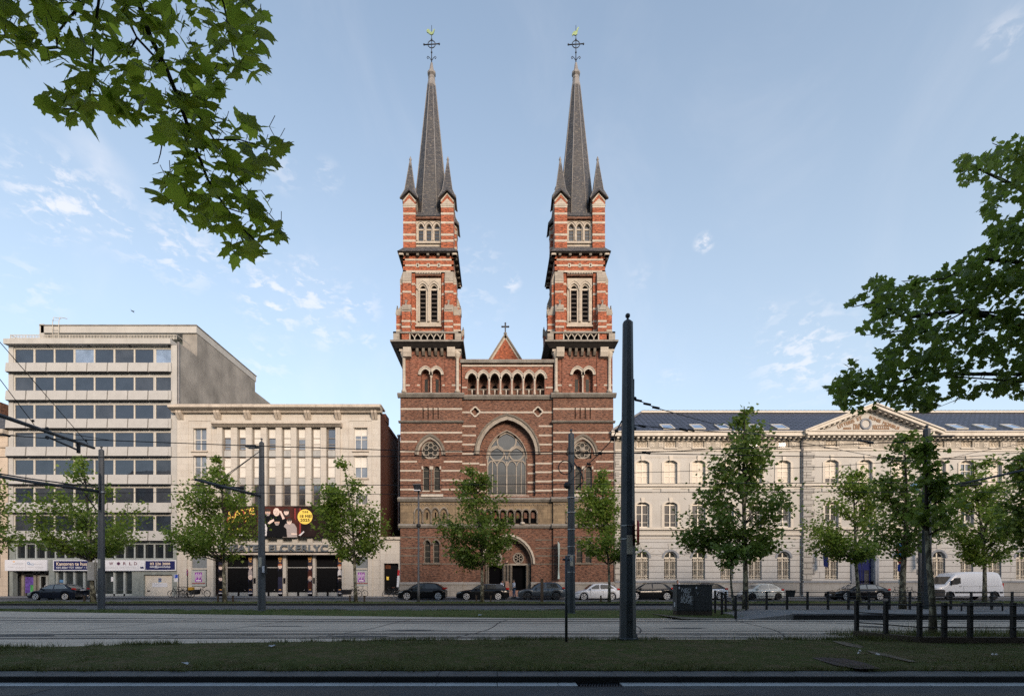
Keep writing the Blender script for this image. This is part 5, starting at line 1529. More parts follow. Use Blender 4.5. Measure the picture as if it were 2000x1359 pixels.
 for i in range(4):
  a, b = jambs[i][1], jambs[i + 1][0] - 9.5
  mb = MB(M_doorblack, M_tspan)
  mb.box(X(a), X(b), yT + .85, yT + .95, .12, Z(1083), M_doorblack)
  mb.box(X(a), X(b), yT + .8, yT + .849, Z(1108), Z(1106.6), M_tspan)
  k = X(a) + .1
  while k < X(b) - .1: mb.box(k, k + .05, yT + .83, yT + .849, .6, Z(1110), M_doorblack); k += .14
  for (p, q) in ((X(a) + .1, (X(a) + X(b)) / 2 - .12), ((X(a) + X(b)) / 2 + .12, X(b) - .1)): mb.box(p, q, yT + .78, yT + .849, .12, .5, M_tspan)
  d_ = obj('door', mb, theatre)
  mb = MB(M_pwhite); mb.ball((X(b) - .5, yT + .79, Z(1152)), .04, 6, 4); obj('handle', mb, d_)
 mb = MB(M_pblack); mb.box(X(414), X(669), yT + .96, yT + 1.05, .1, Z(1082)); obj('porch_back', mb, theatre)
theatre_build()
# raised metal letters over the doors
mb = MB(M_letters)
text_on(mb, "THEATER ELCKERLYC", X(533), yT - .33, Z(1070), (640 - 424) * KF, 13 * KF, M_letters, extrude=.14, bold=.02)
tag(obj('raised_letters', mb), 'big grey metal letters standing on the canopy over the theatre doors', 'lettering')
# printed people on posters: generic figures
def face(mb, cx, cz, r, y, skin, hair, beard=None, cap=None, glasses=False):
 n = 18
 mb.prism([(cx + r * .78 * math.cos(2 * math.pi * i / n), cz + r * math.sin(2 * math.pi * i / n)) for i in range(n)], y - .006, y, skin)
 if hair:
  mb.prism([(cx + r * .86 * math.cos(math.pi * i / 12), cz + r * .25 + r * .85 * math.sin(math.pi * i / 12)) for i in range(13)], y - .009, y - .0065, hair)
 if cap:
  mb.prism([(cx + r * .95 * math.cos(math.pi * i / 12), cz + r * .15 + r * 1.0 * math.sin(math.pi * i / 12)) for i in range(13)], y - .010, y - .0068, cap)
 if beard:
  mb.prism([(cx - r * .6, cz - r * .25), (cx + r * .6, cz - r * .25), (cx + r * .4, cz - r * 1.05), (cx - r * .4, cz - r * 1.05)], y - .0085, y - .0067, beard)
 for s_ in (-1, 1):
  mb.box(cx + s_ * r * .33 - r * .13, cx + s_ * r * .33 + r * .13, y - .011, y - .0105, cz + r * .02, cz + r * .13, M_hairdk)
  if glasses: mb.torus((cx + s_ * r * .34, y - .012, cz + r * .08), (0, 1, 0), r * .22, r * .05, 12, 4, M_pblack)
 mb.box(cx - r * .22, cx + r * .22, y - .011, y - .0105, cz - r * .52, cz - r * .44, M_banmar)
 mb.prism([(cx - r * .1, cz - r * .22), (cx + r * .12, cz - r * .22), (cx, cz + r * .1)], y - .0108, y - .0104, M_pgrey if skin is M_skin2 else M_skin2)
def torso(mb, cx, cz, w, h, y, m):
 mb.prism([(cx - w / 2, cz - h), (cx + w / 2, cz - h), (cx + w * .47, cz - h * .35), (cx + w * .30, cz - h * .08), (cx, cz), (cx - w * .30, cz - h * .08), (cx - w * .47, cz - h * .35)], y - .005, y, m)
yb = FY - .30
mb = MB(M_bandark); mb.box(X(438), X(661), yb, yb + .10, Z(1048.5), Z(988.5), M_bandark)
ban = obj('theatre_banner', mb); tag(ban, 'wide dark maroon theatre banner with printed people and a yellow date disc', 'banner')
mb = MB(M_banmar); mb.box(X(505), X(576), yb - .006, yb - .001, Z(1047), Z(990), M_banmar); mb.box(X(577), X(590), yb - .006, yb - .001, Z(1046), Z(993), M_banred); mb.box(X(580), X(587), yb - .012, yb - .007, Z(1046), Z(993), M_banmar); obj('backdrop', mb, ban)
mb = MB(M_skin, M_skin2, M_pblack)
y = yb - .02
torso(mb, X(527), Z(1003), 2.0, 2.0, y, M_pblack); face(mb, X(526), Z(1001), 6.5 * KF, y - .012, M_skin, M_hairdk, M_pgrey)
torso(mb, X(562), Z(1004), 2.0, 1.9, y - .002, M_banmar); mb.box(X(555.5), X(568.5), y - .016, y - .009, Z(1010), Z(996), M_hairdk); face(mb, X(562), Z(1000.5), 6 * KF, y - .018, M_skin2, M_hairdk)
torso(mb, X(543), Z(1006), 2.7, 2.3, y - .03, M_pblack); face(mb, X(543), Z(1000.5), 8 * KF, y - .045, M_skin2, None)
mb.prism([(X(549), Z(999)), (X(552), Z(998)), (X(559.5), Z(1013)), (X(555), Z(1015))], y - .062, y - .058, M_skin2)
torso(mb, X(569), Z(1021), 1.5, 1.5, y - .05, M_pgrey); face(mb, X(568), Z(1018.5), 6 * KF, y - .06, M_skin2, M_hairdk, glasses=True)
torso(mb, X(518), Z(1022), .8, 1.3, y - .05, M_pwhite); face(mb, X(517), Z(1018), 4 * KF, y - .058, M_skin2, M_hairdk)
torso(mb, X(544), Z(1025), 2.1, 1.25, y - .075, M_pblack); face(mb, X(544.5), Z(1020), 6.2 * KF, y - .085, M_skin, None, M_pgrey, M_pblack)
mb.prism([(X(531), Z(1017)), (X(538), Z(1014)), (X(539), Z(1018)), (X(530), Z(1024)), (X(526), Z(1022))], y - .08, y - .076, M_skin2)
mb.prism([(X(572), Z(1041)), (X(583), Z(1042)), (X(583), Z(1044)), (X(572), Z(1045))], y - .08, y - .076, M_skin2)
mb.prism([(X(586), Z(1046)), (X(596), Z(1037)), (X(597.5), Z(1039)), (X(590), Z(1046.5))], y - .08, y - .076, M_pwhite)
obj('printed_people', mb, ban)
mb = MB(M_banyel, M_pblack); mb.disc_y(X(598), Z(1009.5), 14.5 * KF, yb - .02, yb - .007, 28, M_banyel)
text_on(mb, "18 MEI", X(599.5), yb - .026, Z(1008.5), 22 * KF, 5.2 * KF, M_pblack, bold=.012); text_on(mb, "2025", X(598), yb - .026, Z(1016), 18 * KF, 5.2 * KF, M_pblack, bold=.012)
text_on(mb, "T/M", X(598), yb - .026, Z(1000.5), 11 * KF, 4 * KF, M_pblack, bold=.01)
obj('date_disc', mb, ban)
mb = MB(M_banred, M_banyel, M_pwhite)
for dx, dy, m, b, yy in ((0, 0, M_banred, .10, -.008), (.06, .05, M_banyel, .02, -.02)):
 text_on(mb, "LATE", X(474) + dx, yb + yy, Z(1003) + dy, 50 * KF, 12 * KF, m, bold=b, rot=.16)
 text_on(mb, "LATE", X(468) + dx, yb + yy - .004, Z(1016) + dy, 40 * KF, 9 * KF, m, bold=b, rot=.10)
for (a, b) in ((449, 452.5), (453, 458), (465, 468), (474, 476), (480, 483)): mb.box(X(a), X(b), yb - .02, yb - .012, Z(1035), Z(1030), M_banyel)
for (a, b, p) in ((463, 472, 1045), (474, 477, 1045), (489, 495, 1045), (526, 537, 1044.5), (541, 546, 1044.5), (550, 553, 1044.5)): mb.box(X(a), X(b), yb - .02, yb - .012, Z(p + 1), Z(p - 1), M_pwhite)
obj('lettering', mb, ban)
# the five upright posters between the doors
def poster(px, label, figs):
 w = 8.6
 y = yT + .40
 mb = MB(M_pnavy, M_pwhite); mb.box(X(px), X(px + w), y, y + .05, Z(1160.5), Z(1085), M_pnavy); mb.box(X(px) + .02, X(px + w) - .02, y - .006, y - .001, Z(1159), Z(1157), M_pwhite)
 o = obj('tall_poster', mb); tag(o, label, 'poster', 'tall posters between the theatre doors')
 mb = MB(M_skin, M_skin2); cxm = X(px + w / 2)
 for (kind, zc, skin, hair, beard, cap, gl, body) in figs:
  torso(mb, cxm, Z(zc + 5), .46, .85, y - .003, body); face(mb, cxm, Z(zc), 5 * KF, y - .012, skin, hair, beard, cap, gl)
 obj('printed_people', mb, o)
 mb = MB(M_orange);
 text_on(mb, "LATE", cxm, y - .01, Z(1088), .38, .2, M_orange, rot=.12, bold=.01); text_on(mb, "LATE", cxm, y - .01, Z(1091.5), .30, .14, M_orange, rot=.08, bold=.01)
 mb.prism([(cxm + .14 * math.cos(math.pi * i / 8), Z(1096.5) + .10 * math.sin(math.pi * i / 8)) for i in range(9)], y - .01, y - .004, M_orange)
 mb.prism([(cxm + .14 * math.cos(math.pi * i / 8), Z(1152) + .10 * math.sin(math.pi * i / 8)) for i in range(9)], y - .01, y - .004, M_orange)
 obj('lettering', mb, o)
poster(420.5, 'tall narrow poster with two dark haired men, leftmost at the theatre doors', [(0, 1107, M_skin2, M_hairdk, None, None, False, M_pblack), (0, 1129, M_skin2, M_hairdk, None, None, False, M_pblack)])
poster(479, 'tall narrow poster with a man in glasses above a bald man', [(0, 1106, M_skin2, M_hairdk, None, None, True, M_pgrey), (0, 1127, M_skin2, None, None, None, False, M_pblack)])
poster(537.8, 'tall narrow poster with a single person in white collar and tie', [(0, 1105, M_skin2, M_hairred, None, None, False, M_pblack)])
poster(596.8, 'tall narrow poster with a woman in dark red above a bearded man', [(0, 1106, M_skin2, M_hairdk, None, None, False, M_banmar), (0, 1129, M_skin, None, M_pgrey, None, False, M_banmar)])
poster(655.8, 'narrow poster with a red haired woman above a man in a black cap', [(0, 1106, M_skin2, M_hairred, None, None, False, M_pwhite), (0, 1128, M_skin2, None, M_hairdk, M_pblack, False, M_pblack)])
# poster cases under the shutters
for px, label in ((386, 'glazed wall case with purple poster beside the leftmost theatre shutter'), (705, 'glazed wall case with purple poster behind the tree right of the theatre doors')):
 yk = yT - .02
 mb = MB(M_tspan, M_alu_grey); mb.box(X(px - 14), X(px + 14), yk, yk + .14, Z(1144), Z(1113), M_alu_grey); mb.box(X(px - 13), X(px + 13), yk - .008, yk, Z(1140.5), Z(1114.5), M_tspan)
 o = obj('poster_case', mb); tag(o, label, 'poster case', 'poster cases on the theatre front')
 mb = MB(M_posterpurple, M_pwhite, M_banred)
 mb.box(X(px - 7), X(px + 6.5), yk - .02, yk - .01, Z(1136), Z(1117), M_posterpurple)
 for q in range(7): mb.box(X(px - 6 + q * 1.8), X(px - 5.2 + q * 1.8), yk - .026, yk - .021, Z(1131 - (q % 3) * 2), Z(1121 - (q % 2) * 3), M_pwhite)
 mb.box(X(px - 5), X(px + 4.5), yk - .026, yk - .021, Z(1134.5), Z(1132), M_pwhite)
 mb.box(X(px - 13), X(px + 13), yk - .02, yk - .01, Z(1139.6), Z(1138), M_banred)
 obj('poster', mb, o)
# gate house in the gap beside the church, flue pipe above
annex = thing('gate_house', 'low cream stone gate house with dark door between theatre and church', 'gate house', (X(762), FY, .12))
mb = MB(M_tstone, M_tgrimy, M_rubber)
dop = Op(X(763.5), 14.5 * KF, .12, Z(1099.5))
wall(mb, tx1 + .01, X(782), .1, Z(1053), FY + .1, [dop], M_tstone, .5, M_tstone)
mb.box(tx1 + .01, X(782), FY - .12, FY + .3, Z(1053), Z(1048), M_tgrimy)
mb.quad((tx1 + .01, FY + .2, Z(1048)), (X(782), FY + .2, Z(1048)), (X(782), 62, Z(1048)), (tx1 + .01, 62, Z(1048)), M_rubber)
mb.box(tx1, X(782), 66, 66.2, .1, 12.0, M_tbrick)
mb.box(X(748), X(779), FY - .5, FY + .1, .1, .28, M_tgrimy)
obj('wall', mb, annex)
mb = MB(M_doorblack, M_amber); mb.box(dop.cx - dop.half, dop.cx + dop.half, FY + .5, FY + .58, .12, dop.zs)
for q in (-.5, -.25, 0, .25, .5): mb.box(dop.cx + q - .02, dop.cx + q + .02, FY + .48, FY + .5, .3, Z(1112), M_doorblack)
mb.box(X(751), X(761), FY + .47, FY + .495, Z(1110), Z(1101), M_amber); mb.box(X(753), X(757.5), FY + .46, FY + .475, Z(1132), Z(1125.5), M_banyel)
obj('door', mb, annex)
mb = MB(plain("steel_flue", (.52, .55, .60), .35, .7, var=.1), M_iron)
mb.lathe([(.13, Z(1035, 53)), (.13, Z(853, 53)), (.2, Z(852.5, 53)), (.2, Z(849.5, 53)), (.05, Z(848, 53))], X(779.2, 53), 53, 10)
tag(obj('flue_pipe', mb), 'tall shiny steel flue pipe in the gap left of the church', 'pipe')
# ------------------------------------------------------------------ school at the right
M_sstone = ashlar("school_stucco", (.45, .435, .405), 2.2, 1.1, .82, .008, .03, .32, .22, .08, (.30, .26, .22))
M_srust = ashlar("school_rusticated", (.47, .46, .445), 40.0, .62, .30, .03, .02, .30, .20, .9, (.26, .23, .2))
M_scorn = plain("school_cornice", (.54, .495, .43), .8, var=.08, scale=1.2, streak=.25)
M_sfrieze = plain("school_frieze", (.34, .31, .265), .85, var=.2, scale=.9, streak=.5)
M_bluestone = plain("bluestone_reveal", (.20, .215, .24), .75, var=.2, scale=2.5)
M_splinth = ashlar("school_plinth", (.30, .295, .285), 2.2, .6, .6, .015, .1, .35, .3, .2)
M_roofblue = rowtile("roof_tiles_blue", (.050, .060, .098), .55, .33, .5)
M_sashcream = plain("sash_cream", (.68, .62, .52), .5, var=.04)
M_grille = plain("grille_cream", (.62, .55, .45), .5, var=.08)
M_blindcream = plain("blind_cream", (.60, .54, .46), .8, var=.05, scale=1)
M_schoolglass = glass("school_glass", (.03, .032, .038), .05, .07)
M_bluedoor = plain("blue_door", (.006, .012, .085), .6, var=.15, spec=.15)
M_pedtext = plain("carved_letters", (.23, .145, .09), .9, var=.1)
M_quoin = ashlar("school_quoins", (.38, .365, .34), 1.4, .58, .30, .028, .06, .3, .2, .8)
school = thing('school_building', 'long cream school with blue tiled roof, arched windows and a lettered pediment', 'school', (X(1600), FY, .12))
sx0, sx1 = X(1202), X(2230)
yS = FY + .2
pcx = X(1697)
bays_s = [1256, 1311, 1366, 1421.5, 1477, 1533, 1623, 1689, 1756, 1837, 1892, 1947, 2001, 2056, 2111, 2166]
def school_build():
 mb = MB(M_sstone, M_srust, M_splinth, M_scorn, M_sfrieze, M_bluestone, M_quoin)
 c0, c1 = X(1568), X(1812)
 def front(px): return yS - (.28 if 1565 < px < 1815 else 0)
 up = {px: Op(X(px), 12.3 * KF, Z(943), Z(903), 'seg', .42) for px in bays_s}
 midw = {px: Op(X(px), 12.6 * KF, Z(1029), Z(985), 'seg', .42) for px in bays_s}
 low = {px: Op(X(px), 12.6 * KF, Z(1131), Z(1089), 'round') for px in bays_s if px != 1689}
 door = Op(X(1687), 18 * KF, .12, Z(1090), 'round')
 fr = {px: Op(X(px), 11 * KF, Z(873), Z(859.5)) for px in bays_s}
 segs = [(sx0, c0, yS), (c0, c1, yS - .28), (c1, sx1, yS)]
 for a, b, y in segs:
  sel = lambda D: [o for o in D.values() if a < o.cx < b]
  wall(mb, a, b, Z(878), Z(846), y, sel(fr), M_sfrieze, .55, M_sfrieze)
  wall(mb, a, b, Z(945), Z(878), y, sel(up), M_sstone, .42, M_bluestone)
  wall(mb, a, b, Z(1040), Z(945), y, sel(midw), M_sstone, .42, M_bluestone)
  wall(mb, a, b, Z(1134), Z(1040), y, sel(low) + ([door] if a < door.cx < b else []), M_srust, .42, M_bluestone)
  wall(mb, a, b, .1, Z(1134), y, [Op(door.cx, door.half, .1, Z(1134))] if a < door.cx < b else [], M_splinth, .42, M_bluestone)
  mb.box(a, b, y - .10, y + .1, Z(1137), Z(1133.5), M_bluestone) if not (a < door.cx < b) else [mb.box(p, q, y - .10, y + .1, Z(1137), Z(1133.5), M_bluestone) for p, q in ((a, door.cx - door.half - .3), (door.cx + door.half + .3, b))]
  for (t, bt, out) in ((944.5, 949, .20), (952, 953.5, .06), (1029.5, 1034, .22), (1040.5, 1044.5, .14), (1049, 1051, .06), (877, 880, .10)):
   mb.box(a, b, y - out, y + .1, Z(bt), Z(t), M_scorn)
  # fine joint lines over the windows' impost
  mb.box(a, b, y - .03, y + .1, Z(892), Z(891), M_scorn)
  # aprons
  for D, t, bt in ((up, 950, 958),):
   for o in sel(D): mb.box(o.cx - o.half - .35, o.cx + o.half + .35, y - .10, y + .1, Z(960), Z(953.6), M_sstone)
  for D, g_, w_ in ((up, .05, .26), (midw, .05, .26)):
   for o in sel(D):
    ou, inn = Op(o.cx, o.half + .30, o.zb, o.zs, 'seg', .40).outline(0, 0), Op(o.cx, o.half + .04, o.zb, o.zs, 'seg', .42).outline(0, 0)
    mb.ring(ou, inn, y - .07, y + .1, M_scorn)
    mb.prism([(o.cx - .14, o.zt - .05), (o.cx + .14, o.zt - .05), (o.cx + .19, o.zt + .46), (o.cx - .19, o.zt + .46)], y - .12, y + .1, M_scorn)
  for o in sel(low):
   mb.ring(arch_pts(o.cx, o.zs, o.half + .22, 'round'), arch_pts(o.cx, o.zs, o.half + .02, 'round'), y - .05, y + .1, M_bluestone)
   mb.prism([(o.cx - .16, o.zt), (o.cx + .16, o.zt), (o.cx + .28, o.zt + .85), (o.cx - .28, o.zt + .85)], y - .04, y + .1, M_sstone)
   for s_ in (-1, 1):      # radiating voussoir joints
    for k in range(1, 4):
     an = math.pi / 2 - s_ * (.30 + k * .36)
     p0 = (o.cx + (o.half + .24) * math.cos(an), o.zs + (o.half + .24) * math.sin(an)); p1 = (o.cx + (o.half + .85) * math.cos(an), o.zs + (o.half + .85) * math.sin(an))
     dxn, dzn = -(p1[1] - p0[1]), p1[0] - p0[0]; L_ = math.hypot(dxn, dzn); dxn, dzn = dxn / L_ * .02, dzn / L_ * .02
     mb.prism([(p0[0] - dxn, p0[1] - dzn), (p1[0] - dxn, p1[1] - dzn), (p1[0] + dxn, p1[1] + dzn), (p0[0] + dxn, p0[1] + dzn)], y - .008, y + .02, M_sfrieze)
  for o in sel(fr): mb.box(o.cx - o.half - .12, o.cx + o.half + .12, y - .14, y + .1, o.zb - .13, o.zb - .01, M_scorn)
  # roundel blocks in the frieze
  pxs = [px for px in bays_s if a < X(px) < b]
  for px in pxs:
   for s_ in (-19, 19):
    mb.box(X(px + s_) - .2, X(px + s_) + .2, y - .04, y + .1, Z(871.5), Z(863.5), M_scorn); mb.torus((X(px + s_), y - .04, Z(867.5)), (0, 1, 0), .11, .035, 14, 5, M_sfrieze)
 # quoins
 for xa, xb, y in ((sx0, X(1214), yS), (c0, X(1590), yS - .28), (X(1790), c1, yS - .28)):
  n = 0; z = Z(1133)
  while z < Z(882):
   w = (xb - xa) * (1.0 if n % 2 else .72)
   l, r = (xa, xa + w) if xa < pcx else (xb - w, xb)
   mb.box(l - .03, r, y - .09, y + .1, z + .02, min(z + .56, Z(882)), M_quoin); z += .60; n += 1
 # cornice: gutter board, dentils
 for a, b, y in segs:
  mb.box(a - (.5 if a == sx0 else .0), b, y - .75, y + .3, Z(853.5), Z(846.5), M_scorn)
  mb.box(a - (.55 if a == sx0 else .0), b, y - .85, y + .3, Z(846.5) - .002, Z(844.5), M_scorn)
  x = a + .1
  while x < b - .1:
   mb.box(x, x + .20, y - .58, y + .1, Z(857.5), Z(853.6), M_scorn); x += .52
  mb.box(a, b, y - .10, y + .1, Z(859.3), Z(857.6), M_scorn)
 # end walls and back
 mb.quad((sx0, yS, .1), (sx0, 66, .1), (sx0, 66, Z(846)), (sx0, yS, Z(846)), M_sstone)
 mb.quad((sx1, yS, .1), (sx1, 66, .1), (sx1, 66, Z(846)), (sx1, yS, Z(846)), M_sstone)
 obj('wall', mb, school)
 # pediment
 mb = MB(M_scorn, M_sstone, M_pedtext, M_bluestone)
 yP = yS - .28
 L_, R_, ap = (X(1563), Z(846.5)), (X(1831), Z(846.5)), (X(1697), Z(794.5))
 mb.prism([(L_[0] + .3, L_[1]), (R_[0] - .3, R_[1]), (ap[0], ap[1] - .25)], yP - .02, yP + .4, M_sstone)
 for s_, e in ((-1, L_), (1, R_)):
  dx, dz = ap[0] - e[0], ap[1] - e[1]; ln = math.hypot(dx, dz); nx, nz = -dz / ln, dx / ln
  if nz < 0: nx, nz = -nx, -nz
  def off(p, d): return (p[0] + nx * d, p[1] + nz * d)
  drop = lambda d: (ap[0], ap[1] + d / abs(nz))
  mb.prism([off(e, -.28), off(e, 0), drop(0), drop(-.28)], yP - .78, yP + .3, M_scorn)
  mb.prism([off(e, .002), off(e, .14), drop(.14), drop(.002)], yP - .90, yP + .3, M_scorn)
  n = int(ln / .56)
  for k in range(1, n):
   t = (k + .3) / n; p = (e[0] + dx * t, e[1] + dz * t)
   a0 = off(p, -.285); a1 = off((p[0] + dx / ln * .24, p[1] + dz / ln * .24), -.285); b0 = off(p, -.43); b1 = off((p[0] + dx / ln * .24, p[1] + dz / ln * .24), -.43)
   mb.prism([a0, a1, b1, b0], yP - .58, yP, M_scorn)
  mb.prism([off(e, -.50), off(e, -.435), drop(-.435), drop(-.50)], yP - .12, yP, M_scorn)
 mb.torus((X(1689), yP - .04, Z(828.5)), (0, 1, 0), .50, .12, 28, 8, M_bluestone); mb.torus((X(1689), yP - .04, Z(828.5)), (0, 1, 0), .34, .04, 24, 6, M_scorn); mb.disc_y(X(1689), Z(828.5), .32, yP - .06, yP - .03, 20, M_sstone)
 th = math.atan2(ap[1] - L_[1], ap[0] - L_[0])
 text_on(mb, "ANNO", X(1653), yP - .05, Z(837.2), 15.5 * KF, 4.6 * KF, M_pedtext, bold=.025); text_on(mb, "DNI", X(1671), yP - .05, Z(833.8), 11.5 * KF, 11 * KF, M_pedtext, bold=.025)
 text_on(mb, "MDCCCLXXX", X(1719), yP - .05, Z(834.8), 32 * KF, 9 * KF, M_pedtext, bold=.025)
 text_on(mb, "LITTERIS  ET", X(1658), yP - .05, Z(825.3), 50 * KF, 6.2 * KF, M_pedtext, bold=.025, rot=th); text_on(mb, "BONIS  MORIBUS", X(1725.5), yP - .05, Z(826.5), 62 * KF, 6.2 * KF, M_pedtext, bold=.025, rot=-th)
 obj('pediment', mb, school)
 # roof: hipped at the left, pediment gable running back
 mb = MB(M_roofblue, M_lead, M_scorn)
 yE = yS - .8; yR = 57.0; zE, zR = Z(845), Z(806, 57)
 hx = X(1253, yR)
 mb.add([(sx0 - .5, yE, zE), (sx1, yE, zE), (sx1, yR, zR), (hx, yR, zR), (sx0 - .5, 63, zE), (sx1, 63, zE)], [(0, 1, 2, 3), (0, 3, 4), (3, 2, 5, 4)], M_roofblue)
 mb.box(hx - .1, sx1, yR - .25, yR + .25, zR - .05, zR + .14, M_scorn)
 for i in range(int((sx1 - hx) / .45)): mb.tube([(hx + i * .45, yR - .0, zR + .15), (hx + i * .45 + .42, yR, zR + .19)], [.12, .14], 6, M_lead)
 mb.tube([(sx0 - .5, yE, zE + .05), (hx, yR, zR + .1)], .12, 6, M_lead)
 mb.add([(X(1563) + .1, yP - .6, zE), (X(1831) - .1, yP - .6, zE), (ap[0], yP - .6, ap[1] + .05), (ap[0], yR + 1.2, ap[1] + .05), (X(1563) + .1, yR + 1, zE), (X(1831) - .1, yR + 1, zE)], [(0, 2, 3, 4), (1, 5, 3, 2)], M_roofblue)
 rf = obj('roof', mb, school)
 sl = (zR - zE) / (yR - yE)
 M_skyg = glass("skylight_glass", (.10, .12, .15), .04, .45)
 for px in (1306.5, 1366, 1416, 1478, 1529, 1830, 1878, 1932, 1988, 2042, 2100):
  ya, yb_ = yE + .5, yE + 1.9
  xa, xb = X(px) - .62, X(px) + .62
  mb = MB(M_scorn, M_rubber)
  n = Vector((0, -sl, 1)).normalized()
  def q(x, y, h): return (x, y + n.y * h, zE + (y - yE) * sl + n.z * h)
  for (x0_, x1_, y0_, y1_) in ((xa, xa + .1, ya, yb_), (xb - .1, xb, ya, yb_), (xa + .1, xb - .1, ya, ya + .1), (xa + .1, xb - .1, yb_ - .1, yb_)):
   V = [q(x0_, y0_, -.05), q(x1_, y0_, -.05), q(x1_, y1_, -.05), q(x0_, y1_, -.05), q(x0_, y0_, .13), q(x1_, y0_, .13), q(x1_, y1_, .13), q(x0_, y1_, .13)]
   mb.add(V, [(4, 5, 6, 7), (0, 1, 5, 4), (1, 2, 6, 5), (2, 3, 7, 6), (3, 0, 4, 7)], M_alu)
  f_ = obj('skylight', mb, rf)
 mbs = MB(M_skyg)
 for px in (1306.5, 1366, 1416, 1478, 1529, 1830, 1878, 1932, 1988, 2042, 2100):
  ya, yb_ = yE + .55, yE + 1.85; xa, xb = X(px) - .56, X(px) + .56
  mb = MB(M_skyg); mb.add([q(xa, ya, .10), q(xb, ya, .10), q(xb, yb_, .10), q(xa, yb_, .10)], [(0, 1, 2, 3)]); obj('skylight_pane', mb, rf)
 # windows
 rr = random.Random(5)
 openp = {1892: 1, 2001: 1}
 for px in bays_s:
  y = front(px)
  o = up[px]
  mb = MB(M_sashcream, M_blindcream); frame(mb, o, y + .22, .10, .09, M_sashcream, 1, [o.zs - .05] + ([o.zb + .75, o.zb + 1.3]), bw=.07)
  if px not in openp:
   out = [(x, z) for x, z in o.outline(.04)]
   zb_ = o.zb if px not in (1623,) else o.zb + .5
   out = [(x, max(z, zb_)) for x, z in out]
   mb.add([(x, y + .275, z) for x, z in out], [tuple(range(len(out)))], M_blindcream)
  else:
   mb.add([(o.cx - o.half, y + .275, o.zs - .1), (o.cx + o.half, y + .275, o.zs - .1), (o.cx + o.half, y + .275, o.zt), (o.cx - o.half, y + .275, o.zt)], [(0, 1, 2, 3)], M_blindcream)
  w_ = obj('window', mb, school); mb = MB(M_schoolglass); pane(mb, o, y + .30, None, .02); obj('pane', mb, w_)
  o = midw[px]
  mb = MB(M_sashcream, M_blindcream); frame(mb, o, y + .22, .10, .10, M_sashcream, 1, [o.zs + .0], bw=.11)
  for z in (o.zb + .5, o.zb + 1.35): mb.box(o.cx - o.half + .08, o.cx + o.half - .08, y + .25, y + .29, z, z + .04, M_sashcream)
  if rr.random() < .5: mb.box(o.cx - o.half + .05, o.cx + o.half - .05, y + .312, y + .318, o.zs + .08, o.zt - .12, M_blindcream)
  if rr.random() < .4: mb.box(o.cx - o.half + .05, o.cx + o.half - .05, y + .312, y + .318, o.zb + .05, o.zb + .75, M_tspan)
  w_ = obj('window', mb, school); mb = MB(M_schoolglass); pane(mb, o, y + .325, None, .02); obj('pane', mb, w_)
  o = fr[px]
  mb = MB(M_grille); mb.ring(o.outline(0), o.outline(.08), y + .14, y + .22, M_grille, closed=True)
  for k in range(1, 8): mb.box(o.cx - o.half + k * o.half / 4 - .025, o.cx - o.half + k * o.half / 4 + .025, y + .16, y + .2, o.zb, o.zs, M_grille)
  for k in range(1, 4): mb.torus((o.cx - o.half + k * o.half / 2, y + .15, (o.zb + o.zs) / 2), (0, 1, 0), .15, .025, 12, 4, M_grille)
  w_ = obj('frieze_window', mb, school); mb = MB(M_blindcream if px not in (1533, 1477) else M_schoolglass); pane(mb, o, y + .30, None, 0); obj('pane', mb, w_)
  if px in low:
   o = low[px]
   mb = MB(M_sashcream); frame(mb, o, y + .26, .10, .10, M_sashcream, 1, [o.zs + .02], bw=.12)
   w_ = obj('window', mb, school); mb = MB(M_darkglass); pane(mb, o, y + .35, None, .02); obj('pane', mb, w_)
   mb = MB(M_grille)
   for k in range(0, 9): mb.box(o.cx - o.half + .04 + k * (o.half - .04) / 4 - .016, o.cx - o.half + .04 + k * (o.half - .04) / 4 + .016, y + .14, y + .17, o.zb, o.zs - .02, M_grille)
   for z in (o.zb + .06, o.zb + .30, o.zb + 1.0, o.zs - .35, o.zs - .05): mb.box(o.cx - o.half, o.cx + o.half, y + .13, y + .18, z, z + .035, M_grille)
   for xk in (-.5, .5):
    for zk in (o.zb + .34, o.zs - .2):
     mb.torus((o.cx + xk * o.half, y + .15, zk), (0, 1, 0), .11, .028, 12, 4, M_grille); mb.ball((o.cx + xk * o.half, y + .14, zk + .14), .05, 6, 4, M_grille)
   mb.ball((o.cx, y + .14, o.zs - .0), .07, 6, 4, M_grille)
   obj('window_grille', mb, w_)
 # great door
 y = yS - .28
 mb = MB(M_bluestone); hood(mb, door, 0, .3, y - .1, y + .3, M_bluestone)
 for s_ in (-1, 1):
  for k, r in enumerate((.36, .16)): mb.lathe([(.14, .1), (.14, door.zs)], door.cx + s_ * (door.half + r), y - .05 + .0 * k, 10, M_bluestone)
 obj('door_surround', mb, school)
 mb = MB(M_bluedoor, M_schoolglass, M_signwhite)
 mb.prism(door.outline(.01), y + .36, y + .42, M_bluedoor)
 mb.box(door.cx - door.half, door.cx + door.half, y + .30, y + .36, Z(1094), Z(1089), M_bluedoor)
 for s_ in (-1, 1):
  xc = door.cx + s_ * door.half * .5
  for (zb_, zt__) in ((.35, 1.0), (1.15, 2.9)):
   mb.ring([(xc - .34, zb_), (xc - .34, zt__), (xc + .34, zt__), (xc + .34, zb_)], [(xc - .26, zb_ + .08), (xc - .26, zt__ - .08), (xc + .26, zt__ - .08), (xc + .26, zb_ + .08)], y + .31, y + .36, M_bluedoor, closed=True)
  if s_ > 0: mb.box(xc - .25, xc + .25, y + .345, y + .359, 1.25, 2.8, M_schoolglass)
 mb.box(door.cx - .02, door.cx + .02, y + .335, y + .36, .12, Z(1094), M_schoolglass)
 o2 = Op(door.cx, door.half - .12, Z(1088), Z(1086), 'round'); pane(mb, o2, y + .355, M_schoolglass)
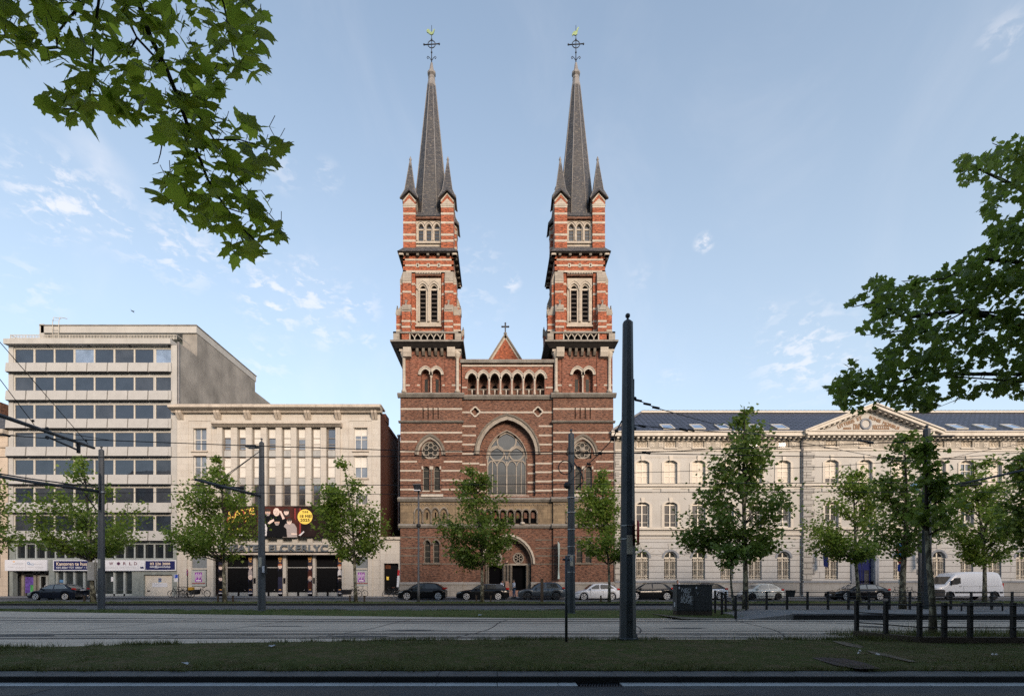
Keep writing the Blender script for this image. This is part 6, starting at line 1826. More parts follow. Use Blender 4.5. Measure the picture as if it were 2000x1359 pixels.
 d_ = obj('door', mb, school)
 mb = MB(M_signwhite); mb.box(door.cx + .12, door.cx + .15, y + .26, y + .335, 1.1, 1.3); mb.box(door.cx + .45, door.cx + .75, y + .33, y + .344, .55, .63); obj('handle', mb, d_)
 mb = MB(M_lead); mb.tube([(X(1567), yS - .16, .3), (X(1567), yS - .16, Z(855))], .075, 8); obj('drainpipe', mb, school)
 mb = MB(M_lead); mb.tube([(X(1199.5), yS - .25, .3), (X(1199.5), yS - .25, Z(856)), (X(1203), yS - .45, Z(850))], .08, 8); obj('drainpipe', mb, school)
school_build()
# hanging flags on the school
def flag(px, py0, py1, m, label, w=6):
 y = yS - .9
 mb = MB(m); n = 8
 xs = X(px)
 V = []
 for j in range(7):
  z = Z(py1) + (Z(py0) - Z(py1)) * j / 6
  for i in range(n + 1):
   t = i / n
   V.append((xs + .05 * math.sin(t * 9 + j * .5) + (.12 * t), y - .75 + t * .8, z + .1 * t))
 mb.add(V, [(j * (n + 1) + i, j * (n + 1) + i + 1, (j + 1) * (n + 1) + i + 1, (j + 1) * (n + 1) + i) for j in range(6) for i in range(n)], None, True)
 V2 = [(x + .008, y_, z) for x, y_, z in V]
 mb.add(V2, [(j * (n + 1) + i, (j + 1) * (n + 1) + i, (j + 1) * (n + 1) + i + 1, j * (n + 1) + i + 1) for j in range(6) for i in range(n)], None, True)
 o = obj('hanging_flag', mb); tag(o, label, 'flag')
 mb = MB(M_iron); mb.tube([(xs + .1, yS - .32, Z(py0) + .1), (xs, y - .8, Z(py0) + .04)], .03, 6); obj('flag_pole', mb, o)
flag(1598, 1072, 1108, plain("flag_navy", (.015, .035, .20), .8), 'dark blue flag hanging from the school wall left of the blue door')
flag(1790, 1075, 1106, plain("flag_sky", (.03, .26, .55), .8), 'bright blue flag hanging from the school wall right of the blue door')
# ------------------------------------------------------------------ apartment row across the near pavement: it shades the avenue and stands in the windows' reflections
M_apt = [brick("apartment_brick_%s" % n, c, tuple(q * .75 for q in c), tuple(q * .8 for q in c)) for n, c in (("red", (.20, .10, .07)), ("tan", (.30, .24, .18)), ("grey", (.24, .23, .22)))]
rb = random.Random(12)
xb = -172.0; hs = [26, 25.5, 28, 24, 28, 26, 29, 25.5, 27]; ws = [44, 36, 38, 33, 40, 36, 34, 38, 44]
descr = ['lowest brick', 'tall tan brick', 'plain grey', 'broad red brick', 'tan brick corner', 'tallest grey', 'narrow windowed red', 'farthest left brown', 'farthest right pale']
for i in range(9):
 w, h = ws[i], hs[i] * .91
 y1 = -17.0
 t = thing('apartment_building', descr[i] + ' apartment building across the avenue, seen only in window reflections', 'apartment building', (xb + w / 2, y1, .12), 'apartment buildings behind the viewpoint')
 mb = MB(M_apt[i % 3], M_cstone)
 ops = [Op(xb + 2 + k * 3.2, .8, z, z + 1.7) for k in range(int((w - 2) / 3.2)) for z in np.arange(3.9, h - 2.5, 3.1)]
 # the wall faces the avenue: same builder, mirrored
 mb.T = Matrix.Translation((0, 2 * y1, 0)) @ Matrix.Scale(-1, 4, (0, 1, 0))
 wall(mb, xb, xb + w, .1, h, y1, ops, M_apt[i % 3], .2, M_cstone)
 mb.T = None
 mb.box(xb, xb + w, y1 - 12, y1 - .3, .1, h - .05, M_apt[i % 3])
 mb.box(xb, xb + w, y1 - .3, y1 + .5, h, h + .5, M_cstone)
 obj('wall', mb, t)
 mb = MB(M_slate)
 mb.frustum(xb + .01, xb + w - .01, y1 - 12, y1 + .4, h + .5, xb + .01, xb + w - .01, y1 - 8, y1 - 4, h + 2.5 + rb.random() * 2)
 obj('roof', mb, t)
 mb = MB(M_darkglass)
 mb.T = Matrix.Translation((0, 2 * y1, 0)) @ Matrix.Scale(-1, 4, (0, 1, 0))
 for o in ops: mb.box(o.cx - o.half, o.cx + o.half, y1 + .18, y1 + .25, o.zb, o.zt)
 obj('window_glazing', mb, t)
 xb += w + .02
# ------------------------------------------------------------------ tram poles, wires, lamps, signs, fences
M_pole = plain("pole_paint", (.040, .050, .062), .5, .1, var=.3, scale=1.6, spec=.5, streak=.5, streak_col=(.075, .08, .085))
M_polegrey = plain("pole_grey", (.085, .09, .098), .55, .1, var=.15, scale=1.2)
M_cable = plain("cable", (.012, .014, .018), .6, .2)
M_strap = plain("steel_strap", (.35, .37, .4), .4, .8)
M_label = plain("pole_plate", (.45, .42, .34), .5)
M_signred = plain("sign_red", (.45, .02, .025), .4)
M_signblue2 = plain("sign_blue", (.015, .06, .42), .4)
M_signsky = plain("sign_sky_blue", (.03, .25, .60), .4)
M_fence = plain("fence_paint", (.020, .022, .025), .55, .2, var=.2, scale=2)
M_wood = plain("old_sleeper", (.055, .040, .030), .9, var=.35, scale=3, bump=.5)
M_cab = plain("cabinet_paint", (.032, .034, .036), .6, var=.2, scale=1.5, streak=.3)
M_cabside = plain("cabinet_side", (.085, .09, .095), .6, var=.2, scale=1.5)
M_graf = plain("graffiti_silver", (.42, .44, .46), .5, .2, var=.2)
M_bin = plain("bin_dark", (.014, .016, .018), .6)
M_trimdark = plain("lock_black", (.006, .006, .007), .6)
M_wpost = plain("weathered_post", (.06, .042, .03), .9, var=.3, scale=4)
def pole(px, d, w0, w1, ztop, label, base_z=.15, mat=None):
 x = X(px, d)
 t = thing('tram_pole', label, 'tram pole', (x, d, base_z), 'steel poles of the tram line')
 mb = MB(mat or M_pole, M_strap)
 k = 1 / math.cos(math.pi / 8) / 2
 mb.lathe([(w0 * k * 1.0, base_z - .1), (w0 * k, base_z + .02), (w1 * k, ztop - .02), (w1 * k * .9, ztop), (w1 * k * .35, ztop + .06)], x, d, 8, mat or M_pole, False, math.pi / 8)
 obj('shaft', mb, t)
 mb = MB(mat or M_pole); mb.lathe([(w1 * .12, ztop + .04), (w1 * .12, ztop + .10)], x, d, 8); mb.ball((x, d, ztop + .17), w1 * .26, 12, 8); obj('ball_finial', mb, t)
 mb = MB(M_label); mb.box(x - .07, x + .07, d - w0 * .5 - .012, d - w0 * .5 + .03, base_z + 2.25, base_z + 2.75); obj('number_plate', mb, t)
 mb = MB(mat or M_pole, M_trimdark); yf = d - w0 * .5; mb.box(x - .075, x + .075, yf - .008, yf + .04, base_z + .5, base_z + 1.05); mb.box(x - .012, x + .012, yf - .014, yf - .0085, base_z + .95, base_z + .98, M_trimdark); obj('hatch', mb, t)
 mb = MB(mat or M_pole); mb.lathe([(w0 * .62, base_z - .05), (w0 * .62, base_z + .03), (w0 * .56, base_z + .05)], x, d, 8, None, False, math.pi / 8); obj('base_plate', mb, t)
 return t, x
def bar(t, name, pts, r, mat=None, n=6):
 mb = MB(mat or M_pole); mb.tube(pts, r, n); return obj(name, mb, t)
# four poles along the line and one by the verge
pA, xA = pole(198, 27.4, .34, .25, 8.95, 'dark grey tram pole in front of the office block', mat=M_polegrey)
bar(pA, 'cantilever_arm', [(xA, 27.2, 6.62), (xA - .3, 23.5, 6.42), (xA - .6, 19.0, 6.28)], [.085, .08, .07])
bar(pA, 'tie_rod', [(xA, 27.2, 6.82), (xA - .3, 23.5, 6.56), (xA - .6, 19.2, 6.38)], .035)
mb = MB(M_cable); mb.tube([(xA - .1, 27.15, 6.9), (xA - .5, 26.9, 7.1), (xA - .7, 26.8, 6.8), (xA - .4, 26.9, 6.3), (xA - .12, 27.2, 5.6)], .03, 5); mb.tube([(xA + .15, 27.1, 7.6), (xA + .15, 27.1, 5.6)], .05, 5); obj('cable_loop', mb, pA)
mb = MB(M_strap); mb.lathe([(.20, 6.55), (.20, 6.65)], xA, 27.4, 8, None, False, math.pi / 8); obj('clamp', mb, pA)
pB, xB = pole(511, 25.2, .36, .22, 8.75, 'dark grey tram pole carrying a floodlight in front of the theatre', mat=M_polegrey)
bar(pB, 'cantilever_arm', [(xB, 25.0, 6.0), (xB - .1, 22.5, 5.9), (xB - .2, 20.0, 5.8)], [.075, .07, .06])
mb = MB(M_cable); mb.tube([(xB, 25.0, 8.25), (xB - .1, 22.0, 6.3)], .018, 4); mb.tube([(xB, 25.0, 8.25), (xB - .1, 21.2, 5.9)], .018, 4); mb.tube([(xB - .3, 24.0, 6.2), (xB - 1.2, 23.2, 6.1)], .07, 6); obj('tie_rod', mb, pB)
mb = MB(M_pole, M_strap); mb.box(xB - .62, xB - .12, 24.75, 25.15, 8.42, 8.52); mb.box(xB - .58, xB - .16, 24.78, 25.12, 8.40, 8.42, M_signwhite); mb.box(xB - .14, xB, 24.9, 25.0, 8.38, 8.48); obj('floodlight', mb, pB)
mb = MB(M_bin, M_signwhite); mb.box(xB + .17, xB + .33, 24.85, 25.1, 2.05, 2.5); mb.box(xB + .19, xB + .31, 24.838, 24.849, 2.12, 2.46, M_signwhite); obj('control_box', mb, pB)
pC, xC = pole(1115.5, 23.3, .37, .26, 8.62, 'tram pole with cable loops in front of the right church tower')
mb = MB(M_cable)
mb.torus((xC - .30, 23.1, 7.0), (0, 1, 0), .32, .025, 20, 5); mb.tube([(xC + .1, 23.05, 7.2), (xC + .42, 22.9, 6.7), (xC + .5, 22.9, 6.3), (xC + .2, 23.1, 6.0)], .03, 5); mb.ball((xC - .22, 23.05, 6.15), .17, 8, 6)
obj('cable_loop', mb, pC)
mb = MB(M_strap)
for z in (5.6, 4.9, 4.1, 3.3, 2.9, 2.1): mb = MB(M_strap); mb.lathe([(.205, z), (.205, z + .035)], xC, 23.3, 8, None, False, math.pi / 8); obj('strap', mb, pC)
pD, xD = pole(1226, 13.15, .41, .25, 8.58, 'nearest and biggest tram pole, standing alone on the near grass')
mb = MB(M_strap)
for z, r in ((3.15, .225), (2.8, .23)): mb = MB(M_strap); mb.lathe([(r * .93, z), (r * .93, z + .022)], xD, 13.15, 8, None, False, math.pi / 8); obj('strap', mb, pD)
mb = MB(M_signred, M_pole)
T = Matrix.Translation((xD + .245, 13.05, 2.97)) @ Matrix.Rotation(R(77), 4, 'Z')
mb.T = T
n = 28
mb.disc_y(0, 0, .325, -.012, .012, 28, M_pole)
mb.torus((0, 0, 0), (0, 1, 0), .315, .022, 28, 6, M_signred)
mb.disc_y(0, 0, .31, .0125, .016, 28, M_signred)
mb.T = None
obj('round_sign', mb, pD)
mb = MB(M_pole); mb.box(xD + .13, xD + .165, 13.10, 13.2, 5.3, 7.05)
for z in (6.55, 5.75): mb.ball((xD + .19, 13.15, z), .05, 8, 5)
obj('mast_rail', mb, pD)
mb = MB(M_pole); mb.add([(xD + .20, 12.88, .1), (xD + .26, 12.9, .1), (xD + .12, 12.93, .42), (xD + .10, 12.95, .42)], [(0, 1, 2, 3)]); obj('base_flap', mb, pD)
pE, xE = pole(1810, 25.5, .42, .30, 9.5, 'dark tram pole half hidden by leaves at the left of the white van', base_z=.36)
bar(pE, 'cantilever_arm', [(xE, 25.3, 6.35), (xE + .05, 22.5, 6.35), (xE + .1, 19.6, 6.4)], [.06, .05, .045])
mb = MB(M_cable); mb.box(xE - .1, xE + 1.0, 25.0, 25.2, 9.0, 9.07); mb.tube([(xE, 25.2, 6.45), (xE + 1.4, 24.0, 6.4)], .05, 5); obj('bracket', mb, pE)
# pole out of the picture at the left, its arm and stays reach into view
pF, xF = pole(-246, 13.0, .42, .26, 11.9, 'tram pole beyond the left edge whose arm and stays reach into view')
bar(pF, 'cantilever_arm', [(xF, 13.1, 7.2), (xF, 16.5, 7.15), (xF, 20.1, 7.10)], [.075, .07, .055])
bar(pF, 'lower_arm', [(xF, 18.0, 6.95), (xF, 19.4, 6.80)], .035)
mb = MB(M_cable); mb.tube([(xF, 13.0, 11.8), (xF, 19.8, 7.18)], .016, 4); mb.tube([(xF, 13.0, 11.4), (xF, 17.5, 7.22)], .016, 4)
mb.ball((xF, 17.45, 7.35), .05, 6, 4); mb.ball((xF, 19.7, 7.3), .05, 6, 4); mb.box(xF - .04, xF + .04, 19.3, 19.4, 6.7, 7.1); mb.ball((xF, 18.0, 7.24), .07, 6, 4); mb.ball((xF, 18.0, 6.92), .07, 6, 4)
obj('tie_rod', mb, pF)
def wire(label, pts, r=.012, beads=(), cat='overhead wire'):
 mb = MB(M_cable)
 P = [W(px, py, d) for px, py, d in pts]
 Q = []
 for a, b in zip(P[:-1], P[1:]):
  for k in range(8): Q.append(a.lerp(b, k / 8))
 Q.append(P[-1])
 mb.tube(Q, r, 5)
 for (px, py, d, br, ln) in beads:
  c = W(px, py, d); mb.tube([c - Vector((ln, 0, -ln * .2)), c + Vector((ln, 0, -ln * .2))], br, 6)
 tag(obj('overhead_wire', mb), label, cat, 'overhead tram wires')
wire('tram wire sagging from the arm end at the left and crossing both round church windows', [(-250, 840, 14.3), (12, 850, 14.3), (114, 857.5, 14.3), (214, 860, 14.3), (480, 870, 14.3), (800, 880, 14.3), (1237, 885, 14.3), (1620, 892, 14.3), (2150, 901, 14.3)], .013, [(12, 850, 14.3, .035, .10), (1262, 884, 14.3, .03, .12)])
wire('short hump of wire tied to the arm tip over the office block', [(12, 850, 14.3), (114, 843.5, 14.3), (214, 859.5, 14.3)], .009)
wire('straight tram wire just below the upper one across theatre and church', [(-250, 892, 14.3), (220, 893, 14.3), (800, 891, 14.3), (1240, 884, 14.3), (1400, 877, 14.3), (1700, 866, 14.3), (2150, 846, 14.3)], .012)
wire('far tram wire passing through the sill of the big church window', [(-200, 944, 20), (200, 946, 20), (800, 947, 20), (1110, 945, 20), (1600, 943, 20), (2150, 940, 20)], .014)
wire('lowest far tram wire, crossing the theatre above its banner', [(-200, 966, 20), (340, 961, 20), (760, 965, 20), (1110, 962, 20), (1600, 960, 20), (2150, 962, 20)], .011)
wire('wire rising gently across the upper school windows', [(1122, 935, 23.2), (1239, 923, 20), (1600, 912, 18), (2050, 880, 16)], .010)
wire('cable with insulators slung between the nearest pole and the pole by the church', [(1214, 822, 13.1), (1196, 858, 15.5), (1170, 886, 18.5), (1122, 932, 23.2)], .018, [(1204, 842, 14.3, .035, .05), (1196, 858, 15.4, .05, .06), (1172, 885, 18.4, .06, .07), (1150, 906, 20.5, .05, .09)])
wire('upper stay wire running right from the nearest pole over the school roof', [(1238, 778, 13.15), (1283, 797, 14.0), (1380, 824, 16), (1500, 852, 18), (1720, 893, 22), (1806, 905, 25.4)], .012, [(1247, 782, 13.3, .03, .09), (1264, 789, 13.6, .032, .10), (1281, 796, 13.9, .034, .10)])
wire('lower span wire with long insulators along the school eaves', [(1238, 830, 13.15), (1321, 838, 14.5), (1405, 843, 16), (1500, 849, 18), (1600, 858, 20), (1806, 866, 25.4)], .014, [(1254, 832, 13.4, .03, .10), (1335, 839, 14.6, .035, .13), (1350, 840, 14.9, .03, .10), (1690, 862, 22, .05, .35)])
wire('wire slanting over the school windows right of the leafy pole', [(1812, 905, 25.4), (1900, 884, 22), (2050, 857, 18)], .010)
# lamp posts
lp = thing('street_lamp', 'slim grey street lamp in front of the left church tower', 'street lamp', (X(817.5, 35.5), 35.5, .15), 'street lamps')
x = X(817.5, 35.5)
mb = MB(M_polegrey); mb.lathe([(.10, .1), (.10, 1.2), (.075, 1.25), (.06, 8.1)], x, 35.5, 10); obj('post', mb, lp)
mb = MB(M_polegrey, M_signwhite); mb.prism_x([(35.6, 8.15), (34.9, 8.45), (34.9, 8.55), (35.6, 8.3)], x - .30, x + .22); mb.box(x - .26, x + .18, 35.0, 35.5, 8.10, 8.16, M_signwhite); obj('lamp_head', mb, lp)
mb = MB(M_bin); mb.lathe([(.12, 5.55), (.16, 5.6), (.16, 5.75), (.1, 5.8)], x, 35.5, 10); obj('collar', mb, lp)
lp = thing('street_lamp', 'grey lamp post with bluish globe, between the trees left of the white van', 'street lamp', (X(1797.5, 35.5), 35.5, .15), 'street lamps')
x = X(1797.5, 35.5)
mb = MB(M_polegrey); mb.lathe([(.15, .1), (.14, 3.0), (.10, 8.2)], x, 35.5, 10); obj('post', mb, lp)
mb = MB(M_pole); mb.tube([(x, 35.5, 8.0), (x - .3, 35.4, 8.6), (x - .6, 35.3, 8.7)], .05, 6); obj('lamp_arm', mb, lp)
mb = MB(glass("lamp_glass", (.12, .25, .30), .1, .2)); mb.ball((x - .6, 35.3, 8.35), .34, 12, 8); obj('lamp_globe', mb, lp)
# traffic signs and posts
def post_sign(name, label, px, d, ztop, r=.04, bz=.13, mat=None, cat='sign'):
 t = thing(name, label, cat, (X(px, d), d, bz)); mb = MB(mat or M_fence); mb.tube([(X(px, d), d, bz - .05), (X(px, d), d, ztop)], r, 8); obj('post', mb, t); return t, X(px, d)
t, x = post_sign('parking_sign', 'blue and white parking sign on a post between office block and theatre', 349, 47.5, 2.35)
mb = MB(M_signwhite, M_signblue2); mb.box(x - .42, x - .02, 47.42, 47.46, 1.62, 2.33, M_signwhite); mb.prism([(x - .40, 1.95), (x - .04, 2.0), (x - .04, 2.30), (x - .40, 2.30)], 47.41, 47.419, M_signblue2)
text_on(mb, "P", x - .30, 47.405, 2.16, .10, .18, M_signwhite, bold=.008); mb.prism([(x - .40, 1.92), (x - .40, 2.02), (x - .25, 2.05)], 47.40, 47.409, M_signwhite); obj('sign_plate', mb, t)
t, x = post_sign('no_parking_sign', 'round red and blue no parking sign on a post before the theatre', 366.5, 46.6, 2.75)
mb = MB(M_signred, M_signblue2, M_polegrey); mb.T = Matrix.Translation((x, 46.52, 2.50)) @ Matrix.Rotation(R(-50), 4, 'Z')
mb.disc_y(0, 0, .34, -.01, .01, 24, M_signred); mb.disc_y(0, 0, .25, -.016, -.0105, 24, M_signblue2)
mb.prism([(-.20, .16), (-.15, .2), (.20, -.16), (.15, -.2)], -.022, -.0165, M_signred); mb.T = None
obj('sign_disc', mb, t)
t, x = post_sign('cycle_street_sign', 'tall blue sign with red ring seen edge on before the school door', 1758.5, 36.3, 4.5, .045)
mb = MB(M_signsky, M_signred, M_signwhite, M_signblue2); mb.T = Matrix.Translation((x - .05, 36.2, 3.9)) @ Matrix.Rotation(R(-62), 4, 'Z')
mb.box(-.3, .3, -.02, .02, -.45, .62, M_signsky); mb.torus((0, -.024, .08), (0, 1, 0), .21, .045, 24, 5, M_signred); mb.disc_y(0, .08, .19, -.028, -.0205, 20, M_signwhite)
text_on(mb, "30", 0, -.03, .08, .16, .14, M_signblue2); text_on(mb, "ZONE", 0, -.024, .46, .34, .12, M_signwhite)
mb.disc_y(0, -.72, .2, -.02, .02, 20, M_signred); mb.box(-.12, .12, -.027, -.0205, -.76, -.68, M_signwhite); mb.box(-.2, .2, -.018, .018, -1.5, -1.0, M_signblue2); mb.box(-.14, .14, -.018, .018, -2.45, -2.1, M_signwhite); mb.T = None
obj('sign_plate', mb, t)
t, x = post_sign('thin_post', 'thin black sign post on the near grass beside the tram pole', 1106, 12.45, 2.33, .036, .15, M_pole, 'post')
mb = MB(M_pole, M_strap); mb.tube([(x - .09, 12.45, 2.24), (x + .13, 12.5, 2.24)], .03, 6, M_pole); mb.box(x + .09, x + .15, 12.42, 12.5, 2.2, 2.3, M_signwhite); obj('bracket', mb, t)
t = thing('timber_post', 'dark weathered timber post in the verge in front of the grey car', 'post', (X(1058.5, 35.8), 35.8, .15)); x = X(1058.5, 35.8)
mb = MB(M_wpost); mb.prism_z([(x - .1, 35.7), (x + .1, 35.7), (x + .1, 35.9), (x - .1, 35.9)], .1, 1.85, None, [(x - .095, 35.705), (x + .095, 35.705), (x + .095, 35.895), (x - .095, 35.895)]); mb.box(x - .11, x + .11, 35.69, 35.91, 1.83, 1.87); obj('post', mb, t)
t, x = post_sign('barrier_board', 'red and white striped barrier board leaning by the gate house door', 777.5, 48.8, 2.9, .03)
mb = MB(M_signred, M_signwhite)
for i in range(6): mb.prism([(x - .13 + .02 * i, 1.1 + .28 * i), (x + .07 + .02 * i, 1.1 + .28 * i), (x + .09 + .02 * i, 1.38 + .28 * i), (x - .11 + .02 * i, 1.38 + .28 * i)], 48.70, 48.74, M_signred if i > 3 else M_signwhite)
obj('board', mb, t)
# low timber stakes beside the young trees
for px, d, lab in ((165, 35.9, 'short timber stake left of the tree before the office block'), (425.6, 35.7, 'short timber stake left of the tree before the theatre doors'), (455, 35.7, 'short timber stake right of the tree before the theatre doors'), (683.5, 35.7, 'short timber stake left of the tree by the gate house'),
                   (711.7, 35.7, 'short timber stake right of the tree by the gate house'), (930.5, 35.7, 'short timber stake left of the tree before the church portal'), (958.5, 35.7, 'short timber stake right of the tree before the church portal'), (1173.5, 35.7, 'short timber stake before the white hatchback')):
 mb = MB(M_wpost); x = X(px, d); mb.prism_z([(x - .055, d - .055), (x + .055, d - .055), (x + .055, d + .055), (x - .055, d + .055)], .1, .62, None, [(x - .05, d - .05), (x + .05, d - .05), (x + .05, d + .05), (x - .05, d + .05)])
 mb.box(x - .06, x + .06, d - .06, d + .06, .60, .65)
 tag(obj('tree_stake', mb), lab, 'stake', 'timber stakes in the tree verge')
# grey box strapped to the trunk of the first tree
mb = MB(M_tspan, M_signwhite); x = X(181.5, 35.5); mb.box(x - .24, x + .24, 35.3, 35.6, 1.75, 3.05); mb.box(x - .2, x + .2, 35.285, 35.3, 1.8, 3.0); mb.box(x - .05, x + .03, 35.27, 35.284, 2.72, 2.8, M_signwhite)
mb.tube([(x + .3, 35.4, 1.8), (x + .3, 35.4, 3.2), (x + .2, 35.4, 3.4)], .03, 5)
tag(obj('switch_box', mb), 'grey switch box strapped to a tree trunk before the office block', 'switch box')
# railing of the tram stop (behind) and of the planting bed (front)
def railing(label, line, post_at, h, base, rails, post_w=.075, skew=None, name='railing'):
 t = thing(name, label, 'railing', (line[0][0], line[0][1], base), 'dark steel railings')
 def at(s):
  tot = 0
  for a, b in zip(line[:-1], line[1:]):
   L = math.hypot(b[0] - a[0], b[1] - a[1])
   if s <= tot + L + 1e-6: f = (s - tot) / L; return [a[k] + (b[k] - a[k]) * f for k in range(len(a))]
   tot += L
  return list(line[-1])
 for s_ in post_at:
  p = at(s_); bz = p[2] if len(p) > 2 else base
  mb = MB(M_fence); mb.box(p[0] - post_w / 2, p[0] + post_w / 2, p[1] - post_w / 2, p[1] + post_w / 2, bz - .1, bz + h); mb.box(p[0] - post_w / 2 - .004, p[0] + post_w / 2 + .004, p[1] - post_w / 2 - .004, p[1] + post_w / 2 + .004, bz + h, bz + h + .012)
  obj('post', mb, t)
 for z in rails:
  mb = MB(M_fence)
  for a, b in zip(line[:-1], line[1:]):
   za, zb = (a[2] if len(a) > 2 else base) + z, (b[2] if len(b) > 2 else base) + z
   mb.tube([(a[0], a[1] - post_w * .5 - .012, za), (b[0], b[1] - post_w * .5 - .012, zb)], .018, 6)
  obj('rail', mb, t)
 return t
xl, xr = X(1414, 23.3), X(2140, 23.3)
railing('long dark railing along the back of the tram stop platform', [(xl, 23.3), (xr, 23.3)], [.08 + .965 * k for k in range(int((xr - xl) / .965) + 1)], .84, .35, (.82, .62, .42, .22))
railing('short railing running down the platform ramp beside the cabinets', [(X(1396, 23.2), 23.2, .30), (X(1413, 22.0), 22.0, .22), (X(1437, 20.6), 20.6, .13)], [.05, 1.0, 2.6], .95, .2, (.92, .62, .30))
fl = [(X(1673, 13.75), 13.75), (X(1730, 13.05), 13.05), (X(1796, 12.3), 12.3), (X(2160, 12.15), 12.15)]
tot = [0]
for a, b in zip(fl[:-1], fl[1:]): tot.append(tot[-1] + math.hypot(b[0] - a[0], b[1] - a[1]))
fr_ = railing('front railing on timber sleepers round the weedy planting bed', fl, [0.0, tot[1], tot[2], tot[2] + .60, tot[2] + 1.22, tot[2] + 2.25, tot[2] + 3.2, tot[2] + 4.2], 1.02, .13, (.96, .70, .42), .085)
for a, b in zip(fl[:-1], fl[1:]):
 mb = MB(M_wood); L = math.hypot(b[0] - a[0], b[1] - a[1]); ux, uy = (b[0] - a[0]) / L, (b[1] - a[1]) / L
 mb.prism_z([(a[0] - ux * .05 - uy * .10, a[1] - uy * .05 + ux * .10), (b[0] - uy * .10, b[1] + ux * .10), (b[0] + uy * .06, b[1] - ux * .06), (a[0] - ux * .05 + uy * .06, a[1] - uy * .05 - ux * .06)], .05, .31)
 obj('sleeper', mb, fr_)
mb = MB(M_bin); x = X(1542, 23.15); mb.frustum(x - .11, x + .11, 22.95, 23.2, .95, x - .14, x + .14, 22.9, 23.24, 1.24); mb.box(x - .145, x + .145, 22.89, 23.25, 1.24, 1.27)
tag(obj('litter_bin', mb), 'small dark litter bin hung on the platform railing behind the little white car', 'bin')
bt = thing('leaning_rail', 'low dark seat rail on the stop platform in front of the white van', 'seat rail', (X(1918, 22), 22, .35))
xa, xb_ = X(1878, 22), X(1958, 22)
mb = MB(M_fence); mb.tube([(xa, 22, .36), (xa, 22, .66), (xa + .06, 22, .71), (xb_ - .06, 22, .71), (xb_, 22, .66), (xb_, 22, .36)], .03, 6); obj('hoop', mb, bt)
mb = MB(M_fence); mb.box(xa + .1, xb_ - .1, 21.85, 22.15, .712, .745); obj('seat', mb, bt)
# two switch cabinets
for (pa, pb, label, graf) in ((1322.5, 1355, 'dark electrical cabinet covered in silver graffiti', True), (1355.6, 1391, 'plain dark electrical cabinet beside the graffiti one', False)):
 d = 21.9; xa, xb_ = X(pa, d), X(pb, d)
 t = thing('electrical_cabinet', label, 'cabinet', ((xa + xb_) / 2, d, .15), 'electrical cabinets by the tram stop')
 mb = MB(M_cab, M_cabside, M_wood)
 mb.box(xa, xb_, d, d + .52, .12, .36, M_wood); mb.box(xa - .004, xb_ + .004, d - .006, d + .53, .362, 1.50, M_cab); mb.box(xa - .03, xb_ + .02, d - .03, d + .56, 1.502, 1.545, M_cab)
 if graf: mb.quad((xa - .007, d, .37), (xa - .007, d + .52, .37), (xa - .007, d + .52, 1.49), (xa - .007, d, 1.49), M_cabside)
 obj('housing', mb, t)
 mb = MB(M_cab, M_signwhite); mb.box(xa + .03, xb_ - .03, d - .018, d - .0065, .40, 1.46); mb.box(xa + .06, xa + .12, d - .024, d - .0185, 1.36, 1.44, M_signwhite); mb.box(xb_ - .06, xb_ - .04, d - .04, d - .018, .85, 1.0, M_strap)
 dr = obj('door', mb, t)
 mb = MB(M_graf)
 if graf:
  xm = (xa + xb_) / 2 + .02
  text_on(mb, "NEO", xm, d - .026, 1.30, .42, .15, M_graf, shear=.2, rot=-.06, bold=.004); text_on(mb, "ITE", xm + .02, d - .026, 1.13, .30, .15, M_graf, shear=.3, rot=-.08, bold=.004)
  text_on(mb, "HOPE", xm + .02, d - .026, .97, .52, .16, M_graf, shear=.3, rot=-.04, bold=.004); text_on(mb, "BUNK", xm + .03, d - .026, .81, .54, .16, M_graf, shear=.3, rot=-.07, bold=.004)
  mb.tube([(xm - .1, d - .024, .70), (xm, d - .024, .74), (xm + .06, d - .024, .69), (xm + .14, d - .024, .73), (xm + .2, d - .024, .68), (xm + .29, d - .024, .66)], .009, 4)
  obj('graffiti', mb, dr)
  mb = MB(M_signwhite); mb.box(xa - .012, xa - .0075, d + .2, d + .34, .55, .75); obj('sticker', mb, t)
 else:
  mb.tube([(xa + .12, d - .022, 1.22), (xa + .16, d - .022, 1.05), (xa + .2, d - .022, 1.2)], .005, 4); mb.tube([(xa + .36, d - .022, 1.08), (xa + .41, d - .022, 1.1)], .006, 4)
  obj('scratches', mb, dr)
# drain grate in the gutter, manhole on the slab, litter
mb = MB(M_iron, M_black)
mb.box(gx0 + .01, gx1 - .01, 7.93, 8.24, -.08, -.03, M_black)
k = gx0 + .02
while k < gx1 - .03: mb.add([(k, 7.94, .004), (k + .022, 7.94, .004), (k + .10, 8.23, .004), (k + .078, 8.23, .004)], [(0, 1, 2, 3)], M_iron); k += .045
for y in (7.935, 8.08, 8.222): mb.box(gx0 + .005, gx1 - .005, y, y + .016, -.02, .006, M_iron)
tag(obj('drain_grate', mb), 'cast iron drain grate set in the near gutter', 'drain')
mb = MB(M_iron); gx_, gy_ = gp(1700, 1223.5, .12); mb.lathe([(.42, .118), (.42, .1265), (.38, .1275)], gx_, gy_, 24, None, False)
tag(obj('manhole_cover', mb), 'round dark manhole cover on the tram slab', 'manhole cover')
M_litter = plain("litter_paper", (.50, .52, .58), .7, var=.2, scale=9)
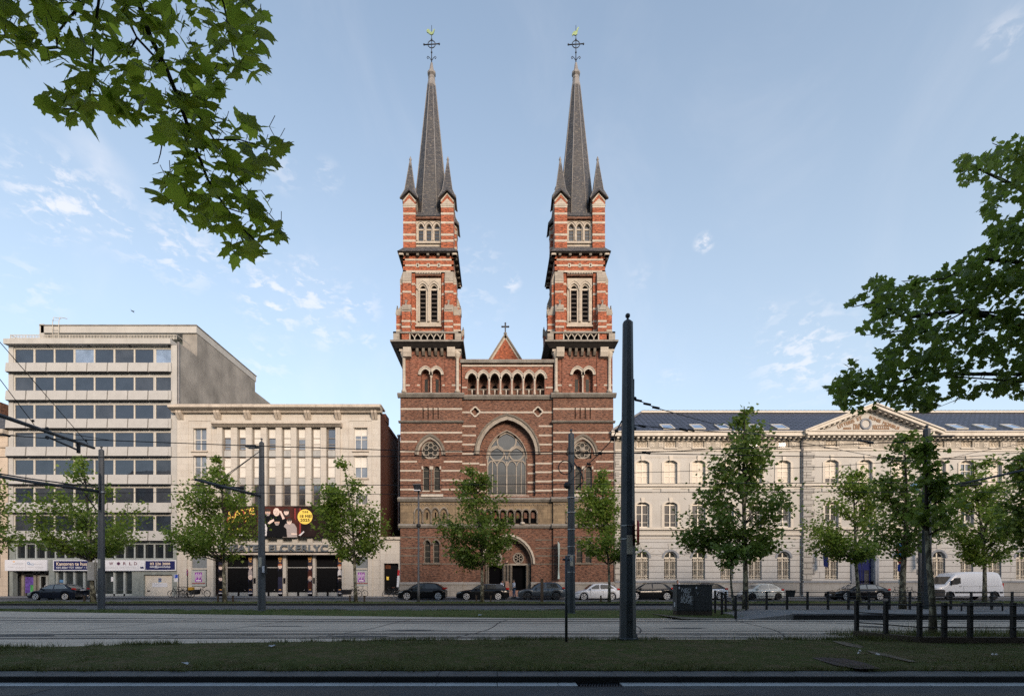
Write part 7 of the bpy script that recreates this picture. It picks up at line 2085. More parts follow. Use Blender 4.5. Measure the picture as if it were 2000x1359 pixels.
for (px, py, s_, label) in ((532, 1264, .13, 'crumpled white and blue scrap of litter on the near grass before the theatre'), (363, 1299, .11, 'small pale scrap of litter on the grass near the kerb'), (938, 1202.5, .16, 'pale scrap of litter on the grass beyond the tram tracks'), (242, 1172, .3, 'flat pale scrap of litter on the service lane beside the garage')):
 gx_, gy_ = gp(px, py, .17 if py > 1180 else .02); z = .19 if py > 1180 else .02
 rl = random.Random(px); mb = MB(M_litter)
 V = [(gx_ + (i - 2) * s_ * .28, gy_ + (j - 1) * s_ * .4, z + rl.random() * .05) for j in range(3) for i in range(5)]
 mb.add(V, [(j * 5 + i, j * 5 + i + 1, j * 5 + i + 6, j * 5 + i + 5) for j in range(2) for i in range(4)])
 tag(obj('litter', mb), label, 'litter')
# bird
bd = thing('bird', 'small dark bird flying in the sky above the office block', 'bird', W(259, 608, 40))
p = W(259, 608, 40); mb = MB(M_black)
mb.tube([p + Vector((-.14, 0, .03)), p + Vector((-.02, 0, 0)), p + Vector((.1, 0, 0)), p + Vector((.16, 0, .01))], [.005, .035, .03, .004], 6)
obj('body', mb, bd)
mb = MB(M_black); mb.add([p + Vector((-.02, 0, 0)), p + Vector((.06, 0, 0)), p + Vector((-.10, -.15, .12)), p + Vector((.03, .2, -.06))], [(0, 1, 2), (0, 1, 3)]); obj('wings', mb, bd)
# church banner seen almost edge on
t = thing('hanging_banner', 'pale blue green banner hung edge on beside the church portal', 'banner', (X(1087), FY - .6, 2.0))
mb = MB(plain("banner_sea", (.32, .40, .40), .7, var=.4, scale=1.4), M_signwhite)
xh = X(1086.5); zb_, zt_ = Z(1130), Z(1057)
V = []
for j in range(9):
 for i in range(5): V.append((xh + .10 * math.sin(i * .9 + j * .35) * (1 - j / 10) + i * .09, FY - 1.15 + i * .24, zb_ + (zt_ - zb_) * j / 8 - .25 * i / 4 * (1 if j == 8 else 0)))
mb.add(V, [(j * 5 + i, j * 5 + i + 1, j * 5 + i + 6, j * 5 + i + 5) for j in range(8) for i in range(4)], None, True)
obj('cloth', mb, t)
mb = MB(M_iron); mb.tube([(xh + .2, FY - .15, zt_ - .2), (xh + .12, FY - 1.2, zt_ + .05)], .03, 6); obj('banner_pole', mb, t)
# ------------------------------------------------------------------ parked cars
def paint(name, c, rough=.22, metal=.0): return plain(name, c, rough, metal, var=.03, scale=.5, coat=.12, spec=.35)
M_carglass = glass("car_glass", (.010, .012, .014), .03, .0, (.6, .65, .7))
M_carglass_lt = glass("car_glass_clear", (.10, .12, .13), .05, .04, (.8, .85, .9))
M_tyre = plain("tyre", (.010, .010, .011), .85)
M_rim = plain("alloy_rim", (.62, .63, .65), .4, .3, var=.05)
M_rimdk = plain("dark_rim", (.03, .03, .033), .4, .5)
M_trim = plain("car_trim", (.012, .012, .014), .6)
M_lampw = plain("headlamp", (.45, .5, .55), .12, .2)
M_lampr = plain("tail_lamp", (.42, .015, .012), .2, coat=.6)
M_chrome = plain("chrome_trim", (.6, .62, .65), .15, .9)
CAR_Y = 43.7
def car(label, px, L, H, W_, mat, zb, ws, r0, r1, rear, wheels, wr, glassp, nose=.62, hood=.88, deck=None, clear=.17, rim=None, glassm=None, roofm=None, trim_z=None, chrome=False, tail_h=.9, extra=None, cat='car', taper=.18):
 """facing left; s runs from the nose backwards; zb belt, ws screen base, r0..r1 roof, rear = foot of the rear glass"""
 x0 = X(px, CAR_Y); yc = CAR_Y + W_ / 2
 t = thing('parked_car', label, cat, (x0 + L / 2, yc, .01), 'cars parked along the service lane')
 deck = deck or zb
 top = [(0, nose - .16), (.05, nose), (.22, nose + .06), (ws * .55, (nose + hood) / 2 + .07), (ws, hood), (ws + .35, zb), (rear - .15, zb + .04), (rear, deck + .02), (L - .06, deck - .06), (L, tail_h - .12)]
 tx, tz = [p[0] for p in top], [p[1] for p in top]
 ss = sorted(set(np.round(np.concatenate([np.linspace(0, .3, 7), np.linspace(.3, L - .3, 70), np.linspace(L - .3, L, 7)]), 3)))
 def hw(s):
  a = max(0, 1 - s / .75); b = max(0, 1 - (L - s) / .65)
  return W_ / 2 * (1 - .20 * a * a - .14 * b * b)
 zw = wr + .005
 def bot(s):
  z = clear + .10 * max(0, 1 - s / .25) ** 2 + .12 * max(0, 1 - (L - s) / .3) ** 2
  for w in wheels:
   d = abs(s - w); Ra = wr + .055
   if d < Ra: z = max(z, zw + math.sqrt(Ra * Ra - d * d))
  return z
 mb = MB(mat, M_trim)
 vs, n = [], 12
 for s in ss:
  w, zt, zl = hw(s), float(np.interp(s, tx, tz)), bot(s)
  zl = min(zl, zt - .08)
  h = zt - zl
  half = [(-w * .95, zl), (-w, zl + h * .12), (-w, zl + h * .55), (-w * .975, zl + h * .80), (-w * .90, zt - .02), (-w * .80, zt)]
  for y, z in half + [(-y, z) for y, z in reversed(half)]: vs.append((x0 + s, yc + y, z))
 fs = []
 for i in range(len(ss) - 1):
  for k in range(n - 1): fs.append((i * n + k, i * n + k + 1, (i + 1) * n + k + 1, (i + 1) * n + k))
 fs.append(tuple(range(n))); fs.append(tuple(range((len(ss) - 1) * n + n - 1, (len(ss) - 1) * n - 1, -1)))
 mb.add(vs, fs, mat, True)
 obj('body', mb, t)
 mb = MB(M_trim)
 mb.box(x0 + .12, x0 + L - .12, yc - W_ * .40, yc + W_ * .40, clear + .02, hood - .25)
 for w in wheels:
  for sy in (-1, 1):
   yy = yc + sy * (W_ / 2 - .26); mb.disc_y(x0 + w, zw + .02, wr + .05, yy - .02, yy + .02, 20)
 if trim_z: mb.box(x0 + .35, x0 + L - .35, yc - W_ / 2 - .006, yc + W_ / 2 + .006, clear + .0, trim_z)
 obj('underbody', mb, t)
 # cabin
 roof = [(ws - .03, hood - .03), (ws + (r0 - ws) * .5, hood + (H - hood) * .56), (r0, H - .045), ((r0 + r1) / 2, H), (r1, H - .05), (r1 + (rear - r1) * .55, deck + (H - deck) * .52), (rear, deck)]
 rx, rz = [p[0] for p in roof], [p[1] for p in roof]
 slope = .30 if cat == 'car' else .10
 wb = W_ / 2 * .90
 sy_at = lambda z: wb - slope * max(0, z - zb)
 rs = np.linspace(rx[0], rx[-1], 30)
 from_curve = lambda s: float(np.interp(s, rx, rz))
 def crs(s):     # smooth roof line
  a = [from_curve(s + d) for d in (-.10, -.05, 0, .05, .10)]; return sum(a) / 5 if rx[0] + .1 < s < rx[-1] - .1 else from_curve(s)
 vs, n = [], 8
 for s in rs:
  zr = crs(s); zl = min(float(np.interp(s, tx, tz)) - .03, zr - .01)
  wl, we = sy_at(zl) , sy_at(zr - .05)
  half = [(-wl, zl), (-we, max(zr - .06, zl + .004)), (-we * .93, zr - .012), (-we * .6, zr)]
  for y, z in half + [(-y, z) for y, z in reversed(half)]: vs.append((x0 + s, yc + y, z))
 fs = []
 for i in range(len(rs) - 1):
  for k in range(n - 1): fs.append((i * n + k, i * n + k + 1, (i + 1) * n + k + 1, (i + 1) * n + k))
 mb = MB(roofm or mat); mb.add(vs, fs, None, True); obj('cabin', mb, t)
 gm = glassm or M_carglass
 for poly in glassp:
  for sgn in (-1, 1): mb = MB(gm); mb.add([(x0 + s, yc + sgn * (sy_at(z) + .008), z) for s, z in poly], [tuple(range(len(poly)))]); obj('side_window', mb, t)
 def screen(name, s0, s1):
  mb = MB(gm); q = np.linspace(s0, s1, 6); V = []
  for s in q:
   zr = crs(s) + .012; w = sy_at(zr - .05) * .88; sl = (crs(s + .02) - crs(s - .02)) / .04
   dx = -.010 * np.sign(sl)
   for y in (-w, 0, w): V.append((x0 + s + dx, yc + y, zr + .004))
  mb.add(V, [(i * 3 + k, i * 3 + k + 1, (i + 1) * 3 + k + 1, (i + 1) * 3 + k) for i in range(5) for k in range(2)], None, True); obj(name, mb, t)
 screen('windscreen', ws + .10, r0 - .10)
 if cat == 'car': screen('rear_window', r1 + .10, rear - .08)
 # wheels
 for w in wheels:
  for sy in (-1, 1):
   yw = yc + sy * (W_ / 2 - .11)
   mb = MB(M_tyre); mb.torus((x0 + w, yw, zw), (0, 1, 0), wr - .062, .066, 26, 8); wo = obj('wheel', mb, t)
   mb = MB(rim or M_rim, M_trim); mb.disc_y(x0 + w, zw, wr * .78, yw - .03, yw + .03, 20, M_trim)
   yo = yw + sy * .06
   mb.torus((x0 + w, yo, zw), (0, 1, 0), wr * .76, .026, 24, 5, rim or M_rim)
   for k in range(7):
    a = 2 * math.pi * k / 7 + .3; u = (math.cos(a), math.sin(a)); v = (-u[1] * .032, u[0] * .032)
    mb.prism([(x0 + w + v[0] * 1.3, zw + v[1] * 1.3), (x0 + w + u[0] * wr * .75 + v[0], zw + u[1] * wr * .75 + v[1]), (x0 + w + u[0] * wr * .75 - v[0], zw + u[1] * wr * .75 - v[1]), (x0 + w - v[0] * 1.3, zw - v[1] * 1.3)], yo - .015, yo + .015, rim or M_rim)
   obj('rim', mb, wo)
 # lamps, mirrors, handles, plates
 for sy in (-1, 1):
  y = yc + sy * hw(.22)
  mb = MB(M_lampw); mb.prism([(.03, nose - .06), (.42, nose + .03), (.46, nose + .10), (.10, nose + .03)], 0, .05); mb.v = [(x0 + a, yc + sy * (hw(a) + .004 - b * .8), c - .03) for a, b, c in mb.v]; obj('headlight', mb, t)
  mb = MB(M_lampr); mb.prism([(L - .30, tail_h - .02), (L + .008, tail_h - .06), (L + .008, tail_h + .08), (L - .22, tail_h + .11)], 0, .08); mb.v = [(x0 + a, yc + sy * (hw(min(a, L)) + .006 - b), c) for a, b, c in mb.v]; obj('tail_light', mb, t)
  mb = MB(mat); xm = x0 + ws + .42; mb.ball((xm, yc + sy * (W_ / 2 + .07), zb + .07), .10, 8, 6, None, .7); mb.box(xm - .03, xm + .03, min(yc + sy * W_ / 2 * .88, yc + sy * (W_ / 2 + .05)), max(yc + sy * W_ / 2 * .88, yc + sy * (W_ / 2 + .05)), zb + .0, zb + .05, M_trim); obj('wing_mirror', mb, t)
  for sd in (ws + 1.35, ws + 2.3):
   if sd < rear - .5:
    mb = MB(M_trim if mat is not M_white else M_white2); yy = yc + sy * (W_ / 2 * .985); mb.box(x0 + sd, x0 + sd + .18, yy - .012, yy + .012, zb - .17, zb - .14); obj('door_handle', mb, t)
 mb = MB(M_signwhite, M_trim)
 mb.box(x0 + L - .01, x0 + L + .012, yc - .26, yc + .26, tail_h - .14, tail_h - .03, M_signwhite); mb.box(x0 - .012, x0 + .02, yc - .26, yc + .26, .42, .52, M_signwhite)
 obj('number_plate', mb, t)
 mb = MB(M_trim)          # door joints
 for sd in (ws + .40, ws + 1.52, rear - .62):
  if sd < L - .8:
   for sy in (-1, 1): yy = yc + sy * (W_ / 2 * .998); mb.box(x0 + sd, x0 + sd + .012, yy - .004, yy + .004, clear + .22, zb - .10)
 obj('door_joint', mb, t)
 if chrome:
  mb = MB(M_chrome)
  P = glassp[0] if len(glassp) == 1 else None
  xs = [p for poly in glassp for p in poly]
  up = sorted([p for p in xs if p[1] > zb + .25]);
  pts = [(min(p[0] for p in xs) - .03, min(p[1] for p in xs))] + [(p[0], p[1] + .025) for p in up] + [(max(p[0] for p in xs) + .05, zb + .08)]
  for sgn in (-1, 1): mb = MB(M_chrome); mb.tube([(x0 + s, yc + sgn * (sy_at(z) + .014), z) for s, z in pts], .014, 5); obj('chrome_strip', mb, t)
 if extra: extra(t, x0, yc)
 return t
M_blackp = paint("paint_black", (.004, .0045, .006)); M_bluebl = paint("paint_blue_black", (.005, .008, .018)); M_greyp = paint("paint_grey", (.085, .10, .115), .3, .5)
M_white = paint("paint_white", (.62, .64, .68), .3); M_white2 = paint("paint_pearl", (.56, .57, .54), .3)
hg = lambda zb, H, a, b, c, d: [[(a, zb + .06), (a + .62, H - .13), (b - .06, H - .10), (b - .06, zb + .06)], [(b + .04, zb + .06), (b + .04, H - .10), (c, H - .12), (d, zb + .10)]]
car('black hatchback parked alone before the office block', 49, 4.35, 1.45, 1.77, M_bluebl, .93, 1.05, 2.0, 3.2, 4.05, (.87, 3.47), .315, hg(.93, 1.45, 1.35, 2.42, 3.25, 3.62), chrome=True, tail_h=.98, glassm=M_carglass_lt)
car('black electric hatchback behind the slim street lamp', 776, 4.26, 1.55, 1.81, M_blackp, .96, .85, 1.85, 3.3, 4.12, (.83, 3.60), .35, hg(.96, 1.55, 1.15, 2.35, 3.3, 3.65), nose=.72, hood=.95, tail_h=1.02)
car('black estate car with chrome window line by the church portal', 890.5, 4.72, 1.47, 1.83, M_blackp, .94, 1.35, 2.25, 3.95, 4.6, (.93, 3.73), .325, hg(.94, 1.47, 1.65, 2.72, 4.1, 4.3), nose=.68, hood=.93, tail_h=.98, chrome=True)
car('slate grey compact SUV right of the church portal', 1012.5, 4.17, 1.61, 1.77, M_greyp, 1.0, 1.15, 1.95, 3.4, 4.0, (.83, 3.35), .345, hg(1.0, 1.61, 1.45, 2.45, 3.35, 3.6), nose=.82, hood=1.0, tail_h=1.05, clear=.22, trim_z=.40, rim=M_greyp)
car('white small hatchback behind the leaning young tree', 1123, 4.02, 1.48, 1.73, M_white, .93, .98, 1.75, 3.1, 3.85, (.80, 3.29), .31, hg(.93, 1.48, 1.28, 2.25, 3.1, 3.5), tail_h=.95)
car('black electric hatchback between the nearest pole and the cabinets', 1223.5, 4.26, 1.55, 1.81, M_blackp, .96, .85, 1.85, 3.3, 4.12, (.83, 3.60), .35, hg(.96, 1.55, 1.15, 2.35, 3.3, 3.65), nose=.72, hood=.95, tail_h=1.02)
car('white car with dark roof mostly hidden by the electrical cabinets', 1333, 4.1, 1.52, 1.77, M_white, .98, 1.05, 1.8, 3.1, 3.95, (.85, 3.4), .33, hg(.98, 1.52, 1.35, 2.3, 3.1, 3.5), tail_h=.98, roofm=M_trim)
car('tiny white rounded city car behind the platform railing', 1454, 3.58, 1.49, 1.63, M_white2, .92, .75, 1.5, 2.6, 3.45, (.72, 3.02), .29, [[(1.05, .98), (1.6, 1.36), (2.2, 1.39), (2.2, .98)], [(2.3, .98), (2.3, 1.38), (2.75, 1.33), (3.0, 1.06)]], nose=.64, hood=.92, tail_h=.90, rim=M_rimdk, glassm=M_carglass_lt)
car('long black saloon with pale windows before the blue school door', 1634, 4.9, 1.47, 1.84, M_blackp, .93, 1.25, 2.3, 3.4, 4.65, (.92, 3.88), .34, [[(1.6, .99), (2.3, 1.33), (2.75, 1.37), (2.75, .99)], [(2.85, .99), (2.85, 1.37), (3.6, 1.33), (3.75, 1.0)], [(3.82, 1.0), (3.7, 1.31), (4.3, 1.04)]], nose=.70, hood=.92, deck=.96, tail_h=.92, glassm=M_carglass_lt)
# the van: its own body
def van():
 x0 = X(1826.5, CAR_Y); L, H, W_ = 6.1, 2.52, 1.98; yc = CAR_Y + W_ / 2; wheels = (1.32, 5.28); wr = .37; zw = .375
 t = thing('white_van', 'big white panel van parked at the right before the school', 'van', (x0 + L / 2, yc, .01))
 prof = [(0, .55), (.02, 1.02), (.12, 1.18), (.95, 1.38), (1.62, 2.10), (1.95, 2.36), (2.6, 2.47), (3.4, 2.52), (5.4, 2.50), (5.72, 2.42), (5.86, 2.2), (6.0, 1.6), (6.08, .9), (6.1, .5)]
 tx, tz = [p[0] for p in prof], [p[1] for p in prof]
 ss = sorted(set(np.round(np.concatenate([np.linspace(0, .3, 8), np.linspace(.3, L, 100)]), 3)))
 def bot(s):
  z = .30
  for w in wheels:
   d = abs(s - w); Ra = wr + .06
   if d < Ra: z = max(z, zw + math.sqrt(Ra * Ra - d * d))
  return z
 hwz = lambda s, z: W_ / 2 * (1 - .16 * max(0, 1 - s / .7) ** 2) - .10 * max(0, z - 1.25)
 vs, n = [], 12
 for s in ss:
  zt, zl = float(np.interp(s, tx, tz)), bot(s); zt = max(zt, zl + .1)
  q = [(zl, 1), (zl + (zt - zl) * .15, 1), (min(1.25, zl + (zt - zl) * .6), 1), (zt - .20 if zt > 1.6 else zt - .10, 1), (zt - .05, .95), (zt, .82)]
  half = [(-hwz(s, z) * f, z) for z, f in q]
  for y, z in half + [(-y, z) for y, z in reversed(half)]: vs.append((x0 + s, yc + y, z))
 fs = [(i * n + k, i * n + k + 1, (i + 1) * n + k + 1, (i + 1) * n + k) for i in range(len(ss) - 1) for k in range(n - 1)] + [tuple(range(n)), tuple(range((len(ss) - 1) * n + n - 1, (len(ss) - 1) * n - 1, -1))]
 mb = MB(M_white); mb.add(vs, fs, None, True); obj('body', mb, t)
 mb = MB(M_trim)
 mb.box(x0 + .1, x0 + L - .1, yc - .8, yc + .8, .28, 1.0)
 mb.box(x0 + 1.75, x0 + 4.85, yc - W_ / 2 - .012, yc + W_ / 2 + .012, .62, .76); mb.box(x0 + 5.72, x0 + 6.0, yc - W_ / 2 - .012, yc + W_ / 2 + .012, .62, .76)
 V = []
 for s in (-.015, .2, .5, .88):
  for z in (.32, .96 - s * .05): V += [(x0 + s, yc - hwz(max(s, 0), z) - .008, z)]
 mb.add(V, [(i * 2, i * 2 + 1, i * 2 + 3, i * 2 + 2) for i in range(3)]); mb.box(x0 - .03, x0 + .02, yc - .8, yc + .8, .32, .95)
 obj('bumper_trim', mb, t)
 mb = MB(M_carglass); V = []
 for s in np.linspace(.98, 1.60, 5):
  z = float(np.interp(s, tx, tz)) + .012; w = hwz(s, z) * .84
  for y in (-w, 0, w): V.append((x0 + s - .012, yc + y, z))
 mb.add(V, [(i * 3 + k, i * 3 + k + 1, i * 3 + k + 4, i * 3 + k + 3) for i in range(4) for k in range(2)], None, True); obj('windscreen', mb, t)
 for sy in (-1, 1):
  mb = MB(M_carglass); mb.add([(x0 + s, yc + sy * (hwz(s, z) + .008), z) for s, z in ((1.28, 1.36), (1.72, 1.92), (1.88, 1.97), (2.30, 1.99), (2.30, 1.50), (1.95, 1.38))], [tuple(range(6))]); obj('side_window', mb, t)
  mb = MB(M_lampw); mb.add([(x0 + s, yc + sy * (hwz(s, z) + .008), z) for s, z in ((.10, 1.0), (.70, 1.08), (.82, 1.17), (.20, 1.12))], [(0, 1, 2, 3)]); obj('headlight', mb, t)
  mb = MB(M_lampr); mb.box(x0 + 5.97, x0 + 6.08, yc + sy * .93 - .05, yc + sy * .93 + .05, .95, 1.5); obj('tail_light', mb, t)
  mb = MB(M_trim); mb.box(x0 + 1.38, x0 + 1.55, yc + sy * 1.08 - .08, yc + sy * 1.08 + .08, 1.38, 1.75); obj('wing_mirror', mb, t)
  mb = MB(M_trim); yy = yc + sy * (W_ / 2 + .002)
  mb.box(x0 + 2.12, x0 + 2.34, yy - .015, yy + .015, 1.21, 1.25); mb.box(x0 + 2.52, x0 + 2.535, yy - .006, yy + .006, .8, 1.24); mb.box(x0 + 3.95, x0 + 3.965, yy - .006, yy + .006, .8, 1.24); mb.box(x0 + 2.5, x0 + 5.6, yy - .006, yy + .006, 1.23, 1.24); obj('door_joint', mb, t)
  for w in wheels:
   yw = yc + sy * (W_ / 2 - .13); mb = MB(M_tyre); mb.torus((x0 + w, yw, zw), (0, 1, 0), wr - .10, .105, 26, 8); wo = obj('wheel', mb, t)
   mb = MB(M_rimdk, M_greyp); mb.disc_y(x0 + w, zw, wr * .66, yw - .05, yw + .05, 20); mb.disc_y(x0 + w, zw, .10, yw - .08, yw + .08, 12, M_greyp); obj('rim', mb, wo)
van()
# ------------------------------------------------------------------ bicycles
M_bframe = plain("bike_frame", (.014, .016, .02), .4, .3)
M_yellow = plain("yellow_crate", (.45, .26, .02), .6)
M_leather = plain("saddle_leather", (.16, .05, .025), .6)
def bike(label, px, d, ang=0.0, cargo=False, crate=None, z0=.125, fm=None, lean=.06):
 t = thing('cargo_bicycle' if cargo else 'bicycle', label, 'bicycle', (X(px, d), d, z0))
 T = Matrix.Translation((X(px, d), d, z0)) @ Matrix.Rotation(R(ang), 4, 'Z') @ Matrix.Rotation(lean, 4, 'X')
 f = fm or M_bframe
 w0, w1, r0, r1 = (-1.25, .55, .25, .33) if cargo else (-.52, .53, .34, .34)
 for x, r in ((w0, r0), (w1, r1)):
  mb = MB(M_tyre, M_strap); mb.T = T; mb.torus((x, 0, r), (0, 1, 0), r - .02, .022, 22, 5, M_tyre); mb.torus((x, 0, r), (0, 1, 0), r - .045, .009, 20, 4, M_strap)
  for k in range(8): a = math.pi * k / 8; mb.tube([(x - math.cos(a) * (r - .04), 0, r - math.sin(a) * (r - .04)), (x + math.cos(a) * (r - .04), 0, r + math.sin(a) * (r - .04))], .003, 3, M_strap, False)
  obj('wheel', mb, t)
 mb = MB(f); mb.T = T
 hx = -.30 if not cargo else -.12
 mb.tube([(hx, 0, .88), (.02 if not cargo else .1, 0, .30), (.16, 0, .80)], .022, 6); mb.tube([(hx, 0, .80), (.14, 0, .72)], .018, 6); mb.tube([(.02, 0, .30), (w1, 0, r1), (.15, 0, .70)], .015, 6)
 if cargo: mb.tube([(hx, 0, .82), (-.2, 0, .3), (w0, 0, r0)], .028, 6)
 else: mb.tube([(hx, 0, .98), (hx - .02, 0, .85), (w0, 0, r0)], .018, 6)
 mb.tube([(.17, 0, .80), (.19, 0, .93)], .014, 6); mb.torus((w1 - .02, .03, r1 + .0), (0, 1, 0), r1 + .02, .010, 16, 4)
 mb.torus((.02, .02, .30), (0, 1, 0), .09, .012, 14, 4); obj('frame', mb, t)
 mb = MB(M_trim); mb.T = T; mb.tube([(hx + .16, -.28, 1.04), (hx, -.1, 1.06), (hx - .02, 0, 1.0), (hx, .1, 1.06), (hx + .16, .28, 1.04)], .014, 6); obj('handlebar', mb, t)
 mb = MB(M_leather if crate == 'saddle' else M_trim); mb.T = T; mb.prism_z([(.08, -.03), (.32, -.09), (.36, 0), (.32, .09), (.08, .03)], .93, .985); obj('saddle', mb, t)
 if cargo:
  mb = MB(M_trim, M_bframe); mb.T = T; mb.frustum(-1.0, -.32, -.26, .26, .26, -1.12, -.22, -.32, .32, .72); obj('cargo_box', mb, t)
 if crate == 'crate':
  mb = MB(M_yellow); mb.T = T; mb.box(.36, .78, -.18, .18, .74, .78); mb.box(.36, .78, -.18, -.16, .78, .98); mb.box(.36, .78, .16, .18, .78, .98); mb.box(.36, .38, -.16, .16, .78, .98); mb.box(.76, .78, -.16, .16, .78, .98); obj('crate', mb, t)
bike('dark bicycle leaning at the pipe between office block and theatre', 346, 47.2, 8)
bike('dark bicycle with yellow crate under the round no parking sign', 362, 46.8, 4, crate='crate')
bike('dark bicycle at the left of the yellow crate bicycle, turned outwards', 354, 46.6, 35)
bike('long dark cargo bicycle parked along the theatre wall', 394, 48.5, 0, cargo=True)
bike('black cargo bicycle right of the theatre doors', 690, 48.4, 0, cargo=True)
bike('plain bicycle standing behind the tree by the gate house', 702, 48.8, 180, fm=M_polegrey)
bike('bicycle with brown saddle before the gate house door', 764, 46.9, 25, crate='saddle')
bike('dark bicycle touching the electric hatchback by the gate house', 772, 47.1, 60)
bike('bicycle behind the black saloon, left of the thick trunk', 1752, 44.4, 10)
bike('bicycle just right of the thick trunk before the school', 1776, 44.6, 185)
# ------------------------------------------------------------------ people
M_pskin = plain("skin", (.36, .20, .14), .6, var=.06)
M_shirt = plain("white_shirt", (.56, .58, .66), .8, var=.08, scale=4)
M_jeans = plain("blue_jeans", (.06, .10, .17), .85, var=.15, scale=6)
M_hair = plain("dark_hair", (.018, .012, .010), .7)
M_shoe = plain("dark_shoe", (.02, .018, .018), .6)
def skin_mesh(verts, edges, radii, root=0):
 me = bpy.data.meshes.new('skeleton'); me.from_pydata(verts, edges, []); o = bpy.data.objects.new('skeleton', me); C.objects.link(o)
 m = o.modifiers.new('Skin', 'SKIN'); m.use_smooth_shade = True
 for i, r in enumerate(radii): me.skin_vertices[0].data[i].radius = (r, r)
 me.skin_vertices[0].data[root].use_root = True
 sd = o.modifiers.new('Sub', 'SUBSURF'); sd.levels = 1; sd.render_levels = 1
 dg = bpy.context.evaluated_depsgraph_get(); ev = bpy.data.meshes.new_from_object(o.evaluated_get(dg))
 v = [tuple(p.co) for p in ev.vertices]; f = [tuple(p.vertices) for p in ev.polygons]
 bpy.data.objects.remove(o); bpy.data.meshes.remove(me); bpy.data.meshes.remove(ev)
 return v, f
def person(label, px, d, face_deg, z0=.125, H=1.76, stoop=0.0, arms=((.10, -.05), (.05, .06))):
 """built facing -y, then turned; one skinned body with clothes as shells over it"""
 k = H / 1.76
 t = thing('person', label, 'person', (X(px, d), d, z0))
 T = Matrix.Translation((X(px, d), d, z0)) @ Matrix.Rotation(R(face_deg), 4, 'Z')
 s = stoop
 J = {'pel': (0, 0, .95), 'bel': (0, -.01 - s * .15, 1.10), 'che': (0, -.02 - s * .5, 1.32), 'nck': (0, -.01 - s * .9, 1.48), 'hd0': (0, -.025 - s * 1.15, 1.56), 'hd1': (0, -.035 - s * 1.25, 1.65), 'hd2': (0, -.025 - s * 1.25, 1.71)}
 rad = {'pel': .135, 'bel': .125, 'che': .145, 'nck': .058, 'hd0': .075, 'hd1': .088, 'hd2': .06}
 E = [('pel', 'bel'), ('bel', 'che'), ('che', 'nck'), ('nck', 'hd0'), ('hd0', 'hd1'), ('hd1', 'hd2')]
 for n, sx, a in (('l', 1, arms[0]), ('r', -1, arms[1])):
  J.update({'hip' + n: (sx * .09, 0, .88), 'kne' + n: (sx * .105, -.02 + .04 * sx, .49), 'ank' + n: (sx * .11, .03 + .05 * sx, .09), 'toe' + n: (sx * .13, -.12 + .05 * sx, .04)})
  rad.update({'hip' + n: .095, 'kne' + n: .062, 'ank' + n: .045, 'toe' + n: .036})
  J.update({'sho' + n: (sx * .19, -.02 - s * .6, 1.41), 'elb' + n: (sx * .245, a[1] - s * .6, 1.13), 'wri' + n: (sx * (.25 - a[0]), a[1] - .14 - s * .6, .90 + a[0]), 'pal' + n: (sx * (.25 - a[0]), a[1] - .17 - s * .6, .82 + a[0])})
  rad.update({'sho' + n: .062, 'elb' + n: .044, 'wri' + n: .029, 'pal' + n: .034})
  E += [('pel', 'hip' + n), ('hip' + n, 'kne' + n), ('kne' + n, 'ank' + n), ('ank' + n, 'toe' + n), ('che', 'sho' + n), ('sho' + n, 'elb' + n), ('elb' + n, 'wri' + n), ('wri' + n, 'pal' + n)]
 names = list(J); ix = {n: i for i, n in enumerate(names)}
 mk = lambda keep, grow: None
 def build(sub, grow, nm, mat, root):
  nn = [n for n in names if n in sub]; ii = {n: i for i, n in enumerate(nn)}
  v, f = skin_mesh([tuple(q * k for q in J[n]) for n in nn], [(ii[a], ii[b]) for a, b in E if a in ii and b in ii], [(rad[n] + grow) * k for n in nn], ii[root])
  mb = MB(mat); mb.T = T; mb.add(v, f, None, True); return obj(nm, mb, t)
 body = build(names, 0, 'body', M_pskin, 'pel')
 build(['pel', 'bel', 'che', 'shol', 'shor', 'elbl', 'elbr', 'wril', 'wrir'], .018, 'shirt', M_shirt, 'bel')
 build(['pel', 'hipl', 'hipr', 'knel', 'kner', 'ankl', 'ankr'], .020, 'trousers', M_jeans, 'pel')
 h = Vector(J['hd1']) * k
 mb = MB(M_hair); mb.T = T @ Matrix.Translation(h); mb.lathe([(.100 * k * math.cos(a), .02 + .105 * k * math.sin(a)) for a in np.linspace(.05, math.pi / 2 - .02, 6)], 0, .022, 12); obj('hair', mb, t)
 mb = MB(M_shoe); mb.T = T
 for sx in (1, -1): y = .05 * sx; mb.frustum(k * (sx * .115 - .055), k * (sx * .115 + .055), y - .20, y + .12, .0, k * (sx * .115 - .045), k * (sx * .115 + .045), y - .14, y + .10, .09)
 obj('shoe', mb, t)
 mb = MB(M_pskin, M_hair); mb.T = T @ Matrix.Translation(h)
 mb.add([(-.014, -.085 * k, -.035), (.014, -.085 * k, -.035), (0, -.115 * k, -.035), (0, -.088 * k, .01)], [(0, 1, 2), (0, 2, 3), (1, 3, 2)], M_pskin)
 for sx in (-1, 1): mb.ball((sx * .033, -.082 * k, .012), .012, 6, 4, M_hair); mb.ball((sx * .092, .0, -.01), .022, 6, 4, M_pskin)
 mb.box(-.026, .026, -.09 * k, -.078 * k, -.068, -.060, M_leather); obj('face', mb, t)
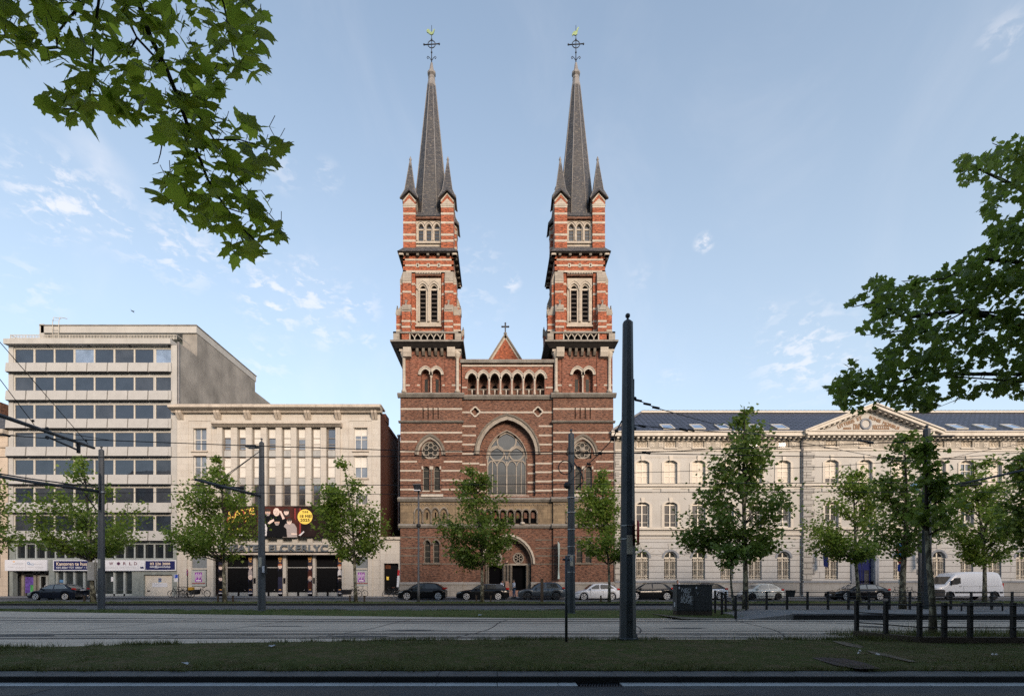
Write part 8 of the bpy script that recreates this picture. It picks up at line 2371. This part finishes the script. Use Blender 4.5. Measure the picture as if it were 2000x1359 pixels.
 # fingers and thumb
 for n, sx in (('l', 1), ('r', -1)):
  p = Vector(J['pal' + n]) * k; mb = MB(M_pskin); mb.T = T
  for i, ln in enumerate((.075, .085, .08, .06)):
   yb_ = p.y - .028 + i * .019; mb.tube([(p.x, yb_, p.z - .01), (p.x - sx * .006, yb_ - .004, p.z - .03 - ln * .5), (p.x - sx * .022, yb_ - .006, p.z - .03 - ln)], [.0095, .0085, .007], 6)
  mb.tube([(p.x, p.y - .03, p.z + .02), (p.x - sx * .012, p.y - .055, p.z - .01), (p.x - sx * .016, p.y - .06, p.z - .04)], [.011, .010, .008], 6); obj('hand', mb, body)
 return t
person('standing man in white shirt and blue jeans between the black estate and the grey SUV', 1004, 46.4, -70, H=1.72)
person('man in white shirt at the church steps, half hidden behind the black estate', 979, 48.0, 60, z0=.13, H=1.66, stoop=.10)
person('person in white passing behind the grey SUV, mostly hidden', 1083, 47.2, -75, H=1.62, stoop=.12)
person('dark haired person in white walking behind the graffiti cabinet, head bowed', 1326.5, 46.8, -80, H=1.66, stoop=.14)
# ------------------------------------------------------------------ trees
M_bark = plain("plane_bark", (.115, .105, .075), .9, var=.25, scale=4)
def plane_bark():
 m, nt, p, out = _mat("flaking_bark")
 vec = _coord(nt)
 n = _noise(nt, vec, 5.5, 4, .6, (1, 1, .55)); n2 = _noise(nt, vec, 12, 4, .6)
 colr = _mix(nt, _range(nt, n, .50, .56), (.075, .068, .048), (.30, .28, .20))
 colr = _mix(nt, _range(nt, n2, .5, .7, 0, .6), colr, (.05, .045, .033))
 nt.links.new(colr, p.inputs['Base Color']); p.inputs['Roughness'].default_value = .9; _bump(nt, p, n, .4, .02)
 return m
M_plane = plane_bark()
M_twig = plain("twig", (.030, .026, .020), .9)
M_leafA = leafmat("plane_leaf", (.095, .155, .024), (.200, .270, .046), .46)
M_leafB = leafmat("plane_leaf_deep", (.075, .125, .022), (.150, .210, .040), .42)
M_leafN = leafmat("plane_leaf_near", (.060, .085, .020), (.12, .16, .035), .68, (.52, .66, .07))
M_leafS = leafmat("plane_leaf_shade", (.070, .118, .032), (.125, .180, .050), .46, (.28, .40, .06))
# one lobed leaf: outline in its own plane (stalk at the origin, tip towards +v)
LEAF5 = [(0, 0), (.22, .05), (.50, .22), (.36, .42), (.42, .66), (.20, .62), (0, 1.0), (-.20, .62), (-.42, .66), (-.36, .42), (-.50, .22), (-.22, .05)]
LEAFN = [(0, 0), (.14, -.03), (.30, .03), (.36, .12), (.56, .17), (.44, .28), (.50, .36), (.40, .40), (.52, .56), (.50, .66), (.34, .60), (.24, .64), (.17, .80), (.09, .86), (0, 1.04)]
LEAFN = LEAFN + [(-u, v) for u, v in reversed(LEAFN[1:-1])]
LEAF4 = [(0, 0), (.42, .22), (.34, .62), (0, 1.0), (-.34, .62), (-.42, .22)]
def leaves(name, pos, size, mat, parent, rg, shape=LEAF5, up=.5, fold=.12, droop=.5, loc=None, facing=None):
 """one small lobed blade at each point"""
 n = len(pos); pos = np.asarray(pos)
 nrm = rg.normal(size=(n, 3)); nrm[:, 2] = np.abs(nrm[:, 2]) * .8 + up
 if facing is not None: nrm = nrm * .55 + np.asarray(facing)
 nrm /= np.linalg.norm(nrm, axis=1)[:, None]
 t = rg.normal(size=(n, 3)); t[:, 2] -= droop
 t -= (t * nrm).sum(1)[:, None] * nrm; t /= np.linalg.norm(t, axis=1)[:, None] + 1e-9
 b = np.cross(nrm, t)
 sz = size * (.6 + .7 * rg.rand(n)); wd = .8 + .4 * rg.rand(n)
 V = []
 for u, v in shape:
  bend = (-fold * abs(u) - .10 * v * v)
  V.append(pos + (b * (u * wd)[:, None] + t * v + nrm * bend) * sz[:, None])
 V = np.stack(V, 1).reshape(-1, 3); m = len(shape)
 F = (np.arange(n)[:, None] * m + np.arange(m)[None, :]).tolist()
 return emit_mesh(name, V, F, [mat], parent=parent, loc=loc)
def prof_at(prof, py):
 ys = [p[0] for p in prof]
 return np.interp(py, ys, [p[1] for p in prof]), np.interp(py, ys, [p[2] for p in prof])
def street_tree(label, px, d, prof, seed, leafm, trunk_w=.2, nclump=46, per=75, size=.185, lean=0.0, base_z=.14, crown_lo=None, group='young plane trees along the avenue', spread=.38):
 rg = np.random.RandomState(seed); rn = random.Random(seed)
 base = Vector((X(px, d), d, base_z))
 t = thing('plane_tree', label, 'tree', base, group)
 ytop, ybot = prof[0][0], prof[-1][0]
 topx = (prof[0][1] + prof[0][2]) / 2
 top = W(topx, ytop + 8, d)
 # trunk
 n = 9
 pts, rs = [], []
 for i in range(n):
  f = i / (n - 1); p = base.lerp(top, f)
  p.x = base.x + (top.x - base.x) * f ** 1.5 + .06 * math.sin(f * 7 + seed); p.y += .05 * math.sin(f * 5 + seed * 2)
  pts.append(p); rs.append(trunk_w / 2 * (1 - f) ** .8 + .012)
 rs[0] *= 1.25
 mb = MB(M_plane, M_twig); mb.tube(pts[:6], rs[:6], 10, M_plane); mb.tube(pts[5:], rs[5:], 7, M_twig); obj('trunk', mb, t)
 def trunk_at(z):
  for a, b in zip(pts[:-1], pts[1:]):
   if a.z <= z <= b.z: return a.lerp(b, (z - a.z) / max(b.z - a.z, 1e-6))
  return pts[-1] if z > pts[-1].z else pts[0]
 mbB = MB(M_twig)
 P = []
 areas = []
 rows = np.linspace(ytop, ybot, 40)
 w = np.array([max(prof_at(prof, y)[1] - prof_at(prof, y)[0], 3) for y in rows])
 pr = w ** 1.25; pr /= pr.sum()
 for k in range(nclump):
  y = rg.choice(rows, p=pr) + rg.uniform(-4, 4)
  y = min(max(y, ytop), ybot)
  l, r = prof_at(prof, y)
  u = rg.uniform(-1, 1); u = math.copysign(abs(u) ** .75, u)
  dep = rg.uniform(-1, 1) * math.sqrt(max(0, 1 - u * u)) * .9
  hw_m = (r - l) / 2 / FPX * d
  c = W((l + r) / 2 + u * (r - l) / 2 * .90, y, d); c.y += dep * hw_m
  tz = max(base.z + (top.z - base.z) * .28, c.z - (abs(u) * .55 + .25) * hw_m - .15)
  a = trunk_at(min(tz, c.z - .05)); mid = a.lerp(c, .55); mid.z -= .10 * (c - a).length * (.3 if u else 1)
  mbB.tube([a, mid, c], [.035 * (1 - k / nclump * .5) + .008, .020, .006], 5, M_twig, True, False)
  # leaves along the outer half of the limb and in a loose puff about its end
  m = int(1.8 * per * (.5 + 1.0 * rg.rand()))
  f = .45 + .62 * rg.rand(m)
  base_p = np.array([(mid.lerp(c, (q - .5) * 2) if q > .5 else a.lerp(mid, q * 2)) for q in f])
  sp = spread * min(1.0, .35 + hw_m * .45)
  P.append(base_p + rg.normal(size=(m, 3)) * np.array([sp, sp, sp * .62]) * (.35 + .65 * f)[:, None])
 obj('limbs', mbB, t)
 # sprigs up the leader
 m = 120; f = rg.rand(m) ** .6 * .28; lead = np.array([top.lerp(base, q) for q in f]); P.append(lead + rg.normal(size=(m, 3)) * (.06 + f[:, None] * 1.0))
 leaves('crown', np.concatenate(P), size, leafm, t, rg, LEAF5)
 return t
T1 = [(880, 150, 166), (900, 128, 185), (925, 118, 200), (945, 90, 205), (965, 64, 245), (990, 50, 272), (1010, 38, 287), (1030, 22, 286), (1045, 28, 280), (1060, 60, 240), (1078, 150, 205)]
T2 = [(892, 423, 437), (915, 405, 455), (935, 375, 458), (960, 352, 485), (985, 340, 505), (1010, 335, 518), (1040, 328, 525), (1060, 336, 500), (1080, 345, 480), (1096, 400, 470)]
T3 = [(899, 660, 690), (915, 642, 712), (940, 640, 722), (960, 620, 738), (985, 615, 758), (1010, 618, 762), (1040, 622, 757), (1060, 635, 748), (1080, 655, 722), (1095, 660, 700)]
T4 = [(910, 914, 934), (935, 900, 960), (960, 890, 985), (985, 880, 997), (1010, 856, 1002), (1040, 843, 1003), (1065, 848, 1015), (1085, 858, 1000), (1102, 880, 960)]
T5 = [(906, 1165, 1180), (930, 1142, 1192), (960, 1130, 1202), (990, 1112, 1212), (1020, 1096, 1214), (1050, 1112, 1262), (1075, 1126, 1250), (1094, 1150, 1225)]
T6 = [(785, 1438, 1466), (800, 1424, 1470), (820, 1412, 1486), (850, 1404, 1502), (880, 1388, 1522), (905, 1378, 1515), (930, 1368, 1502), (955, 1352, 1538), (980, 1334, 1547), (1010, 1328, 1542), (1040, 1320, 1536), (1060, 1330, 1522), (1082, 1370, 1498)]
T7 = [(897, 1652, 1668), (920, 1636, 1690), (950, 1624, 1712), (980, 1598, 1726), (1010, 1570, 1736), (1040, 1572, 1742), (1060, 1580, 1736), (1082, 1592, 1715)]
T8 = [(846, 1752, 1786), (870, 1736, 1800), (900, 1724, 1802), (940, 1714, 1820), (980, 1704, 1840), (1020, 1700, 1842), (1050, 1718, 1832), (1072, 1742, 1812)]
T9 = [(889, 1890, 1914), (910, 1880, 1950), (940, 1864, 1966), (970, 1850, 1986), (1000, 1834, 1996), (1040, 1830, 1992), (1070, 1852, 1980), (1092, 1880, 1965)]
street_tree('young plane tree before the office block, with a box strapped to its trunk', 182, 35.6, T1, 21, M_leafA, .30, 52, 80)
street_tree('young plane tree before the left theatre doors, beside the floodlit pole', 439, 35.6, T2, 22, M_leafA, .25, 52, 80)
street_tree('young plane tree before the right end of the theatre', 696, 35.6, T3, 23, M_leafA, .22, 48, 78)
street_tree('young plane tree right in front of the church portal', 943, 35.6, T4, 24, M_leafB, .25, 50, 80)
street_tree('leaning young plane tree in front of the right church tower', 1190, 35.4, T5, 25, M_leafA, .18, 40, 72)
street_tree('tallest dark plane tree, its top rising over the school roof', 1455, 27.4, T6, 26, M_leafB, .27, 72, 66, .19)
street_tree('slight sapling trunk beside the cabinets with a small low crown', 1431.5, 23.9, [(1050, 1410, 1440), (1075, 1396, 1452), (1092, 1388, 1450), (1106, 1392, 1436)], 27, M_leafB, .11, 8, 40, .17, group='saplings')
street_tree('bright young plane tree left of the blue school door', 1677, 35.6, T7, 28, M_leafA, .24, 50, 78)
street_tree('dark plane tree with thick black trunk beside the leafy tram pole', 1766, 27.0, T8, 29, M_leafB, .30, 38, 52, .19)
street_tree('pale young plane tree in front of the white van', 1924, 35.4, T9, 30, M_leafA, .24, 52, 80)
street_tree('plane tree cut by the right edge of the photo', 2050, 27.0, [(872, 1996, 2060), (920, 1975, 2090), (960, 1966, 2100), (1000, 1970, 2100), (1050, 1984, 2090), (1090, 2000, 2060)], 31, M_leafB, .25, 40, 70, .20)
street_tree('plane tree cut by the left edge of the photo', -25, 35.6, [(900, -60, -5), (950, -90, 8), (985, -95, 24), (1010, -95, 44), (1040, -95, 42), (1062, -80, 20)], 32, M_leafA, .25, 40, 70)
street_tree('slim leaning young plane in the weedy bed, crown against the tram pole', 1818, 14.2, [(838, 1785, 1822), (870, 1776, 1836), (905, 1774, 1850), (940, 1776, 1866), (975, 1786, 1878), (1005, 1786, 1876), (1040, 1796, 1852), (1062, 1800, 1830)], 33, M_leafA, .16, 16, 26, .15, spread=.30)
# ---- the big near trees: one overhead at the left, one at the right
def inside(poly, x, y):
 c = False; n = len(poly); j = n - 1
 for i in range(n):
  xi, yi = poly[i]; xj, yj = poly[j]
  if (yi > y) != (yj > y) and x < (xj - xi) * (y - yi) / (yj - yi) + xi: c = not c
  j = i
 return c
def near_tree_left():
 rg = np.random.RandomState(71)
 base = (-8.6, -1.2, .12)
 t = thing('plane_tree', 'big plane tree beside the viewpoint whose leafy branch hangs in at the upper left', 'tree', base)
 k = 1 / 2.563
 poly = [(-420, -700), (1000, -700), (1250, -60), (1350, 60), (1370, 210), (1330, 395), (1180, 410), (1170, 510), (1080, 540), (1150, 540), (1260, 640), (1340, 640), (1470, 740), (1380, 850), (1300, 910), (1340, 1000), (1440, 1110), (1420, 1190), (1410, 1280), (1350, 1310), (1190, 1325), (1130, 1190), (1040, 1110), (950, 1140), (910, 1080), (810, 1010), (800, 900), (900, 850), (930, 740), (840, 740), (790, 620), (650, 630), (570, 610), (430, 660), (320, 640), (190, 510), (300, 480), (430, 440), (350, 350), (100, 310), (30, 240), (0, 160), (-420, 60)]
 poly = [(x * k - 8, y * k + 6) for x, y in poly]
 # gaps of sky inside the branch
 gaps = [(640, 200, 55), (700, 265, 35), (520, 30, 40), (880, 290, 45), (1000, 180, 30), (340, 180, 45), (400, 120, 22), (740, 490, 28), (920, 610, 26), (1090, 590, 32), (1060, 240, 35), (1250, 980, 24), (1120, 960, 20), (770, 20, 22), (900, 30, 22), (580, 520, 16), (870, 470, 20), (1190, 880, 18), (560, 250, 14), (250, 170, 14)]
 P = []
 # leaves sit on a loose net: keep them apart so outlines stay legible
 tries = 0
 while len(P) < 1700 and tries < 60000:
  tries += 1
  x, y = rg.uniform(-165, 580), rg.uniform(-270, 520)
  if not inside(poly, x, y): continue
  if any((x / k - gx) ** 2 + (y / k - gy) ** 2 < (gr * 1.25) ** 2 for gx, gy, gr in gaps): continue
  d = 3.25 + rg.normal() * .22 + max(0, (200 - y)) * .0003
  if any(abs(x - q[0]) < 11 and abs(y - q[1]) < 11 for q in P[-300:]) and rg.rand() < .6: continue
  P.append((x, y, d))
 pos = [W(x, y - 18, d) for x, y, d in P]
 mb = MB(M_twig)
 def br(pts, r0, r1, d=3.3):
  q = [W(x * k, y * k, d + .12 * math.sin(i)) for i, (x, y) in enumerate(pts)]
  mb.tube(q, list(np.linspace(r0, r1, len(q))), 6)
 br([(540, -700), (640, -200), (690, 0), (750, 180), (830, 340), (895, 500), (960, 690), (1040, 900), (1130, 1040), (1230, 1160), (1330, 1255)], .022, .004)
 br([(600, -300), (625, 0), (655, 130), (685, 190), (640, 270)], .014, .004); br([(685, 190), (760, 270), (830, 340)], .008, .007)
 br([(300, -500), (495, 0), (470, 200), (455, 400), (445, 540), (330, 545), (210, 530)], .010, .003)
 br([(-200, -300), (420, 20), (350, 85), (285, 170), (285, 240)], .010, .004); br([(285, 240), (200, 250), (60, 215)], .006, .002)
 br([(895, 470), (980, 560), (1060, 680), (1180, 880), (1240, 950)], .009, .003); br([(1040, 700), (1200, 700), (1330, 740), (1440, 760)], .005, .002)
 br([(940, 860), (965, 950), (975, 1040)], .005, .002); br([(1000, -300), (1120, 20), (1140, 120), (1180, 330), (1310, 380)], .008, .002)
 br([(815, 700), (803, 770), (790, 815), (765, 822)], .004, .002); br([(900, 560), (850, 600), (800, 620)], .005, .002); br([(1130, 1040), (1260, 1080), (1420, 1120)], .004, .002)
 for x, y, d in P[::2]:
  a = W(x, y - 18, d); mb.tube([a, a + Vector((rg.uniform(-.04, .04), .0, rg.uniform(.03, .07)))], .0022, 4)
 obj('hanging_branch', mb, t)
 leaves('foliage', pos, .108, M_leafN, t, rg, LEAFN, up=.25, fold=.16, droop=.75, facing=(0.0, -.75, .25))
 # trunk, and unseen crown overhead, widened to shade the near grass
 mb = MB(M_plane, M_twig)
 mb.tube([base, (-8.55, -1.2, 2.2), (-8.4, -1.0, 5.0), (-8.0, -.6, 9.0), (-7.4, .2, 15)], [.42, .34, .28, .2, .08], 12, M_plane)
 mb.tube([(-8.2, -.8, 7.0), (-5.6, .8, 8.6), tuple(W(540 * k, -700 * k, 3.3))], [.14, .08, .022], 8, M_twig)
 lim = [((-8.3, -.9, 6), (-4, -4, 10.5)), ((-8.2, -.8, 7), (-11, 2, 11)), ((-8.1, -.7, 8), (-4, 2, 12.5)), ((-8.3, -.9, 6.5), (-9, -6, 11)), ((-8, -.6, 9), (-1.5, -2.5, 12)), ((-8, -.6, 9), (-6, -1, 15))]
 for a, b in lim:
  a, b = Vector(a), Vector(b); mb.tube([a, a.lerp(b, .5) + Vector((0, 0, .5)), b], [.12, .07, .02], 6, M_twig)
 obj('trunk', mb, t)
 Q = []
 while len(Q) < 5200:
  p = np.array([rg.uniform(-14, 11), rg.uniform(-9, 9), rg.uniform(7, 17)])
  e = ((p[0] + 2) / 12.5) ** 2 + ((p[1] - .5) / 8.5) ** 2 + ((p[2] - 11.5) / 5) ** 2
  if e > 1 or e < .25: continue
  if p[1] > -1 and -9 < p[0] < 1 or p[2] < 1.7 + 1.40 * max(p[1], 0) + 1.6: continue
  Q.append(p)
 leaves('crown', Q, .48, M_leafS, t, rg, LEAF5, up=.8)
near_tree_left()
def near_tree_right():
 rg = np.random.RandomState(72)
 d0 = 11.6
 base = (15.6, 10.6, .14)
 t = thing('plane_tree', 'large dark plane tree at the right edge, branches reaching over the school roof', 'tree', base)
 k = 1 / 2.264
 poly = [(1500, -60), (1200, 20), (951, 60), (900, 70), (860, 80), (800, 75), (770, 110), (760, 150), (700, 130), (640, 160), (640, 190), (680, 280), (760, 250), (780, 320), (640, 370), (640, 400), (720, 380), (780, 410), (830, 440), (760, 480), (820, 500), (740, 550), (640, 600), (570, 660), (500, 690), (430, 670), (390, 730), (310, 650), (270, 690), (170, 800), (180, 825), (260, 800), (290, 850), (220, 900), (215, 950), (300, 930), (360, 960), (285, 1000), (310, 1050), (250, 1100), (180, 1020), (150, 1080), (80, 1160), (90, 1230), (160, 1260), (200, 1290), (270, 1280), (300, 1230), (420, 1265), (500, 1285), (550, 1275), (580, 1220), (700, 1220), (800, 1190), (900, 1220), (951, 1220), (1500, 1200)]
 gaps = [(700, 340, 60), (850, 390, 26), (470, 790, 20), (600, 1150, 26), (700, 1180, 22), (420, 1120, 22), (850, 560, 18), (640, 700, 14), (760, 960, 14), (480, 980, 16), (330, 1180, 18), (890, 250, 18), (380, 880, 16), (800, 1130, 20), (550, 880, 12)]
 P = []
 n_cl = 0
 while n_cl < 820:
  x, y = rg.uniform(70, 1500), rg.uniform(-40, 1300)
  if not inside(poly, x, y): continue
  n_cl += 1
  d = d0 + rg.normal() * .8
  for q in range(15):
   xx, yy = x + rg.normal() * 23, y + rg.normal() * 18
   if inside(poly, xx, yy) and not any((xx - gx) ** 2 + (yy - gy) ** 2 < (gr * 1.1) ** 2 for gx, gy, gr in gaps): P.append(W(1580 + xx * k, 240 + yy * k, d + rg.normal() * .12))
 leaves('foliage', P, .128, M_leafS, t, rg, LEAFN, up=.35, fold=.15, droop=.5)
 mb = MB(M_plane, M_twig)
 mb.tube([base, (15.55, 10.6, 2.0), (15.4, 10.7, 4.0), (15.2, 10.9, 8.5), (15.0, 11.2, 13)], [.36, .30, .26, .18, .06], 12, M_plane)
 def br(pts, r0, r1, dd=0.0):
  q = [W(1580 + x * k, 240 + y * k, d0 + dd + .15 * math.sin(i * 2)) for i, (x, y) in enumerate(pts)]; q = [Vector((15.3, 10.8, max(q[0].z - .8, 3)))] + q
  mb.tube(q, list(np.linspace(r0, r1, len(q))), 6, M_twig)
 br([(1300, 1000), (951, 900), (700, 830), (420, 860), (300, 790), (190, 815)], .10, .008); br([(1200, 1130), (951, 1110), (500, 1110), (300, 1180), (110, 1190)], .08, .008, .3)
 br([(1200, 420), (951, 300), (850, 250), (740, 200), (660, 170)], .07, .006); br([(1250, 700), (950, 620), (760, 600), (600, 690), (410, 700)], .07, .006, -.3); br([(1200, 200), (900, 130), (810, 90)], .05, .005, .2)
 br([(700, 830), (560, 900), (330, 930), (230, 940)], .03, .005); br([(500, 1110), (380, 1200), (180, 1270)], .02, .004); br([(951, 1110), (760, 1180), (540, 1270)], .03, .004)
 obj('trunk', mb, t)
 Q = []
 while len(Q) < 1500:
  p = np.array([rg.uniform(11, 23), rg.uniform(3, 15), rg.uniform(5, 15)])
  if ((p[0] - 17) / 6) ** 2 + ((p[1] - 9.5) / 5.5) ** 2 + ((p[2] - 10) / 5) ** 2 > 1: continue
  if p[0] / p[1] * FPX + 971 < 2060: continue
  Q.append(p)
 leaves('crown', Q, .42, M_leafS, t, rg, LEAF5, up=.7)
near_tree_right()
# weeds: dandelion clocks, tall grass and a leafy weed in the planting bed
def weed(label, px, py, h, kind, seed):
 rg = np.random.RandomState(seed); gx_, gy_ = gp(px, py, .17); mb = MB(M_blade2, M_leafB, M_pwhite)
 t = thing('weed_plant', label, 'weed', (gx_, gy_, .16))
 if kind == 'clock':
  for i in range(3):
   q = Vector((gx_ + rg.normal() * .04, gy_ + rg.normal() * .04, .16)); e = q + Vector((rg.normal() * .02, 0, h * (.7 + .4 * rg.rand()))); mb.tube([q, e], .004, 4, M_blade2)
   if i < 2: mb.ball(e, .022, 8, 5, M_pwhite)
 else:
  for i in range(3 if kind == 'leafy' else 16):
   q = Vector((gx_ + rg.normal() * .10, gy_ + rg.normal() * .08, .16)); e = q + Vector((rg.normal() * .10, rg.normal() * .06, h * (.6 + .5 * rg.rand())))
   mb.tube([q, q.lerp(e, .5) + Vector((rg.normal() * .02, 0, 0)), e], [.006, .004, .002], 4, M_blade2)
   if kind == 'leafy':
    for j in range(9):
     c = q.lerp(e, .3 + .08 * j); a = rg.rand() * 6.28; u = Vector((math.cos(a), math.sin(a), .25)) * .16; s_ = Vector((-u.y, u.x, 0)) * .22
     mb.add([c, c + u * .5 + s_, c + u, c + u * .5 - s_], [(0, 1, 2, 3)], M_leafB)
 obj('stems', mb, t)
weed('tall leafy weed beside the slim tree in the planting bed', 1828, 1238, .48, 'leafy', 1)
weed('pale tuft of long grass in the planting bed behind the first rails', 1785, 1241, .42, 'tuft', 2)
weed('long grass tuft in the bed between the front railing posts', 1860, 1246, .36, 'tuft', 3)
weed('long grass tuft at the far right of the planting bed', 1930, 1246, .40, 'tuft', 4)
weed('dandelion clocks left of the paver patch on the near grass', 1672, 1285, .16, 'clock', 5)
weed('dandelion clocks right of the paver patch on the near grass', 1716, 1289, .14, 'clock', 6)
weed('white flower heads in the grass under the right end of the front railing', 1937, 1290, .15, 'clock', 7)
bg = np.random.RandomState(9)
bx = bg.uniform(X(1690, 13), 17, 5200); by = bg.uniform(12.35, 14.6, 5200)
blades('bed_grass', np.stack([bx, by, np.full(5200, .13)], 1), .20, .016, M_blade, 12, .8)
